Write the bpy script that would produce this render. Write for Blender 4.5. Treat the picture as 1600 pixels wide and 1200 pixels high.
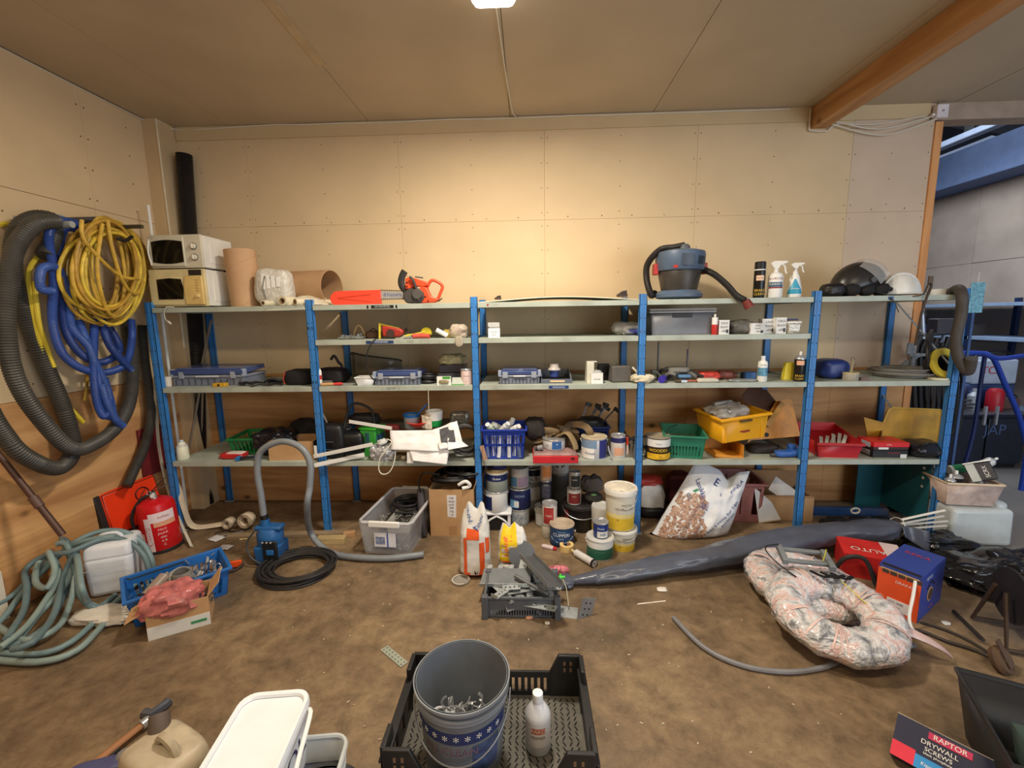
import bpy, math, random
from mathutils import Vector, Matrix, Euler, noise
R = math.radians; PI = math.pi; V = Vector
rnd = random.Random(7)
S = bpy.context.scene; COL = S.collection
for o_ in list(bpy.data.objects): bpy.data.objects.remove(o_)

# ---------------------------------------------------------------- camera
FOC, PIT, ROL, YAW = 695.38, .1502, .0156, -.0378
CAM = V((2.9024, -3.3483, 1.725))
_fw = V((math.sin(YAW)*math.cos(PIT), math.cos(YAW)*math.cos(PIT), -math.sin(PIT)))
_r0 = V((math.cos(YAW), -math.sin(YAW), 0)); _d0 = _fw.cross(_r0)
_rt = math.cos(ROL)*_r0 + math.sin(ROL)*_d0; _dn = -math.sin(ROL)*_r0 + math.cos(ROL)*_d0
cam = bpy.data.objects.new('camera', bpy.data.cameras.new('camera')); COL.objects.link(cam)
mw = Matrix((_rt, -_dn, -_fw)).transposed().to_4x4(); mw.translation = CAM
cam.matrix_world = mw; cam.data.sensor_width = 36; cam.data.lens = FOC/1600*36; cam.data.clip_start = .05
S.camera = cam
# a pixel of the photograph -> a point of the place
def _ray(u, v): return _fw + (u-800)/FOC*_rt + (v-600)/FOC*_dn
def at(u, v, Y): d = _ray(u, v); return CAM + d*((Y-CAM.y)/d.y)
def ax(u, v, X): d = _ray(u, v); return CAM + d*((X-CAM.x)/d.x)
def az(u, v, Z=0.0): d = _ray(u, v); return CAM + d*((Z-CAM.z)/d.z)
def sx(u, z, Y):
    n = FOC*_rt-(u-800)*_fw; return CAM.x-(n.y*(Y-CAM.y)+n.z*(z-CAM.z))/n.x
def hz(v, x, Y):
    m = FOC*_dn-(v-600)*_fw; return CAM.z-(m.x*(x-CAM.x)+m.y*(Y-CAM.y))/m.z
def PB(u0, u1, vt, z, Y):               # x centre, width, height of something standing at depth Y on level z
    a, b = sx(u0, z, Y), sx(u1, z, Y); return (a+b)/2, b-a, hz(vt, (a+b)/2, Y)-z

# ---------------------------------------------------------------- light
wd = bpy.data.worlds.new('world'); S.world = wd; wd.use_nodes = True
wd.node_tree.nodes['Background'].inputs[0].default_value = (.55, .68, 1, 1)
wd.node_tree.nodes['Background'].inputs[1].default_value = .35
def lamp(kind, name, loc, rot, power, col, sx_=1, sy_=1):
    l = bpy.data.lights.new(name, kind); l.energy = power; l.color = col
    if kind == 'AREA': l.shape = 'RECTANGLE'; l.size = sx_; l.size_y = sy_
    else: l.shadow_soft_size = sx_
    o = bpy.data.objects.new(name, l); COL.objects.link(o); o.location = loc; o.rotation_euler = rot; return o
WARM = (1, .80, .54); DAY = (.84, .92, 1)
lamp('AREA', 'fill_light_behind_left', (1.3, -2.9, 3.28), (0, 0, 0), 42, WARM, 1.2, .3)  # unseen fill light added behind the viewer for the front faces
lamp('AREA', 'fill_light_behind_right', (4.4, -2.9, 3.28), (0, 0, 0), 42, (1, .86, .66), 1.2, .3)  # second added fill light out of view, no fitting modelled
lamp('AREA', 'doorway_daylight', (7.0, -5.3, 1.7), (R(90), 0, R(24)), 130, DAY, 3.2, 2.8)
lamp('AREA', 'hall_area_light', (6.8, 1.7, 3.9), (0, R(-35), 0), 110, DAY, 1.5, 2.5)  # cool area light under the closed hall roof, source unseen
vs = S.view_settings
S.display_settings.display_device = 'sRGB'
vs.view_transform = 'Standard'; vs.look = 'None'; vs.gamma = 1; vs.use_curve_mapping = False; vs.exposure = 0.0

# ---------------------------------------------------------------- materials
def lin(c): return tuple((x/255/12.92 if x/255 <= .04045 else ((x/255+.055)/1.055)**2.4) for x in c)
_mc = {}
def M(c, r=.5, m=0, var=.12, sc=9, bump=0, bsc=60, tr=0, al=1, em=0, dirt=0, ior=1.45):
    k = (c, r, m, var, sc, bump, bsc, tr, al, em, dirt)
    if k in _mc: return _mc[k]
    t = bpy.data.materials.new('m_%d' % len(_mc)); t.use_nodes = True; N = t.node_tree.nodes; L = t.node_tree.links
    b = N['Principled BSDF']; C4 = lin(c)+(1,)
    b.inputs['Roughness'].default_value = r; b.inputs['Metallic'].default_value = m; b.inputs['IOR'].default_value = ior
    b.inputs['Base Color'].default_value = C4; b.inputs['Transmission Weight'].default_value = tr; b.inputs['Alpha'].default_value = al
    tc = N.new('ShaderNodeTexCoord')
    if var:
        n = N.new('ShaderNodeTexNoise'); n.inputs['Scale'].default_value = sc; n.inputs['Detail'].default_value = 5
        L.new(tc.outputs['Object'], n.inputs['Vector'])
        mx = N.new('ShaderNodeMix'); mx.data_type = 'RGBA'
        rp = N.new('ShaderNodeMapRange'); rp.inputs[1].default_value = .35; rp.inputs[2].default_value = .68
        L.new(n.outputs[0], rp.inputs[0]); L.new(rp.outputs[0], mx.inputs[0])
        mx.inputs[6].default_value = tuple(min(1, x*(1+var*.6)) for x in C4[:3])+(1,)
        mx.inputs[7].default_value = tuple(x*(1-var) for x in C4[:3])+(1,)
        out = mx.outputs[2]
        if dirt:
            n2 = N.new('ShaderNodeTexNoise'); n2.inputs['Scale'].default_value = sc*.5; n2.inputs['Detail'].default_value = 8; n2.inputs['Roughness'].default_value = .7
            L.new(tc.outputs['Object'], n2.inputs['Vector'])
            r2 = N.new('ShaderNodeMapRange'); r2.inputs[1].default_value = .5; r2.inputs[2].default_value = .72; r2.inputs[4].default_value = dirt
            L.new(n2.outputs[0], r2.inputs[0])
            m2 = N.new('ShaderNodeMix'); m2.data_type = 'RGBA'; L.new(r2.outputs[0], m2.inputs[0]); L.new(out, m2.inputs[6])
            m2.inputs[7].default_value = lin((120, 105, 88))+(1,); out = m2.outputs[2]
        L.new(out, b.inputs['Base Color'])
    if bump:
        n = N.new('ShaderNodeTexNoise'); n.inputs['Scale'].default_value = bsc; n.inputs['Detail'].default_value = 4
        L.new(tc.outputs['Object'], n.inputs['Vector'])
        bp = N.new('ShaderNodeBump'); bp.inputs['Strength'].default_value = bump; bp.inputs['Distance'].default_value = .01
        L.new(n.outputs[0], bp.inputs['Height']); L.new(bp.outputs[0], b.inputs['Normal'])
    if em:
        b.inputs['Emission Color'].default_value = C4; b.inputs['Emission Strength'].default_value = em
    _mc[k] = t; return t
def wood(c1, c2, axis=0, sc=3.0, knots=True, rough=.65, key=None):
    k = ('wood', c1, c2, axis, sc, knots)
    if k in _mc: return _mc[k]
    t = bpy.data.materials.new('wood_%d' % len(_mc)); t.use_nodes = True; N = t.node_tree.nodes; L = t.node_tree.links
    b = N['Principled BSDF']; b.inputs['Roughness'].default_value = rough
    tc = N.new('ShaderNodeTexCoord'); mp = N.new('ShaderNodeMapping')
    s = [sc*2.2, sc*2.2, sc*2.2]; s[axis] = sc*.28; mp.inputs['Scale'].default_value = s
    L.new(tc.outputs['Object'], mp.inputs['Vector'])
    n = N.new('ShaderNodeTexNoise'); n.inputs['Scale'].default_value = 1.6; n.inputs['Detail'].default_value = 7; n.inputs['Distortion'].default_value = 1.4
    L.new(mp.outputs[0], n.inputs['Vector'])
    cr = N.new('ShaderNodeValToRGB'); e = cr.color_ramp.elements
    e[0].position = .32; e[0].color = lin(c2)+(1,); e[1].position = .66; e[1].color = lin(c1)+(1,)
    L.new(n.outputs[0], cr.inputs[0]); out = cr.outputs[0]
    if knots:
        m2 = N.new('ShaderNodeMapping'); q = [2.3, 2.3, 2.3]; q[axis] = 1.5; m2.inputs['Scale'].default_value = q
        L.new(tc.outputs['Object'], m2.inputs['Vector'])
        vo = N.new('ShaderNodeTexVoronoi'); vo.inputs['Scale'].default_value = 1.5; L.new(m2.outputs[0], vo.inputs['Vector'])
        r_ = N.new('ShaderNodeMapRange'); r_.inputs[1].default_value = .03; r_.inputs[2].default_value = .10; r_.inputs[3].default_value = .85; r_.inputs[4].default_value = 0
        L.new(vo.outputs['Distance'], r_.inputs[0])
        mx = N.new('ShaderNodeMix'); mx.data_type = 'RGBA'; L.new(r_.outputs[0], mx.inputs[0]); L.new(out, mx.inputs[6])
        mx.inputs[7].default_value = lin(tuple(int(x*.42) for x in c2))+(1,); out = mx.outputs[2]
    L.new(out, b.inputs['Base Color']); _mc[k] = t; return t

# ---------------------------------------------------------------- mesh builder
class B:
    def __init__(s): s.v = []; s.f = []; s.mt = Matrix(); s.stack = []
    def add(s, vs, fs):
        n = len(s.v); s.v += [tuple(s.mt @ V(p)) for p in vs]; s.f += [tuple(i+n for i in f) for f in fs]; return s
    def T(s, loc=(0, 0, 0), rot=(0, 0, 0), sc=1):
        s.mt = Matrix.Translation(loc) @ Euler(rot).to_matrix().to_4x4() @ Matrix.Scale(sc, 4); return s
    def box(s, x0, x1, y0, y1, z0, z1):
        p = [(x, y, z) for z in (z0, z1) for y in (y0, y1) for x in (x0, x1)]
        return s.add(p, [(0, 2, 3, 1), (4, 5, 7, 6), (0, 1, 5, 4), (1, 3, 7, 5), (3, 2, 6, 7), (2, 0, 4, 6)])
    def cb(s, c, d): return s.box(c[0]-d[0]/2, c[0]+d[0]/2, c[1]-d[1]/2, c[1]+d[1]/2, c[2]-d[2]/2, c[2]+d[2]/2)
    def frus(s, w0, d0, w1, d1, z0, z1, cx=0, cy=0):    # tapered block
        p = [(cx-w0/2, cy-d0/2, z0), (cx+w0/2, cy-d0/2, z0), (cx+w0/2, cy+d0/2, z0), (cx-w0/2, cy+d0/2, z0),
             (cx-w1/2, cy-d1/2, z1), (cx+w1/2, cy-d1/2, z1), (cx+w1/2, cy+d1/2, z1), (cx-w1/2, cy+d1/2, z1)]
        return s.add(p, [(3, 2, 1, 0), (4, 5, 6, 7), (0, 1, 5, 4), (1, 2, 6, 5), (2, 3, 7, 6), (3, 0, 4, 7)])
    def lathe(s, prof, n=24, c=(0, 0, 0), a0=0, a1=2*PI):
        full = abs(a1-a0-2*PI) < 1e-4; m = n if full else n+1; vs = []; fs = []
        for r, z in prof:
            for i in range(m):
                a = a0+(a1-a0)*i/n; vs.append((c[0]+r*math.cos(a), c[1]+r*math.sin(a), c[2]+z))
        for j in range(len(prof)-1):
            for i in range(n):
                k = (i+1) % m; fs.append((j*m+i, j*m+k, (j+1)*m+k, (j+1)*m+i))
        return s.add(vs, fs)
    def cyl(s, p0, p1, r, r1=None, n=14):
        p0, p1 = V(p0), V(p1); d = p1-p0; q = d.to_track_quat('Z', 'Y').to_matrix(); r1 = r if r1 is None else r1; vs = []; 
        for p, rr in ((p0, r), (p1, r1)):
            for i in range(n): a = 2*PI*i/n; vs.append(p+q @ V((rr*math.cos(a), rr*math.sin(a), 0)))
        fs = [(i, (i+1) % n, n+(i+1) % n, n+i) for i in range(n)]
        fs += [tuple(range(n-1, -1, -1)), tuple(range(n, 2*n))]
        return s.add(vs, fs)
    def tube(s, pts, r, n=8, rf=None, closed=False, caps=True, flat=1.0):
        P = [V(p) for p in pts]; m = len(P); vs = []; fs = []; up = None
        for i in range(m):
            if closed: t = P[(i+1) % m]-P[i-1]
            else: t = P[min(i+1, m-1)]-P[max(i-1, 0)]
            if t.length < 1e-9: t = V((0, 0, 1))
            t.normalize()
            if up is None:
                up = V((0, 0, 1)) if abs(t.z) < .9 else V((1, 0, 0))
            a = up-t*up.dot(t)
            if a.length < 1e-6: a = t.orthogonal()
            a.normalize(); up = a; b = t.cross(a); rr = r if rf is None else rf(i, m)*r
            for k in range(n):
                g = 2*PI*k/n; vs.append(P[i]+a*(rr*flat*math.sin(g))+b*(rr*math.cos(g)))
        for i in range(m if closed else m-1):
            j = (i+1) % m
            for k in range(n): l = (k+1) % n; fs.append((i*n+k, i*n+l, j*n+l, j*n+k))
        if caps and not closed: fs += [tuple(range(n-1, -1, -1)), tuple(range((m-1)*n, m*n))]
        return s.add(vs, fs)
    def prism(s, poly, z0, z1):         # polygon in xy
        n = len(poly); vs = [(x, y, z0) for x, y in poly]+[(x, y, z1) for x, y in poly]
        return s.add(vs, [tuple(range(n-1, -1, -1)), tuple(range(n, 2*n))]+[(i, (i+1) % n, n+(i+1) % n, n+i) for i in range(n)])
    def pris_y(s, poly, y0, y1):        # polygon in xz, depth along y
        n = len(poly); vs = [(x, y0, z) for x, z in poly]+[(x, y1, z) for x, z in poly]
        return s.add(vs, [tuple(range(n)), tuple(range(2*n-1, n-1, -1))]+[(i, n+i, n+(i+1) % n, (i+1) % n) for i in range(n)])
    def grid(s, fn, nu, nv, wrap=False):
        vs = [fn(i/nu, j/nv) for j in range(nv+1) for i in range(nu+(0 if wrap else 1))]; m = nu+(0 if wrap else 1)
        return s.add(vs, [(j*m+i, j*m+(i+1) % m, (j+1)*m+(i+1) % m, (j+1)*m+i) for j in range(nv) for i in range(nu)])
    def blob(s, c, d, e=.6, nz=.06, fr=5, n=28, seed=0, fl=0):   # rounded crumpled lump
        def sg(x, p): return math.copysign(abs(x)**p, x)
        def fn(a, b):
            th = 2*PI*a; ph = PI*(b-.5)*.9999
            p = V((sg(math.cos(ph), e)*sg(math.cos(th), e), sg(math.cos(ph), e)*sg(math.sin(th), e), sg(math.sin(ph), e)))
            k = 1+nz*.55*noise.noise(p*fr*.55+V((seed*7.1, seed, 0)))+nz*.30*(.35-abs(noise.noise(p*fr*.9+V((0, seed*3, 5)))))+nz*.12*noise.noise(p*fr*2.6)
            z = p.z*k
            if fl: z = max(z, -1)
            return (c[0]+p.x*k*d[0]/2, c[1]+p.y*k*d[1]/2, c[2]+z*d[2]/2)
        return s.grid(fn, n, max(8, n//2), True)
def sp(pts, step=.02, closed=False):    # smooth curve through points
    P = [V(p) for p in pts]; out = []; n = len(P)
    rng = n if closed else n-1
    for i in range(rng):
        if closed: a, b, c, d = P[i-1], P[i], P[(i+1) % n], P[(i+2) % n]
        else: a, b, c, d = P[max(i-1, 0)], P[i], P[i+1], P[min(i+2, n-1)]
        k = max(2, int((c-b).length/step))
        for j in range(k):
            t = j/k; out.append(.5*((2*b)+(c-a)*t+(2*a-5*b+4*c-d)*t*t+(3*b-a-3*c+d)*t**3))
    if not closed: out.append(P[-1])
    return out
def corr(pts, r, pitch=.012, depth=.12, n=12):          # corrugated hose
    b = B(); b.tube(sp(pts, pitch/2), r, n, rf=lambda i, m: 1 if i % 2 else 1-depth); return b
def coilpts(c, R0, R1, turns, h=.02, seed=1, wob=.12, per=16, ecc=1.0):
    q = random.Random(seed); out = []; ph = q.random()*6
    for i in range(int(turns*per)+1):
        a = 2*PI*i/per; t = i/(turns*per); k = int(i/per)
        qq = random.Random(seed*100+k); rr = R0+(R1-R0)*qq.random(); ox, oy, oz = [(qq.random()-.5)*wob*R1 for _ in range(3)]
        q2 = random.Random(seed*100+k+1); r2 = R0+(R1-R0)*q2.random(); ox2, oy2, oz2 = [(q2.random()-.5)*wob*R1 for _ in range(3)]
        f = (i % per)/per; f = f*f*(3-2*f)
        rr += (r2-rr)*f; ox += (ox2-ox)*f; oy += (oy2-oy)*f
        out.append(V((c[0]+rr*math.cos(a+ph)+ox, c[1]+(rr*math.sin(a+ph)+oy)*ecc, c[2]+h*t+abs(oz+(oz2-oz)*f)*.3)))
    return out

# ---------------------------------------------------------------- objects
def obj(name, b, m, parent=None, bev=0, smooth=True, seg=2, solid=0, ang=38, kind=None, label=None):
    me = bpy.data.meshes.new(name); me.from_pydata(b.v, [], b.f); me.update()
    if smooth:
        me.polygons.foreach_set('use_smooth', [True]*len(me.polygons)); me.set_sharp_from_angle(angle=R(ang))
    o = bpy.data.objects.new(name, me); COL.objects.link(o); o.data.materials.append(m)
    if parent is not None: o.parent = parent
    if solid:
        s_ = o.modifiers.new('s', 'SOLIDIFY'); s_.thickness = solid; s_.offset = 0
    if bev:
        k = o.modifiers.new('b', 'BEVEL'); k.width = bev; k.segments = seg; k.limit_method = 'ANGLE'; k.angle_limit = R(35)
    if kind: o['kind'] = kind
    if label: o['label'] = label
    return o
def tag(o, label, cat, group=None):
    o['label'] = label; o['category'] = cat
    if group: o['group'] = group
    return o
def T(name, label, cat, loc=(0, 0, 0), rz=0, group=None, rot=None):
    o = bpy.data.objects.new(name, None); COL.objects.link(o); o.empty_display_size = .05
    o.location = loc; o.rotation_euler = rot if rot else (0, 0, rz); return tag(o, label, cat, group)
def st(name, b, m, parent=None, **k):
    o = obj(name, b, m, parent, **k)
    if parent is None: o['kind'] = 'structure'
    return o
def copytree(o, parent=None):
    c = o.copy(); COL.objects.link(c)
    if parent is not None: c.parent = parent
    for ch in list(o.children): copytree(ch, c)
    return c
_fc = {}
def text(parent, s, size, loc, rot=(R(90), 0, 0), m=None, bend=0, name='lettering', wx=1.0, align='CENTER', bold=0):
    cu = bpy.data.curves.new('t', 'FONT'); cu.body = s; cu.size = size; cu.align_x = align; cu.align_y = 'CENTER'; cu.offset = bold
    to = bpy.data.objects.new('t', cu); COL.objects.link(to)
    dg = bpy.context.evaluated_depsgraph_get(); me = bpy.data.meshes.new_from_object(to.evaluated_get(dg))
    bpy.data.objects.remove(to)
    for v in me.vertices: v.co.x *= wx
    if bend:                            # wrap round a vertical cylinder of radius |bend| whose axis is at loc, facing rot.z
        for v in me.vertices:
            a = v.co.x/bend; z = v.co.y; v.co = (bend*math.sin(a), -bend*math.cos(a), z)
    o = bpy.data.objects.new(name, me); COL.objects.link(o); me.materials.append(m or M((30, 30, 34)))
    o.parent = parent; o.location = loc; o.rotation_euler = (0, 0, rot[2]) if bend else rot
    return o
def wrap(parent, r, z0, z1, a0, a1, m, name='label', r1=None):   # printed band on a round body; angle 0 faces -y
    b = B(); b.lathe([(r, z0), (r1 or r, z1)], max(4, int(abs(a1-a0)/10)), a0=R(a0-90), a1=R(a1-90)); return obj(name, b, m, parent)
WHITE = M((232, 232, 228), .45, var=.05); BLACK = M((22, 22, 24), .45, var=.1); INK = M((35, 38, 60), .5, var=0)
STEEL = M((190, 192, 194), .3, .6, var=.15); GALV = M((176, 182, 184), .4, .35, var=.2, sc=30); CARD = M((186, 148, 106), .85, var=.1, bump=.1)
# ---------------------------------------------------------------- room
WY, CZ, XL, XR = .6632, 3.3744, -.2427, 9.0
Z1, Z2, Z3, Z4, ZT = .608, 1.2105, 1.569, 1.833, 1.875
XE = sx(1446, 2.6, WY)                  # free end of the back wall
def floor_mat():
    t = bpy.data.materials.new('concrete'); t.use_nodes = True; N = t.node_tree.nodes; L = t.node_tree.links; b = N['Principled BSDF']
    tc = N.new('ShaderNodeTexCoord')
    def nz(s, d, ro=.6, dis=0):
        n = N.new('ShaderNodeTexNoise'); n.inputs['Scale'].default_value = s; n.inputs['Detail'].default_value = d; n.inputs['Roughness'].default_value = ro; n.inputs['Distortion'].default_value = dis
        L.new(tc.outputs['Object'], n.inputs['Vector']); return n
    n1 = nz(1.1, 8, .62, .5); n2 = nz(9, 10, .75, .3); n3 = nz(90, 3)
    cr = N.new('ShaderNodeValToRGB'); e = cr.color_ramp.elements
    e[0].position = .30; e[0].color = lin((104, 88, 70))+(1,); e[1].position = .70; e[1].color = lin((158, 134, 102))+(1,)
    k = e.new(.5); k.color = lin((130, 108, 82))+(1,); L.new(n1.outputs[0], cr.inputs[0])
    c2 = N.new('ShaderNodeValToRGB'); e = c2.color_ramp.elements
    e[0].position = .36; e[0].color = (.36, .34, .32, 1); e[1].position = .62; e[1].color = (1, 1, 1, 1); L.new(n2.outputs[0], c2.inputs[0])
    mx = N.new('ShaderNodeMix'); mx.data_type = 'RGBA'; mx.blend_type = 'MULTIPLY'; mx.inputs[0].default_value = .75
    L.new(cr.outputs[0], mx.inputs[6]); L.new(c2.outputs[0], mx.inputs[7])
    # smoother grey slab further right in the hall
    sp_ = N.new('ShaderNodeSeparateXYZ'); L.new(tc.outputs['Object'], sp_.inputs[0])
    mr = N.new('ShaderNodeMapRange'); mr.inputs[1].default_value = 5.2; mr.inputs[2].default_value = 7.0; L.new(sp_.outputs[0], mr.inputs[0])
    m3 = N.new('ShaderNodeMix'); m3.data_type = 'RGBA'; L.new(mr.outputs[0], m3.inputs[0]); L.new(mx.outputs[2], m3.inputs[6]); m3.inputs[7].default_value = lin((128, 124, 122))+(1,)
    L.new(m3.outputs[2], b.inputs['Base Color'])
    rr = N.new('ShaderNodeMapRange'); rr.inputs[3].default_value = .38; rr.inputs[4].default_value = .75; L.new(n2.outputs[0], rr.inputs[0]); L.new(rr.outputs[0], b.inputs['Roughness'])
    bp = N.new('ShaderNodeBump'); bp.inputs['Strength'].default_value = .25; bp.inputs['Distance'].default_value = .01
    ad = N.new('ShaderNodeMath'); ad.operation = 'ADD'; L.new(n2.outputs[0], ad.inputs[0]); L.new(n3.outputs[0], ad.inputs[1])
    L.new(ad.outputs[0], bp.inputs['Height']); L.new(bp.outputs[0], b.inputs['Normal']); return t
st('floor', B().box(XL-.3, XR+.3, -5.6, 7, -.1, 0), floor_mat())
PLB = M((214, 190, 152), .8, var=.05, sc=2.5); PLB2 = M((208, 186, 162), .8, var=.06, sc=2.5); CEI = M((184, 168, 144), .75, var=.07, sc=1.8)
PLY = wood((214, 164, 106), (164, 110, 62), 0, 1.7); PLYL = wood((216, 168, 112), (166, 114, 66), 1, 1.7); DARK = M((150, 128, 96), .9)
SCREW = M((120, 100, 76), .5, .3)
wb = st('wall_back', B().box(XL-.1, XE, WY+.018, WY+.14, 0, CZ), DARK)
seams = [XL-.1] + [sx(u, 2.5, WY) for u in (397, 628, 851, 1085, 1322)] + [XE]
zs = [.0, 1.235, 2.545, CZ]
scr = B()
for i in range(len(seams)-1):
    for j in range(3):
        g = .0006; jz = (rnd.random()-.5)*.012 if j == 1 else 0
        m_ = PLY if j == 0 else (PLB2 if i == 5 else PLB)
        st('panel', B().box(seams[i]+g, seams[i+1]-g, WY-(0 if j else .003)+rnd.random()*.002, WY+.016, zs[j]+g, zs[j+1]-g), m_, wb, bev=.0008, seg=1)
    for j in (1, 2):
        z = zs[j]+.06
        while z < zs[j+1]-.02:
            for x in (seams[i]+.025, seams[i+1]-.025, (seams[i]+seams[i+1])/2):
                if XL < x < XE: scr.cyl((x, WY-.0012, z), (x, WY+.004, z), .0045, n=6)
            z += .2
        x = seams[i]+.2
        while x < seams[i+1]:
            scr.cyl((x, WY-.0012, zs[j]+.02+rnd.random()*.01), (x, WY+.004, zs[j]+.02), .0045, n=6); x += .24+rnd.random()*.05
st('screws', scr, SCREW, wb, kind='stuff')
st('shade_strip', B().box(XL+.13, XE-.05, WY-.012, WY-.002, CZ-.11, CZ-.001), M((205, 182, 142), .8, var=.05, sc=2.5), wb)  # darker strip that paints in the shade along the top of the wall
STUD = wood((222, 160, 100), (196, 128, 72), 2, 2.0)
st('trim_2', B().box(XE, XE+.06, WY-.012, WY+.14, 0, CZ-.14), STUD, bev=.002)
# left wall
wl = st('wall_left', B().box(XL-.14, XL-.018, -5.5, WY+.14, 0, CZ), DARK)
ys = [-5.5, -4.9, -3.7, -2.5, -1.27, -.06, WY+.0]
scr = B()
for i in range(len(ys)-1):
    for j in range(3):
        m_ = PLYL if j == 0 else PLB
        st('panel', B().box(XL-.016, XL-(0 if j else -.003)+rnd.random()*.002, ys[i]+.0006, ys[i+1]-.0006, zs[j]+.0015+(.0 if j != 1 else .02), zs[j+1]-.0015+(.02 if j == 0 else 0)), m_, wl, bev=.0008, seg=1)
    for z in [1.35+.21*k for k in range(10)]:
        for y in (ys[i]+.025, ys[i+1]-.03, (ys[i]+ys[i+1])/2): scr.cyl((XL-.004, y, z), (XL+.0042, y, z), .005, n=6)
st('screws', scr, SCREW, wl, kind='stuff')
# boxed-in corner column
cx1 = sx(245, 3.3, WY-.2)
st('trim_3', B().box(XL, cx1, WY-.2, WY, 0, CZ), M((205, 178, 138), .8, var=.08, sc=3), bev=.002)
st('trim_4', B().box(cx1-.003, cx1+.006, WY-.207, WY-.198, 1.5, CZ-.01), M((232, 222, 196), .7))
# ceiling
ce = st('ceiling', B().box(XL-.14, XR+.2, -5.6, WY+.14, CZ+.016, CZ+.12), DARK)
cxs = [XL, .37, 1.57, 2.77, 3.95, 5.15, 6.35, 7.6, XR]; cys = [-5.6, -4.0, -1.55, WY+.02]
for i in range(len(cxs)-1):
    for j in range(3):
        st('panel', B().box(cxs[i]+.002, cxs[i+1]-.002, cys[j]+.002, cys[j+1]-.002, CZ-rnd.random()*.002, CZ+.014), CEI, ce, bev=.0008, seg=1)
tp = B()
for x, y0, y1 in ((1.57, -2.6, -.2), (3.97, -2.6, -.75)): tp.box(x-.03, x+.03, y0, y1, CZ-.006, CZ-.001)
st('trim_5', tp, M((186, 166, 134), .6, var=.1), bev=.004)
# glued-lam ceiling beam
bx = sx(1268, 3.37, WY); 
st('trim_6', B().box(bx+.0, bx+.13, -5.5, WY-.004, CZ-.165, CZ-.001), wood((192, 144, 94), (160, 110, 64), 1, 1.6), bev=.004)
# rest of the building: rear wall behind the viewer, right hall wall, hall end, hall roof
GW = M((166, 150, 138), .85, var=.16, sc=2.2, bump=.05)
st('wall_rear', B().box(XL-.14, 4.9, -5.6, -5.5, 0, CZ), M((205, 186, 152), .8))
wr = st('wall_right', B().box(XR+.016, XR+.14, .66, 7, 0, CZ-.02), DARK)
for i in range(5):
    for z0, z1 in ((0, 1.3), (1.3, 2.35), (2.35, CZ-.02)):
        st('panel', B().box(XR-rnd.random()*.004, XR+.014, .66+1.25*i+.003, .66+1.25*(i+1)-.003, z0+.002, z1-.002), GW, wr, bev=.003, seg=1)
st('wall_hall_end', B().box(XL-.1, XR+.14, 6.9, 7.05, 0, 5), M((70, 66, 66), .9))
st('wall_hall_side', B().box(3.9, 4.0, WY+.14, 7, 0, 5), M((90, 82, 76), .9))
st('trim_7', B().box(XE, XR+.1, WY-.012, WY+.13, CZ-.13, CZ-.001), M((168, 148, 130), .8), bev=.003)   # header board over the opening
roof = st('ceiling_hall', B().pris_y([(3.9, 5.2), (XR+.2, 4.05), (XR+.2, 4.15), (3.9, 5.3)], WY+.14, 7), M((38, 38, 44), .9))
for i in range(4): st('rafter', B().pris_y([(3.95, 4.9), (XR+.1, 3.78), (XR+.1, 4.0), (3.95, 5.15)], 1.5+1.25*i, 1.56+1.25*i), M((48, 48, 56), .8), roof)
st('blue_lit_soffit', B().box(XR-.42, XR+.1, WY+.14, 6.9, CZ-.02, CZ+.42), M((84, 100, 134), .7, var=.1), bev=.01)        # box for the roof underside; its blue-grey colour stands for blue light
lb = T('tube_light', 'long grey tube light fitting under the dark hall roof', 'light fitting', (8.1, 2.4, CZ+.34))
obj('housing', B().box(-.06, .06, -1.0, 1.2, 0, .07), M((120, 130, 150), .6), lb, bev=.01); obj('end_clip', B().box(-.05, .05, -.06, .06, .07, .16), BLACK, lb)

# lamp on the ceiling
lp = az(772, 6, CZ-.07); cl = T('ceiling_light', 'bright white bulkhead lamp on the brown ceiling', 'ceiling light', (lp.x, lp.y-.16, CZ))
obj('base', B().box(-.13, .13, -.19, .19, -.03, 0), WHITE, cl, bev=.02)
obj('diffuser', B().frus(.20, .32, .25, .37, -.10, -.03), M((255, 246, 232), .4, var=0, em=7), cl, bev=.03)
lamp('AREA', 'ceiling_light_bulb', (lp.x, lp.y-.16, CZ-.115), (0, 0, 0), 82, (1, .89, .73), .24, .34)
CAB = M((214, 206, 188), .5, var=.05)
wall_line = [V((ax(0, 74, XL+.012).x, -5.0, CZ-.012)), V((XL+.012, WY-.22, CZ-.012)), V((cx1+.006, WY-.21, CZ-.012)), V((cx1+.012, WY-.02, CZ-.02))]
wall_line += [V((x, WY-.02, CZ-.014-(.012*noise.noise(V((x*2, 0, 0)))))) for x in [.3+.25*i for i in range(22)] if x < bx-.06]
wall_line += [V((bx-.02, WY-.02, CZ-.02)), V((bx-.016, WY-.02, CZ-.16)), V((bx+.0, WY-.022, CZ-.185)), V((bx+.13, WY-.02, CZ-.19)), V((bx+.2, WY-.02, CZ-.14)), V((bx+.5, WY-.02, CZ-.15)), V((XE-.1, WY-.02, CZ-.10))]
tag(obj('cable', B().tube(sp(wall_line[:3], .06), .006, 6), CAB), 'thin cream cable clipped along the top of the left wall', 'cable')
ki = 4+sum(1 for p in wall_line[4:] if p.x < bx-.06)
tag(obj('cable', B().tube(sp(wall_line[2:ki], .06), .006, 6), CAB), 'thin cream cable clipped along the top of the back wall', 'cable')
tag(obj('cable', B().tube(sp(wall_line[ki:], .06), .006, 6), CAB), 'cream cable dipping under the end of the wooden beam', 'cable')
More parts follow.
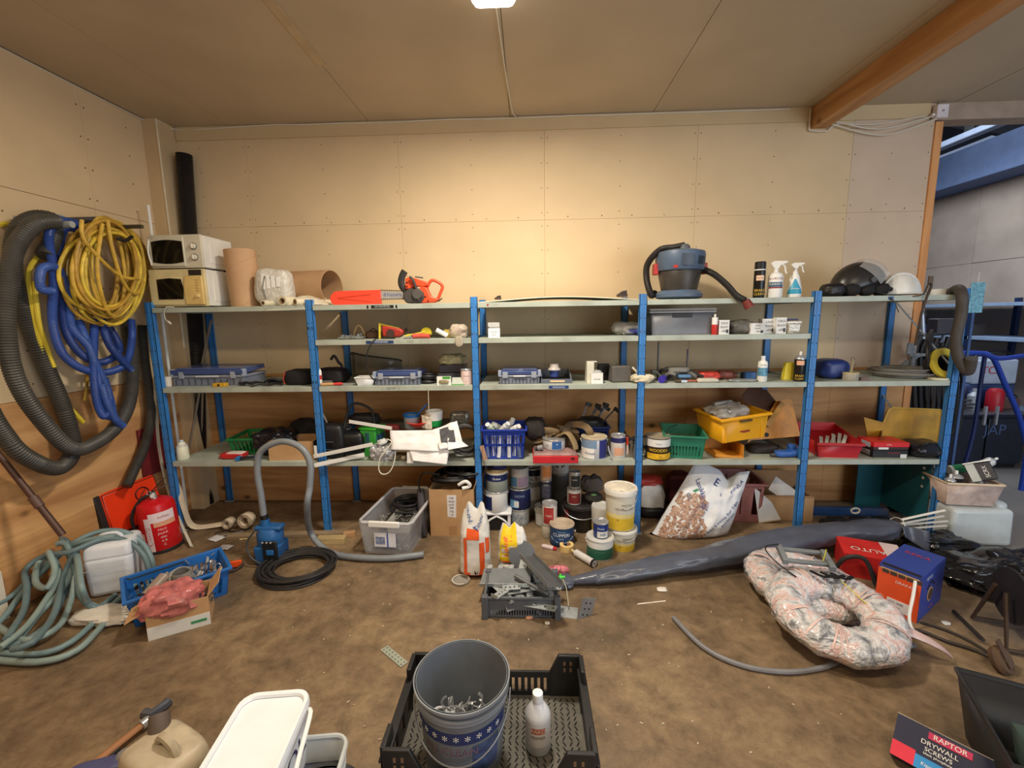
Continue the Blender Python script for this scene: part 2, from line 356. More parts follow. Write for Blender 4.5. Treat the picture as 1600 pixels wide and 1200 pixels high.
tag(obj('cable', B().tube(sp([(lp.x, lp.y+.02, CZ-.008), (lp.x+.02, (lp.y+WY)/2, CZ-.012), (lp.x+.05, WY-.1, CZ-.008), (lp.x+.09, WY-.032, CZ-.02)], .06), .005, 6), CAB), 'cream cable running from the lamp across the ceiling to the wall', 'cable')
for k, (dz, lab) in enumerate(((-.06, 'upper cream cable sagging from the wooden beam to the junction box'), (-.11, 'lower cream cable sagging from the wooden beam to the junction box'))):
    tag(obj('cable', B().tube(sp([(bx+.15, WY-.034, CZ-.09+dz*.5), (bx+.45, WY-.036, CZ-.14+dz*.8), (XE-.35, WY-.036, CZ-.12+dz), (XE-.02, WY-.034, CZ-.10-.03*k)], .05), .006, 6), CAB), lab, 'cable')
jb = T('junction_box', 'small white square electrical box above the end of the wall', 'junction box', (sx(1468, 3.3, WY-.03), WY-.014, CZ-.13))
obj('cover', B().box(-.045, .045, -.05, 0, 0, .1), M((226, 216, 218), .4), jb, bev=.006); obj('gland', B().cyl((-.045, -.025, .03), (-.065, -.025, .03), .012), WHITE, jb)
obj('knockout', B().cyl((0, -.053, .05), (0, -.048, .05), .01), GALV, jb)

# ---------------------------------------------------------------- shelving
BLUE = M((54, 122, 190), .42, .0, var=.14, sc=12, dirt=.25); BLUE_D = BLUE
SHM = M((172, 180, 168), .5, .1, var=.12, sc=5, dirt=.45)
W5 = 1.0303; PX = [0, 1.25, 2.5, 3.75, 5.0, 5.0+W5]; D = .6779
sh = T('shelving_unit', 'long blue steel shelving with pale green shelves along the back wall', 'shelving', (0, 0, 0))
def post(x, y, s):
    b = B(); w = .052
    b.box(x-w/2, x+w/2, y, y+.003, .012, ZT); b.box(x-w/2, x-w/2+.003, y, y+.04*s, .012, ZT) if s > 0 else b.box(x-w/2, x-w/2+.003, y+.04*s, y, .012, ZT)
    b.box(x+w/2-.003, x+w/2, min(y, y+.04*s), max(y, y+.04*s), .012, ZT); b.box(x-.004, x+.004, y-.003*s if s > 0 else y, y+.003 if s > 0 else y+.006, .012, ZT)
    if s < 0: b.box(x-w/2, x+w/2, y-.040, y-.037, .012, ZT)
    p = obj('post', b, BLUE, sh)
    h = B()
    z = .1
    while z < ZT-.03:
        for q in (-.015, .015): h.cyl((x+q, y-.0012, z), (x+q, y+.0005, z), .004, n=6)
        z += .1
    hl = obj('holes', h, M((18, 26, 40), .8, var=0), p); hl['kind'] = 'stuff'
    obj('foot', B().box(x-.04, x+.04, min(y, y+.05*s)-.005, max(y, y+.05*s)+.005, 0, .012), M((150, 150, 145), .5), p)
    return p
for x in PX: post(x, 0, 1); post(x, D, -1)
def shelf(i, z):
    b = B(); x0, x1 = PX[i]+.028, PX[i+1]-.028; t = .038
    b.box(x0, x1, .006, D-.006, z-.003, z); b.box(x0, x1, .004, .007, z-t, z); b.box(x0, x1, D-.007, D-.004, z-t, z)
    b.box(x0, x1, .007, .022, z-t, z-t+.002); b.box(x0, x0+.002, .006, D-.006, z-t, z); b.box(x1-.002, x1, .006, D-.006, z-t, z)
    for k in (.2, .4): b.box(x0, x1, k, k+.03, z-.03, z-.003)
    return obj('shelf', b, SHM, sh, bev=.0012, seg=1)
for i in range(5):
    shelf(i, Z1); shelf(i, Z2); shelf(i, Z4)
    if 1 <= i <= 3: shelf(i, Z3)
def brace(p, q): obj('brace', B().tube([p, q], .009, 4, flat=.3), GALV, sh)
for i in (0, 2, 4):
    brace((PX[i]+.02, D+.006, ZT-.1), (PX[i+1]-.02, D+.006, .35)); brace((PX[i+1]-.02, D+.012, ZT-.1), (PX[i]+.02, D+.012, .35))
brace((PX[3]+.05, D+.006, ZT-.05), (PX[4]-.02, D+.006, 1.0))
brace((PX[5]+.0, .03, 1.30), (PX[5]-.0, D-.03, 1.83)); brace((PX[5], .03, .45), (PX[5], D-.03, 1.0))
# shelf edge markings
def plate(x, z, w, c, s=None, tc=(20, 22, 26), sz=.02, h=.022, parent=sh):
    p = obj('label_strip', B().box(x-w/2, x+w/2, .001, .0035, z-h/2, z+h/2), M(c, .4, var=0), parent)
    if s: text(p, s, sz, (x, .0006, z), m=M(tc, .5, var=0), wx=.9)
    return p
def pz(u, z): return sx(u, z, 0)
plate(pz(597, Z4), Z4-.019, .17, (28, 32, 34), 'DX POWRTEX', (190, 196, 190)); plate(pz(574, Z4), Z4-.019, .012, (20, 20, 22)); plate(pz(619, Z4), Z4-.019, .012, (20, 20, 22))
plate(pz(593, Z3), Z3-.02, .21, (36, 62, 108), 'SA POWARVERT', (200, 206, 214)); text(sh, 'CX 2', .022, (pz(640, Z3), .0034, Z3-.02), m=M((90, 95, 90)))
plate(pz(873, Z2), Z2-.02, .15, (40, 66, 120), '##########', (190, 200, 220), .018)
text(sh, '(   150*37   )', .026, (pz(610, Z2), .0034, Z2-.02), m=M((80, 84, 80)))
plate(pz(1393, Z4), Z4-.018, .035, (40, 80, 130)); plate(pz(762, Z4), Z4-.018, .012, (170, 40, 40), h=.012); text(sh, '-------', .02, (pz(775, Z4), .0034, Z4-.018), m=M((150, 110, 110)))
for x, z, s in ((PX[1], 1.66, 'B D'), (PX[1], 1.245, 'B E')): text(sh, s, .03, (x, -.0015, z), m=BLACK)
# ---------------------------------------------------------------- builders
def FACE(x, y): return .75*math.atan2(CAM.x-x, y-CAM.y)     # labels are turned towards the middle of the room
def COS(u): return 1/math.sqrt(1+((u-815)/FOC)**2)         # a round body off to the side looks wider
def FC(u0, u1, vt, vb, z=0):            # round thing standing on level z, measured in the photo
    um = (u0+u1)/2; P = az(um, vb, z); r0 = .5*(sx(u1, z, P.y)-sx(u0, z, P.y)); Y = P.y+r0
    a, b = sx(u0, z, Y), sx(u1, z, Y); return (a+b)/2, Y, (b-a)/2*COS(um), hz(vt, (a+b)/2, Y)-z
def SC(u0, u1, vt, Y, z):
    zz = z+.05; a, b = sx(u0, zz, Y), sx(u1, zz, Y); return (a+b)/2, Y, (b-a)/2*COS((u0+u1)/2), hz(vt, (a+b)/2, Y)-z
def FB(u0, u1, vb0, vb1, vtf, vtb, z=0):     # box on level z: x, y of the front middle, width, depth, height, turn
    a, b = az(u0, vb0, z), az(u1, vb1, z); m = (a+b)/2; h = hz(vtf, m.x, m.y)-z
    q = az((u0+u1)/2, vtb, z+h); rz = math.atan2(b.y-a.y, b.x-a.x); return m.x, m.y, (b-a).length, max(.05, q.y-m.y), h, rz
def can(label, x, y, z, r, h, body, bands=(), txt=(), lid=None, rim=True, handle=0, taper=.0, name='paint_can', cat='paint can', group=None, rz=0, tcol=(235, 235, 235), mess=None, open_=False):
    t = T(name, label, cat, (x, y, z), rz+FACE(x, y), group); r0 = r*(1-taper)
    R_ = lambda f: r0+(r-r0)*f
    b = B().lathe([(0, 0), (r0*.97, 0), (r0, .004), (R_(.97), h*.97), (R_(1)*.985, h)] + ([] if not open_ else [(r*.95, h), (r0*.93, .01), (0, .01)]), 26)
    obj('body', b, body, t)
    if rim: obj('rim', B().lathe([(r*.93, h-.001), (r*1.03, h-.002), (r*1.045, h+.003), (r*1.02, h+.007), (r*.95, h+.006), (r*.9, h)], 26), lid or STEEL, t)
    if not open_: obj('lid', B().lathe([(0, h+.002), (r*.62, h+.002), (r*.66, h+.005), (r*.9, h+.004), (r*.95, h+.006), (r*.97, h-.004)], 26), lid or STEEL, t)
    for f0, f1, a0, a1, m in bands: wrap(t, R_(f0)*1.006+.0004, h*f0, h*f1, a0, a1, m, r1=R_(f1)*1.006+.0004)
    for f, s, sz, *c in txt: text(t, s, sz, (0, 0, h*f), m=M(c[0] if c else tcol, .5, var=0), bend=R_(f)*1.012+.0008, rot=(0, 0, R(c[1]) if len(c) > 1 else 0))
    if handle:
        pts = [(r*1.05*math.cos(a), -math.sin(a)*r*1.0*.6-.003, h*.86-math.sin(a)*r*handle) for a in [PI*k/14 for k in range(15)]]
        obj('handle', B().tube(pts, .0022, 6), STEEL, t); e = B()
        for s in (-1, 1): e.cyl((s*r*.97, 0, h*.86), (s*r*1.09, 0, h*.86), .009, n=8)
        obj('ear', e, lid or STEEL, t, kind='stuff')
    if mess: obj('dried_paint', B().blob((r*.1, 0, h+.004), (r*1.5, r*1.3, .016), .8, .5, 4, 20, int(x*50)), mess, t)
    return t
def slotted(w, d, h, mt, t, parent, taper=.0, bars=(9, 12), band=(.14, .16), m=None, rim=.012, bar=.35, floor_slots=False, mid=None, name='wall'):
    """open basket: four slotted walls, floor, rim; tapered towards the bottom"""
    def tp(b):
        b.v = [(x*(1-taper*(1-z/h)), y*(1-taper*(1-z/h)), z) for x, y, z in b.v]; return b
    for k in range(4):
        L_ = w if k % 2 == 0 else d; o = d/2 if k % 2 == 0 else w/2; n = bars[k % 2]; q = B()
        def bx(l0, l1, z0, z1):
            if k == 0: q.box(l0, l1, -o, -o+mt, z0, z1)
            elif k == 2: q.box(l0, l1, o-mt, o, z0, z1)
            elif k == 1: q.box(o-mt, o, l0, l1, z0, z1)
            else: q.box(-o, -o+mt, l0, l1, z0, z1)
        a, c = h*band[0], h*(1-band[1]); bx(-L_/2, L_/2, 0, a); bx(-L_/2, L_/2, c, h)
        if mid: bx(-L_/2, L_/2, h*mid[0], h*mid[1])
        s = L_/n; e = L_*.07; bx(-L_/2, -L_/2+e, a, c); bx(L_/2-e, L_/2, a, c); s = (L_-2*e)/n
        for i in range(1, n): x = -L_/2+e+s*i; bx(x-s*bar/2, x+s*bar/2, a, c)
        obj(name, tp(q), m, parent, smooth=False)
    obj('bottom', tp(B().box(-w/2, w/2, -d/2, d/2, 0, mt)), m, parent, smooth=False)
    r = B(); e = rim
    for y in (-1, 1): r.box(-w/2-e, w/2+e, y*d/2-e if y > 0 else -d/2-e, y*d/2+e if y > 0 else -d/2+mt, h-.014, h+.004) if False else r.box(-w/2-e, w/2+e, min(y*(d/2-mt), y*(d/2+e)), max(y*(d/2-mt), y*(d/2+e)), h-.012, h+.004)
    for x in (-1, 1): r.box(min(x*(w/2-mt), x*(w/2+e)), max(x*(w/2-mt), x*(w/2+e)), -d/2+mt, d/2-mt, h-.012, h+.004)
    obj('rim', r, m, parent, bev=.003)
def cbox(label, x, y, z, w, d, h, rz, m, flaps=(), name='cardboard_box', cat='cardboard box', closed=False, inner=None, rot=None):
    """flaps: (side 0 front 1 right 2 back 3 left, length, opening angle from vertical outwards)"""
    t = T(name, label, cat, (x, y, z), rz, rot=rot); k = .004; b = B()
    b.box(-w/2, w/2, 0, k, 0, h).box(-w/2, w/2, d-k, d, 0, h).box(-w/2, -w/2+k, k, d-k, 0, h).box(w/2-k, w/2, k, d-k, 0, h).box(-w/2+k, w/2-k, k, d-k, 0, k)
    if closed: b.box(-w/2, w/2, 0, d, h, h+k)
    obj('body', b, m, t, smooth=False)
    for s, L_, a in flaps:
        f = B(); ln = w if s % 2 == 0 else d
        f.T(((0, 0, h), (w/2, d/2, h), (0, d, h), (-w/2, d/2, h))[s], (R(a)*(1 if s == 0 else 1), 0, R((0, 90, 180, 270)[s])))
        f.box(-ln/2+.004, ln/2-.004, -.002, .002, .001, L_); obj('flap', f, inner or m, t, smooth=False)
    return t
def bottle(label, x, y, z, r, h, m, cap, name='bottle', cat='bottle', prof=None, capr=.35, caph=.14, rz=0, band=None, txt=(), tcol=(40, 60, 120)):
    t = T(name, label, cat, (x, y, z), rz+FACE(x, y))
    p = prof or [(0, 0), (.9, 0), (1, .03), (1, .62), (.9, .72), (.5, .82), (capr*.9, .86), (capr*.9, .9)]
    obj('body', B().lathe([(a*r, c*h) for a, c in p], 22), m, t)
    zt = p[-1][1]*h; obj('cap', B().lathe([(0, h), (capr*r*.92, h), (capr*r, h-.004), (capr*r, zt-.012), (capr*r*.8, zt-.012)], 16), cap, t)
    if band: wrap(t, r*1.008, h*band[0], h*band[1], -80, 80, band[2])
    for f, s, sz, *c in txt: text(t, s, sz, (0, 0, h*f), m=M(c[0] if c else tcol, .5, var=0), bend=r*1.015)
    return t
def spraycan(label, x, y, z, r, h, body, dome, cap, name='spray_can', rot=None, capped=False, txt=(), extra=None):
    t = T(name, label, 'spray can', (x, y, z), FACE(x, y), rot=rot)
    obj('body', B().lathe([(0, 0), (r*.96, 0), (r, .004), (r, h*.74)], 20), body, t)
    if capped: obj('cap', B().lathe([(r*.97, h*.745), (r*.97, h*.98), (r*.85, h), (0, h)], 20), cap, t)
    else:
        obj('dome', B().lathe([(r, h*.74), (r*1.02, h*.755), (r*.9, h*.80), (r*.5, h*.86), (r*.42, h*.88), (0, h*.88)], 20), dome, t)
        obj('nozzle', B().lathe([(r*.25, h*.87), (r*.27, h*.97), (r*.2, h), (0, h)], 10), cap, t)
    for f, s, sz, c in txt: text(t, s, sz, (0, 0, h*f), m=M(c, .5, var=0), bend=r*1.015)
    if extra: extra(t)
    return t
def trigger(t, z, s, m, m2=None):      # spray head facing +x, centred on the neck
    obj('collar', B().lathe([(.013*s, z-.008), (.013*s, z+.02*s), (.009*s, z+.024*s)], 14), m2 or m, t)
    obj('spray_head', B().pris_y([(-.03*s, z+.05*s), (-.012*s, z+.022*s), (.016*s, z+.022*s), (.022*s, z+.04*s), (.062*s, z+.055*s), (.062*s, z+.066*s), (-.012*s, z+.07*s), (-.032*s, z+.058*s)], -.009*s, .009*s), m, t, bev=.003)
    obj('trigger', B().tube(sp([(.024*s, 0, z+.046*s), (.046*s, 0, z+.035*s), (.052*s, 0, z+.004*s), (.06*s, 0, z-.012*s)], .01), .005*s, 8), m, t)
def coil_thing(name, label, cat, c, R0, R1, turns, r, m, h=.03, seed=1, wob=.12, ecc=1, rot=(0, 0, 0), ends=(), n=6, step=.03, group=None):
    P = coilpts((0, 0, r), R0, R1, turns, h, seed, wob, 16, ecc)
    mt = Matrix.Translation(c) @ Euler(rot).to_matrix().to_4x4(); P = [mt @ p for p in P]
    P = [V(e) for e in ends[0]]+P if ends and ends[0] else P
    if len(ends) > 1: P += [V(e) for e in ends[1]]
    return tag(obj(name, B().tube(sp(P, step), r, n), m), label, cat, group)
def junk(b, cx, cy, w, d, z0, z1, n, seed, kinds=(0, 1, 2)):  # a tangle of small metal bits
    q = random.Random(seed)
    for _ in range(n):
        x, y, z = cx+(q.random()-.5)*w, cy+(q.random()-.5)*d, z0+(z1-z0)*q.random(); k = q.choice(kinds)
        b.T((x, y, z), (q.random()*6, q.random()*6, q.random()*6))
        if k == 0: b.cyl((0, 0, -.02), (0, 0, .02), .004, n=6)
        elif k == 1: b.tube([(.014*math.cos(a), .014*math.sin(a), 0) for a in [i*.7 for i in range(7)]], .003, 5)
        else: b.box(-.02, .02, -.008, .008, -.0015, .0015)
    b.T(); return b
# ---------------------------------------------------------------- top shelf
def microwave(label, u0, u1, vt, z, Yf, front, kind):
    x, w, h = PB(u0, u1, vt, z, Yf); dp = .36; t = T('microwave', label, 'microwave', (x, Yf, z)); w2 = w/2
    cas = M((228, 226, 218), .4, var=.05); gl = M((18, 16, 15), .12, var=.1)
    obj('casing', B().box(-w2, w2, .02, dp, .012, h), cas, t, bev=.006)
    p = obj('side_panel', B().box(w2-.001, w2+.004, .09, dp-.05, .05, h-.03), cas, t, bev=.004)
    obj('front', B().box(-w2-.002, w2+.002, 0, .022, .008, h+.002), front, t, bev=.006)
    for a in (-1, 1):
        for y in (.05, dp-.05): obj('foot', B().cyl((a*(w2-.04), y, 0), (a*(w2-.04), y, .013), .014), BLACK, t)
    s = w2*.38 if kind else w2*.45
    if kind:
        d = obj('door', B().box(-w2+.006, s, -.014, 0, .02, h-.01), front, t, bev=.008)
        arc = [(-w2+.03+(s-.01+w2-.03)*k/10, h*.80+.012*math.sin(PI*k/10)) for k in range(11)]; arc += [(p_[0], h-.0-p_[1]) for p_ in reversed(arc)]
        obj('window', B().pris_y(arc[::-1], -.018, -.0135), gl, d)
        obj('door_edge', B().tube(sp([(-w2+.012, -.012, .03), (-w2+.004, -.022, h/2), (-w2+.012, -.012, h-.03)], .02), .006, 8), WHITE, d)
        for zz in (h*.66, h*.34):
            k = obj('dial', B().cyl((w2*.72, -.004, zz), (w2*.72, -.02, zz), .021, .018, n=20), M((214, 208, 190), .3), t); obj('pointer', B().box(w2*.72-.003, w2*.72+.003, -.026, -.02, zz-.015, zz+.015), M((230, 228, 220), .3), k)
            obj('dial_ring', B().lathe([(.024, 0), (.028, 0), (.028, .003), (.024, .003)], 20).__class__() .cyl((w2*.72, -.001, zz), (w2*.72, -.0045, zz), .027, n=22), M((120, 118, 110), .4), k)
    else:
        d = obj('door', B().box(-w2+.004, w2*.30, -.016, 0, .018, h*.80), front, t, bev=.01)
        obj('window', B().pris_y([(-w2*.66, h*.22), (w2*.22, h*.22), (w2*.26, h*.5), (w2*.20, h*.74), (-w2*.2, h*.77), (-w2*.66, h*.74)], -.021, -.015), gl, d)
        obj('control_panel', B().pris_y([(w2*.30, .02), (w2*.96, .02), (w2*.96, h*.82), (w2*.34, h*.82), (w2*.27, h*.5)], -.024, 0), M((218, 188, 120), .45), t, bev=.006)
        obj('knob', B().cyl((w2*.78, -.024, h*.30), (w2*.78, -.04, h*.30), .014, .012), M((224, 200, 140), .4), t)
        obj('dark_insert', B().box(w2*.45, w2*.9, -.003, .01, h*.84, h-.004), M((44, 38, 34), .5), t)
        for k in range(5): obj('button', B().box(w2*.74, w2*.84, -.027, -.023, h*(.42+k*.07), h*(.45+k*.07)), M((190, 160, 96), .5), t)
        text(t, 'electronic', .012, (-w2*.2, -.001, .03), m=M((110, 100, 84)))
    return h
h1 = microwave('yellowed cream microwave, lower of the two stacked on the top shelf', 239, 325, 421, Z4, .04, M((214, 198, 150), .45, var=.12), 0)
h2 = microwave('cream microwave with two dials, upper of the two stacked', 238, 318, 367, Z4+h1+.003, .05, M((206, 200, 180), .4, var=.06), 1)
t = T('cut_cable', 'short cut white cord hanging from the shelf edge under the microwaves', 'cable', (sx(262, Z4, 0), -.012, Z4))
obj('wire', B().tube(sp([(.02, .05, .004), (0, 0, .002), (-.022, -.002, -.04), (-.018, 0, -.09), (.004, 0, -.11)], .01), .0035), M((196, 190, 178)), t); obj('plug', B().cyl((0, 0, -.105), (.02, 0, -.125), .008), M((200, 196, 186)), t)
# cardboard tubes
def cardtube(label, p0, p1, r, m, name='cardboard_tube'):
    t = T(name, label, 'cardboard tube', p0); d = V(p1)-V(p0); q = d.to_track_quat('Z', 'Y'); t.rotation_euler = q.to_euler(); L_ = d.length
    obj('wall', B().lathe([(r, 0), (r, L_), (r-.006, L_), (r-.006, 0), (r, 0)], 36), m, t); obj('seam', B().tube([(r*math.cos(a), r*math.sin(a), L_*a/9) for a in [i*.3 for i in range(31)]], .0012, 4), M((150, 112, 76), .9), t); return t
TUBE = M((190, 152, 116), .85, var=.08, sc=5)
x, Yc, r, h = SC(361, 411, 391, .22, Z4); v_ = cardtube('brown cardboard tube standing upright beside the microwaves', (x, Yc, Z4), (x-.02, Yc, Z4+h), r, TUBE)
text(v_, 'ABLOY 24/2', .03, (0, 0, h*.82), m=M((120, 84, 60)), bend=r+.0015, rot=(0, 0, R(-16)))
a_, b_ = at(412, 448, .42), at(519, 448, .30); r = .145
cardtube('brown cardboard tube lying on its side behind the plastic rolls', (a_.x, .44, Z4+r+.0), (b_.x, .30, Z4+r), r, M((172, 136, 100), .85, var=.08))
# wrapped bundle and rolls
FILM = M((226, 222, 212), .18, var=.1, sc=20, bump=.9, bsc=38, tr=.25)
x, w, h = PB(400, 454, 420, Z4, .12)
t = T('wrapped_bundle', 'clear plastic wrapped bundle of white strips beside the upright tube', 'bundle', (x, .17, Z4))
obj('film', B().blob((0, 0, h*.5+.0), (w, .17, h), .55, .16, 3, 40, 3), FILM, t)
for k in range(4): obj('strip', B().box(-w*.2+k*w*.14, -w*.11+k*w*.14, -.088, -.082, h*.45+k*.006, h*.86-k*.008), WHITE, t)
obj('band', B().tube([(-w*.1, -.09, h*.2), (-w*.16, -.093, h*.5), (-w*.1, -.085, h*.8)], .004), M((120, 120, 116)), t)
for u, v, rr, dz, lab, L_ in ((413, 473, .022, .035, 'small plastic-covered tube roll on the left of three', .22), (443, 468, .036, .05, 'thickest of three beige rolls seen end-on', .26), (463, 472, .026, .04, 'right-hand beige roll beside the blue post', .34)):
    P = at(u, v, -.03+.05); t = T('film_roll', lab+' on the shelf', 'roll', (P.x, .0, Z4+rr), 0, rot=(R(-90), 0, R(-8 if L_ < .3 else -30)))
    obj('roll', B().lathe([(rr*.62, 0), (rr, 0), (rr, L_), (rr*.62, L_), (rr*.62, 0)], 22), M((214, 204, 178), .5, var=.08), t); obj('core', B().lathe([(rr*.62, -.003), (rr*.5, -.003), (rr*.5, L_), (rr*.62, L_)], 22), M((150, 120, 84), .8), t)
def cloth(name, label, cat, pts, m, nz=.012, seed=0, n=24, th=.002):
    """sheet through four 3-D corners with a wrinkle"""
    A, Bq, C_, D_ = [V(p) for p in pts]; nrm = (Bq-A).cross(D_-A).normalized()
    def f(a, b):
        p = A*(1-a)*(1-b)+Bq*a*(1-b)+C_*a*b+D_*(1-a)*b
        return p+nrm*(nz*(noise.noise(p*9+V((seed, 0, 0)))+.5*noise.noise(p*23)+.6))
    return tag(obj(name, B().grid(f, n, n), m, solid=th), label, cat)
x0, x1 = sx(452, Z4, .1), sx(512, Z4, .1)
def fs(a, b):
    x = x0+(x1-x0)*a; y = .02+.4*b; e = math.sin(PI*min(1, a*.9+.1))**.7*(1-abs(b*2-1)**3)
    return (x, y, Z4+.004+.10*e*(1-a*.5)*(1+.25*noise.noise(V((x*9, y*9, 0))))+.004*noise.noise(V((x*30, y*30, 4))))
tag(obj('plastic_sheet', B().grid(fs, 30, 20), M((222, 214, 192), .3, var=.06, bump=.3, tr=.1), solid=.0015), 'rumpled cream plastic sheet behind the small rolls', 'plastic sheet')
cloth('plastic_flap', 'thin clear plastic hanging over the shelf edge near the first post', 'plastic sheet', [(sx(410, Z4, 0), -.006, Z4-.04), (sx(478, Z4, 0), -.006, Z4-.03), (sx(470, Z4, 0), .03, Z4+.004), (sx(425, Z4, 0), .03, Z4+.004)], M((206, 206, 192), .3, var=.05, tr=.3), .004, 3, 12, .001)
# chainsaw
ORG = M((224, 78, 40), .42, var=.1); OR2 = M((238, 74, 52), .4, var=.04)
cx0 = at(630, 450, .10); t = T('chainsaw', 'orange and grey chainsaw with its bar in a bright orange cover', 'chainsaw', (cx0.x, .12, Z4)); s = .0049
def q(u, v): return ((u-630)*s*.97, (473-v)*s)
def qp(*uv): return [q(u, v) for u, v in uv]
c_ = obj('bar_cover', B().pris_y(qp((508, 463), (510, 457), (516, 452), (524, 451), (592, 450), (592, 472), (524, 475), (516, 474), (510, 469))[::-1], -.014, .014), OR2, t, bev=.003)
obj('cover_groove', B().pris_y(qp((520, 461.2), (575, 456.8), (575, 457.8), (520, 462.2))[::-1], -.0158, -.013), M((190, 52, 34)), c_); obj('cover_groove', B().pris_y(qp((522, 462.2), (575, 468), (575, 468.6), (522, 463))[::-1], -.0158, -.013), M((190, 52, 34)), c_)
obj('bar', B().pris_y(qp((590, 452), (632, 454), (632, 464), (590, 464))[::-1], -.003, .003), STEEL, t)
chn = B()
for i in range(12):
    u = 592+i*3.3
    for v, g in ((451+.14*i, 1), (464.5-.02*i, -1)): a, zz = q(u, v); chn.cb((a, 0, zz), (.010, .009, .006)); chn.cb((a+.003, 0, zz+.005*g), (.004, .006, .005))
obj('chain', chn, M((70, 68, 66), .5, .6), t, kind='stuff')
text(t, '-8 Husqvarna', .038, (q(611, 458)[0], -.0036, q(611, 458)[1]), m=M((50, 70, 130)), wx=.72)
obj('engine_cover', B().pris_y(qp((630, 456), (640, 449), (656, 449), (664, 456), (664, 466), (658, 472), (636, 472), (630, 466))[::-1], -.045, .05), M((66, 60, 58), .6, var=.2), t, bev=.012)
obj('clutch_cover', B().cyl((q(654, 458)[0], -.05, q(654, 458)[1]), (q(654, 458)[0], -.066, q(654, 458)[1]), .042, .036, n=20), M((82, 78, 76), .5), t)
obj('body', B().pris_y(qp((634, 434), (642, 431), (652, 434), (668, 439), (672, 444), (664, 447), (652, 446), (640, 450), (634, 450))[::-1], -.03, .04), ORG, t, bev=.006)
obj('lower_body', B().pris_y(qp((658, 446), (668, 448), (674, 462), (688, 466), (680, 471), (652, 472))[::-1], -.03, .045), ORG, t, bev=.006)
obj('rear_handle', B().tube(sp([(x, -.0, z) for x, z in qp((667, 461), (668, 448), (676, 437), (688, 441), (693, 447), (690, 455), (684, 466), (676, 465), (668, 462))], .012), .012, 10), ORG, t)
obj('hand_guard', B().tube(sp([(x, -.0, z) for x, z in qp((634, 453), (628, 447), (626, 438), (629, 428), (633, 422))], .012), .012, 10, flat=2.2), M((44, 42, 42)), t)
obj('front_handle', B().tube(sp([(x, -.055, z) for x, z in qp((643, 432), (648, 436), (653, 450), (656, 468))], .012), .010, 8), M((52, 48, 48)), t)
obj('throttle_lever', B().tube([(x, 0, z) for x, z in qp((649, 431), (662, 433))], .005), M((70, 66, 64)), t)
obj('strap_tail', B().tube([(x, -.03, z) for x, z in qp((686, 470), (693, 465))], .004), BLACK, t)
for a in ((637, 440), (637, 446), (666, 462), (670, 469), (646, 434)): obj('bolt', B().cyl((q(*a)[0], -.036, q(*a)[1]), (q(*a)[0], -.028, q(*a)[1]), .006, n=8), BLACK, t)
# board lying on the third bay
x0, x1 = sx(745, Z4, .3), sx(1003, Z4, .3)
tag(obj('white_board', B().grid(lambda a, b: (x0+.03+(x1-x0-.08)*a, .05+.5*b, Z4+.002+.032*math.sin(PI*a)**1.3), 24, 4), M((232, 220, 196), .6, var=.04), solid=.005), 'thin white board bowed upwards lying flat on the top shelf', 'board')
for u, lab, s_ in ((778, 'small dark clip standing on the white board near the middle post', .03), (972, 'small brown wedge standing at the right end of the white board', .045)):
    x = sx(u, Z4+.05, .3); t = T('clip', lab, 'clip', (x, .3, Z4+.035 if u > 900 else Z4+.03)); obj('base', B().box(-s_*.9, s_*.9, -.02, .02, 0, s_*.5), M((64, 50, 44)), t, bev=.004); obj('jaw', B().pris_y([(-s_*.7, s_*.5), (s_*.8, s_*.5), (s_*.8, s_*1.1), (0, s_)], -.015, .015), M((48, 40, 38)), t, bev=.003)
# vacuum cleaner
x, w, h = PB(1024, 1096, 389, Z4, .24); t = T('vacuum_cleaner', 'blue and black workshop vacuum cleaner with a black hose', 'vacuum cleaner', (x, .24, Z4)); k = w/2
GR = M((58, 54, 50), .4, var=.15, dirt=.3); BLU = M((78, 96, 120), .45, var=.1, dirt=.25); RED = M((184, 52, 48), .45)
b = B()
for i in range(4): a = PI/4+PI/2*i; b.cyl((k*.8*math.cos(a), k*.7*math.sin(a), .0), (k*.8*math.cos(a), k*.7*math.sin(a), .02), .022)
obj('castor', b, BLACK, t, kind='stuff')
obj('base_ring', B().lathe([(0, .012), (k*.88, .012), (k*.98, .022), (k*.98, .045), (k*.86, .07), (k*.7, .075)], 32), BLU, t)
obj('tank', B().lathe([(k*.74, .07), (k*.78, .1), (k*.92, h*.58), (k*.9, h*.6)], 32), GR, t)
obj('motor_head', B().lathe([(k*.96, h*.57), (k*1.0, h*.6), (k*1.04, h*.86), (k*1.0, h*.93), (k*.7, h*.97), (0, h*.985)], 32), BLU, t)
obj('hose_socket', B().lathe([(.045, h*.95), (.04, h*1.05), (.028, h*1.09), (0, h*1.1)], 16, (0.03, 0, 0)), M((92, 96, 102), .5), t)
for i in range(6): obj('vent_slot', B().lathe([(k*1.05, h*.66), (k*1.052, h*.82)], 2, a0=R(-64+i*5), a1=R(-62+i*5)), M((34, 40, 50)), t)
obj('label', B().lathe([(k*1.045, h*.64), (k*1.055, h*.86)], 5, a0=R(-104), a1=R(-76)), M((60, 70, 86), .4), t)
obj('badge', B().lathe([(k*1.01, h*.60), (k*1.02, h*.65)], 3, a0=R(-122), a1=R(-112)), RED, t)
for sx_ in (-1, 1): obj('latch', B().box(sx_*k*1.04-.018, sx_*k*1.04+.018, -.03, .03, h*.5, h*.72), RED, t, bev=.006)
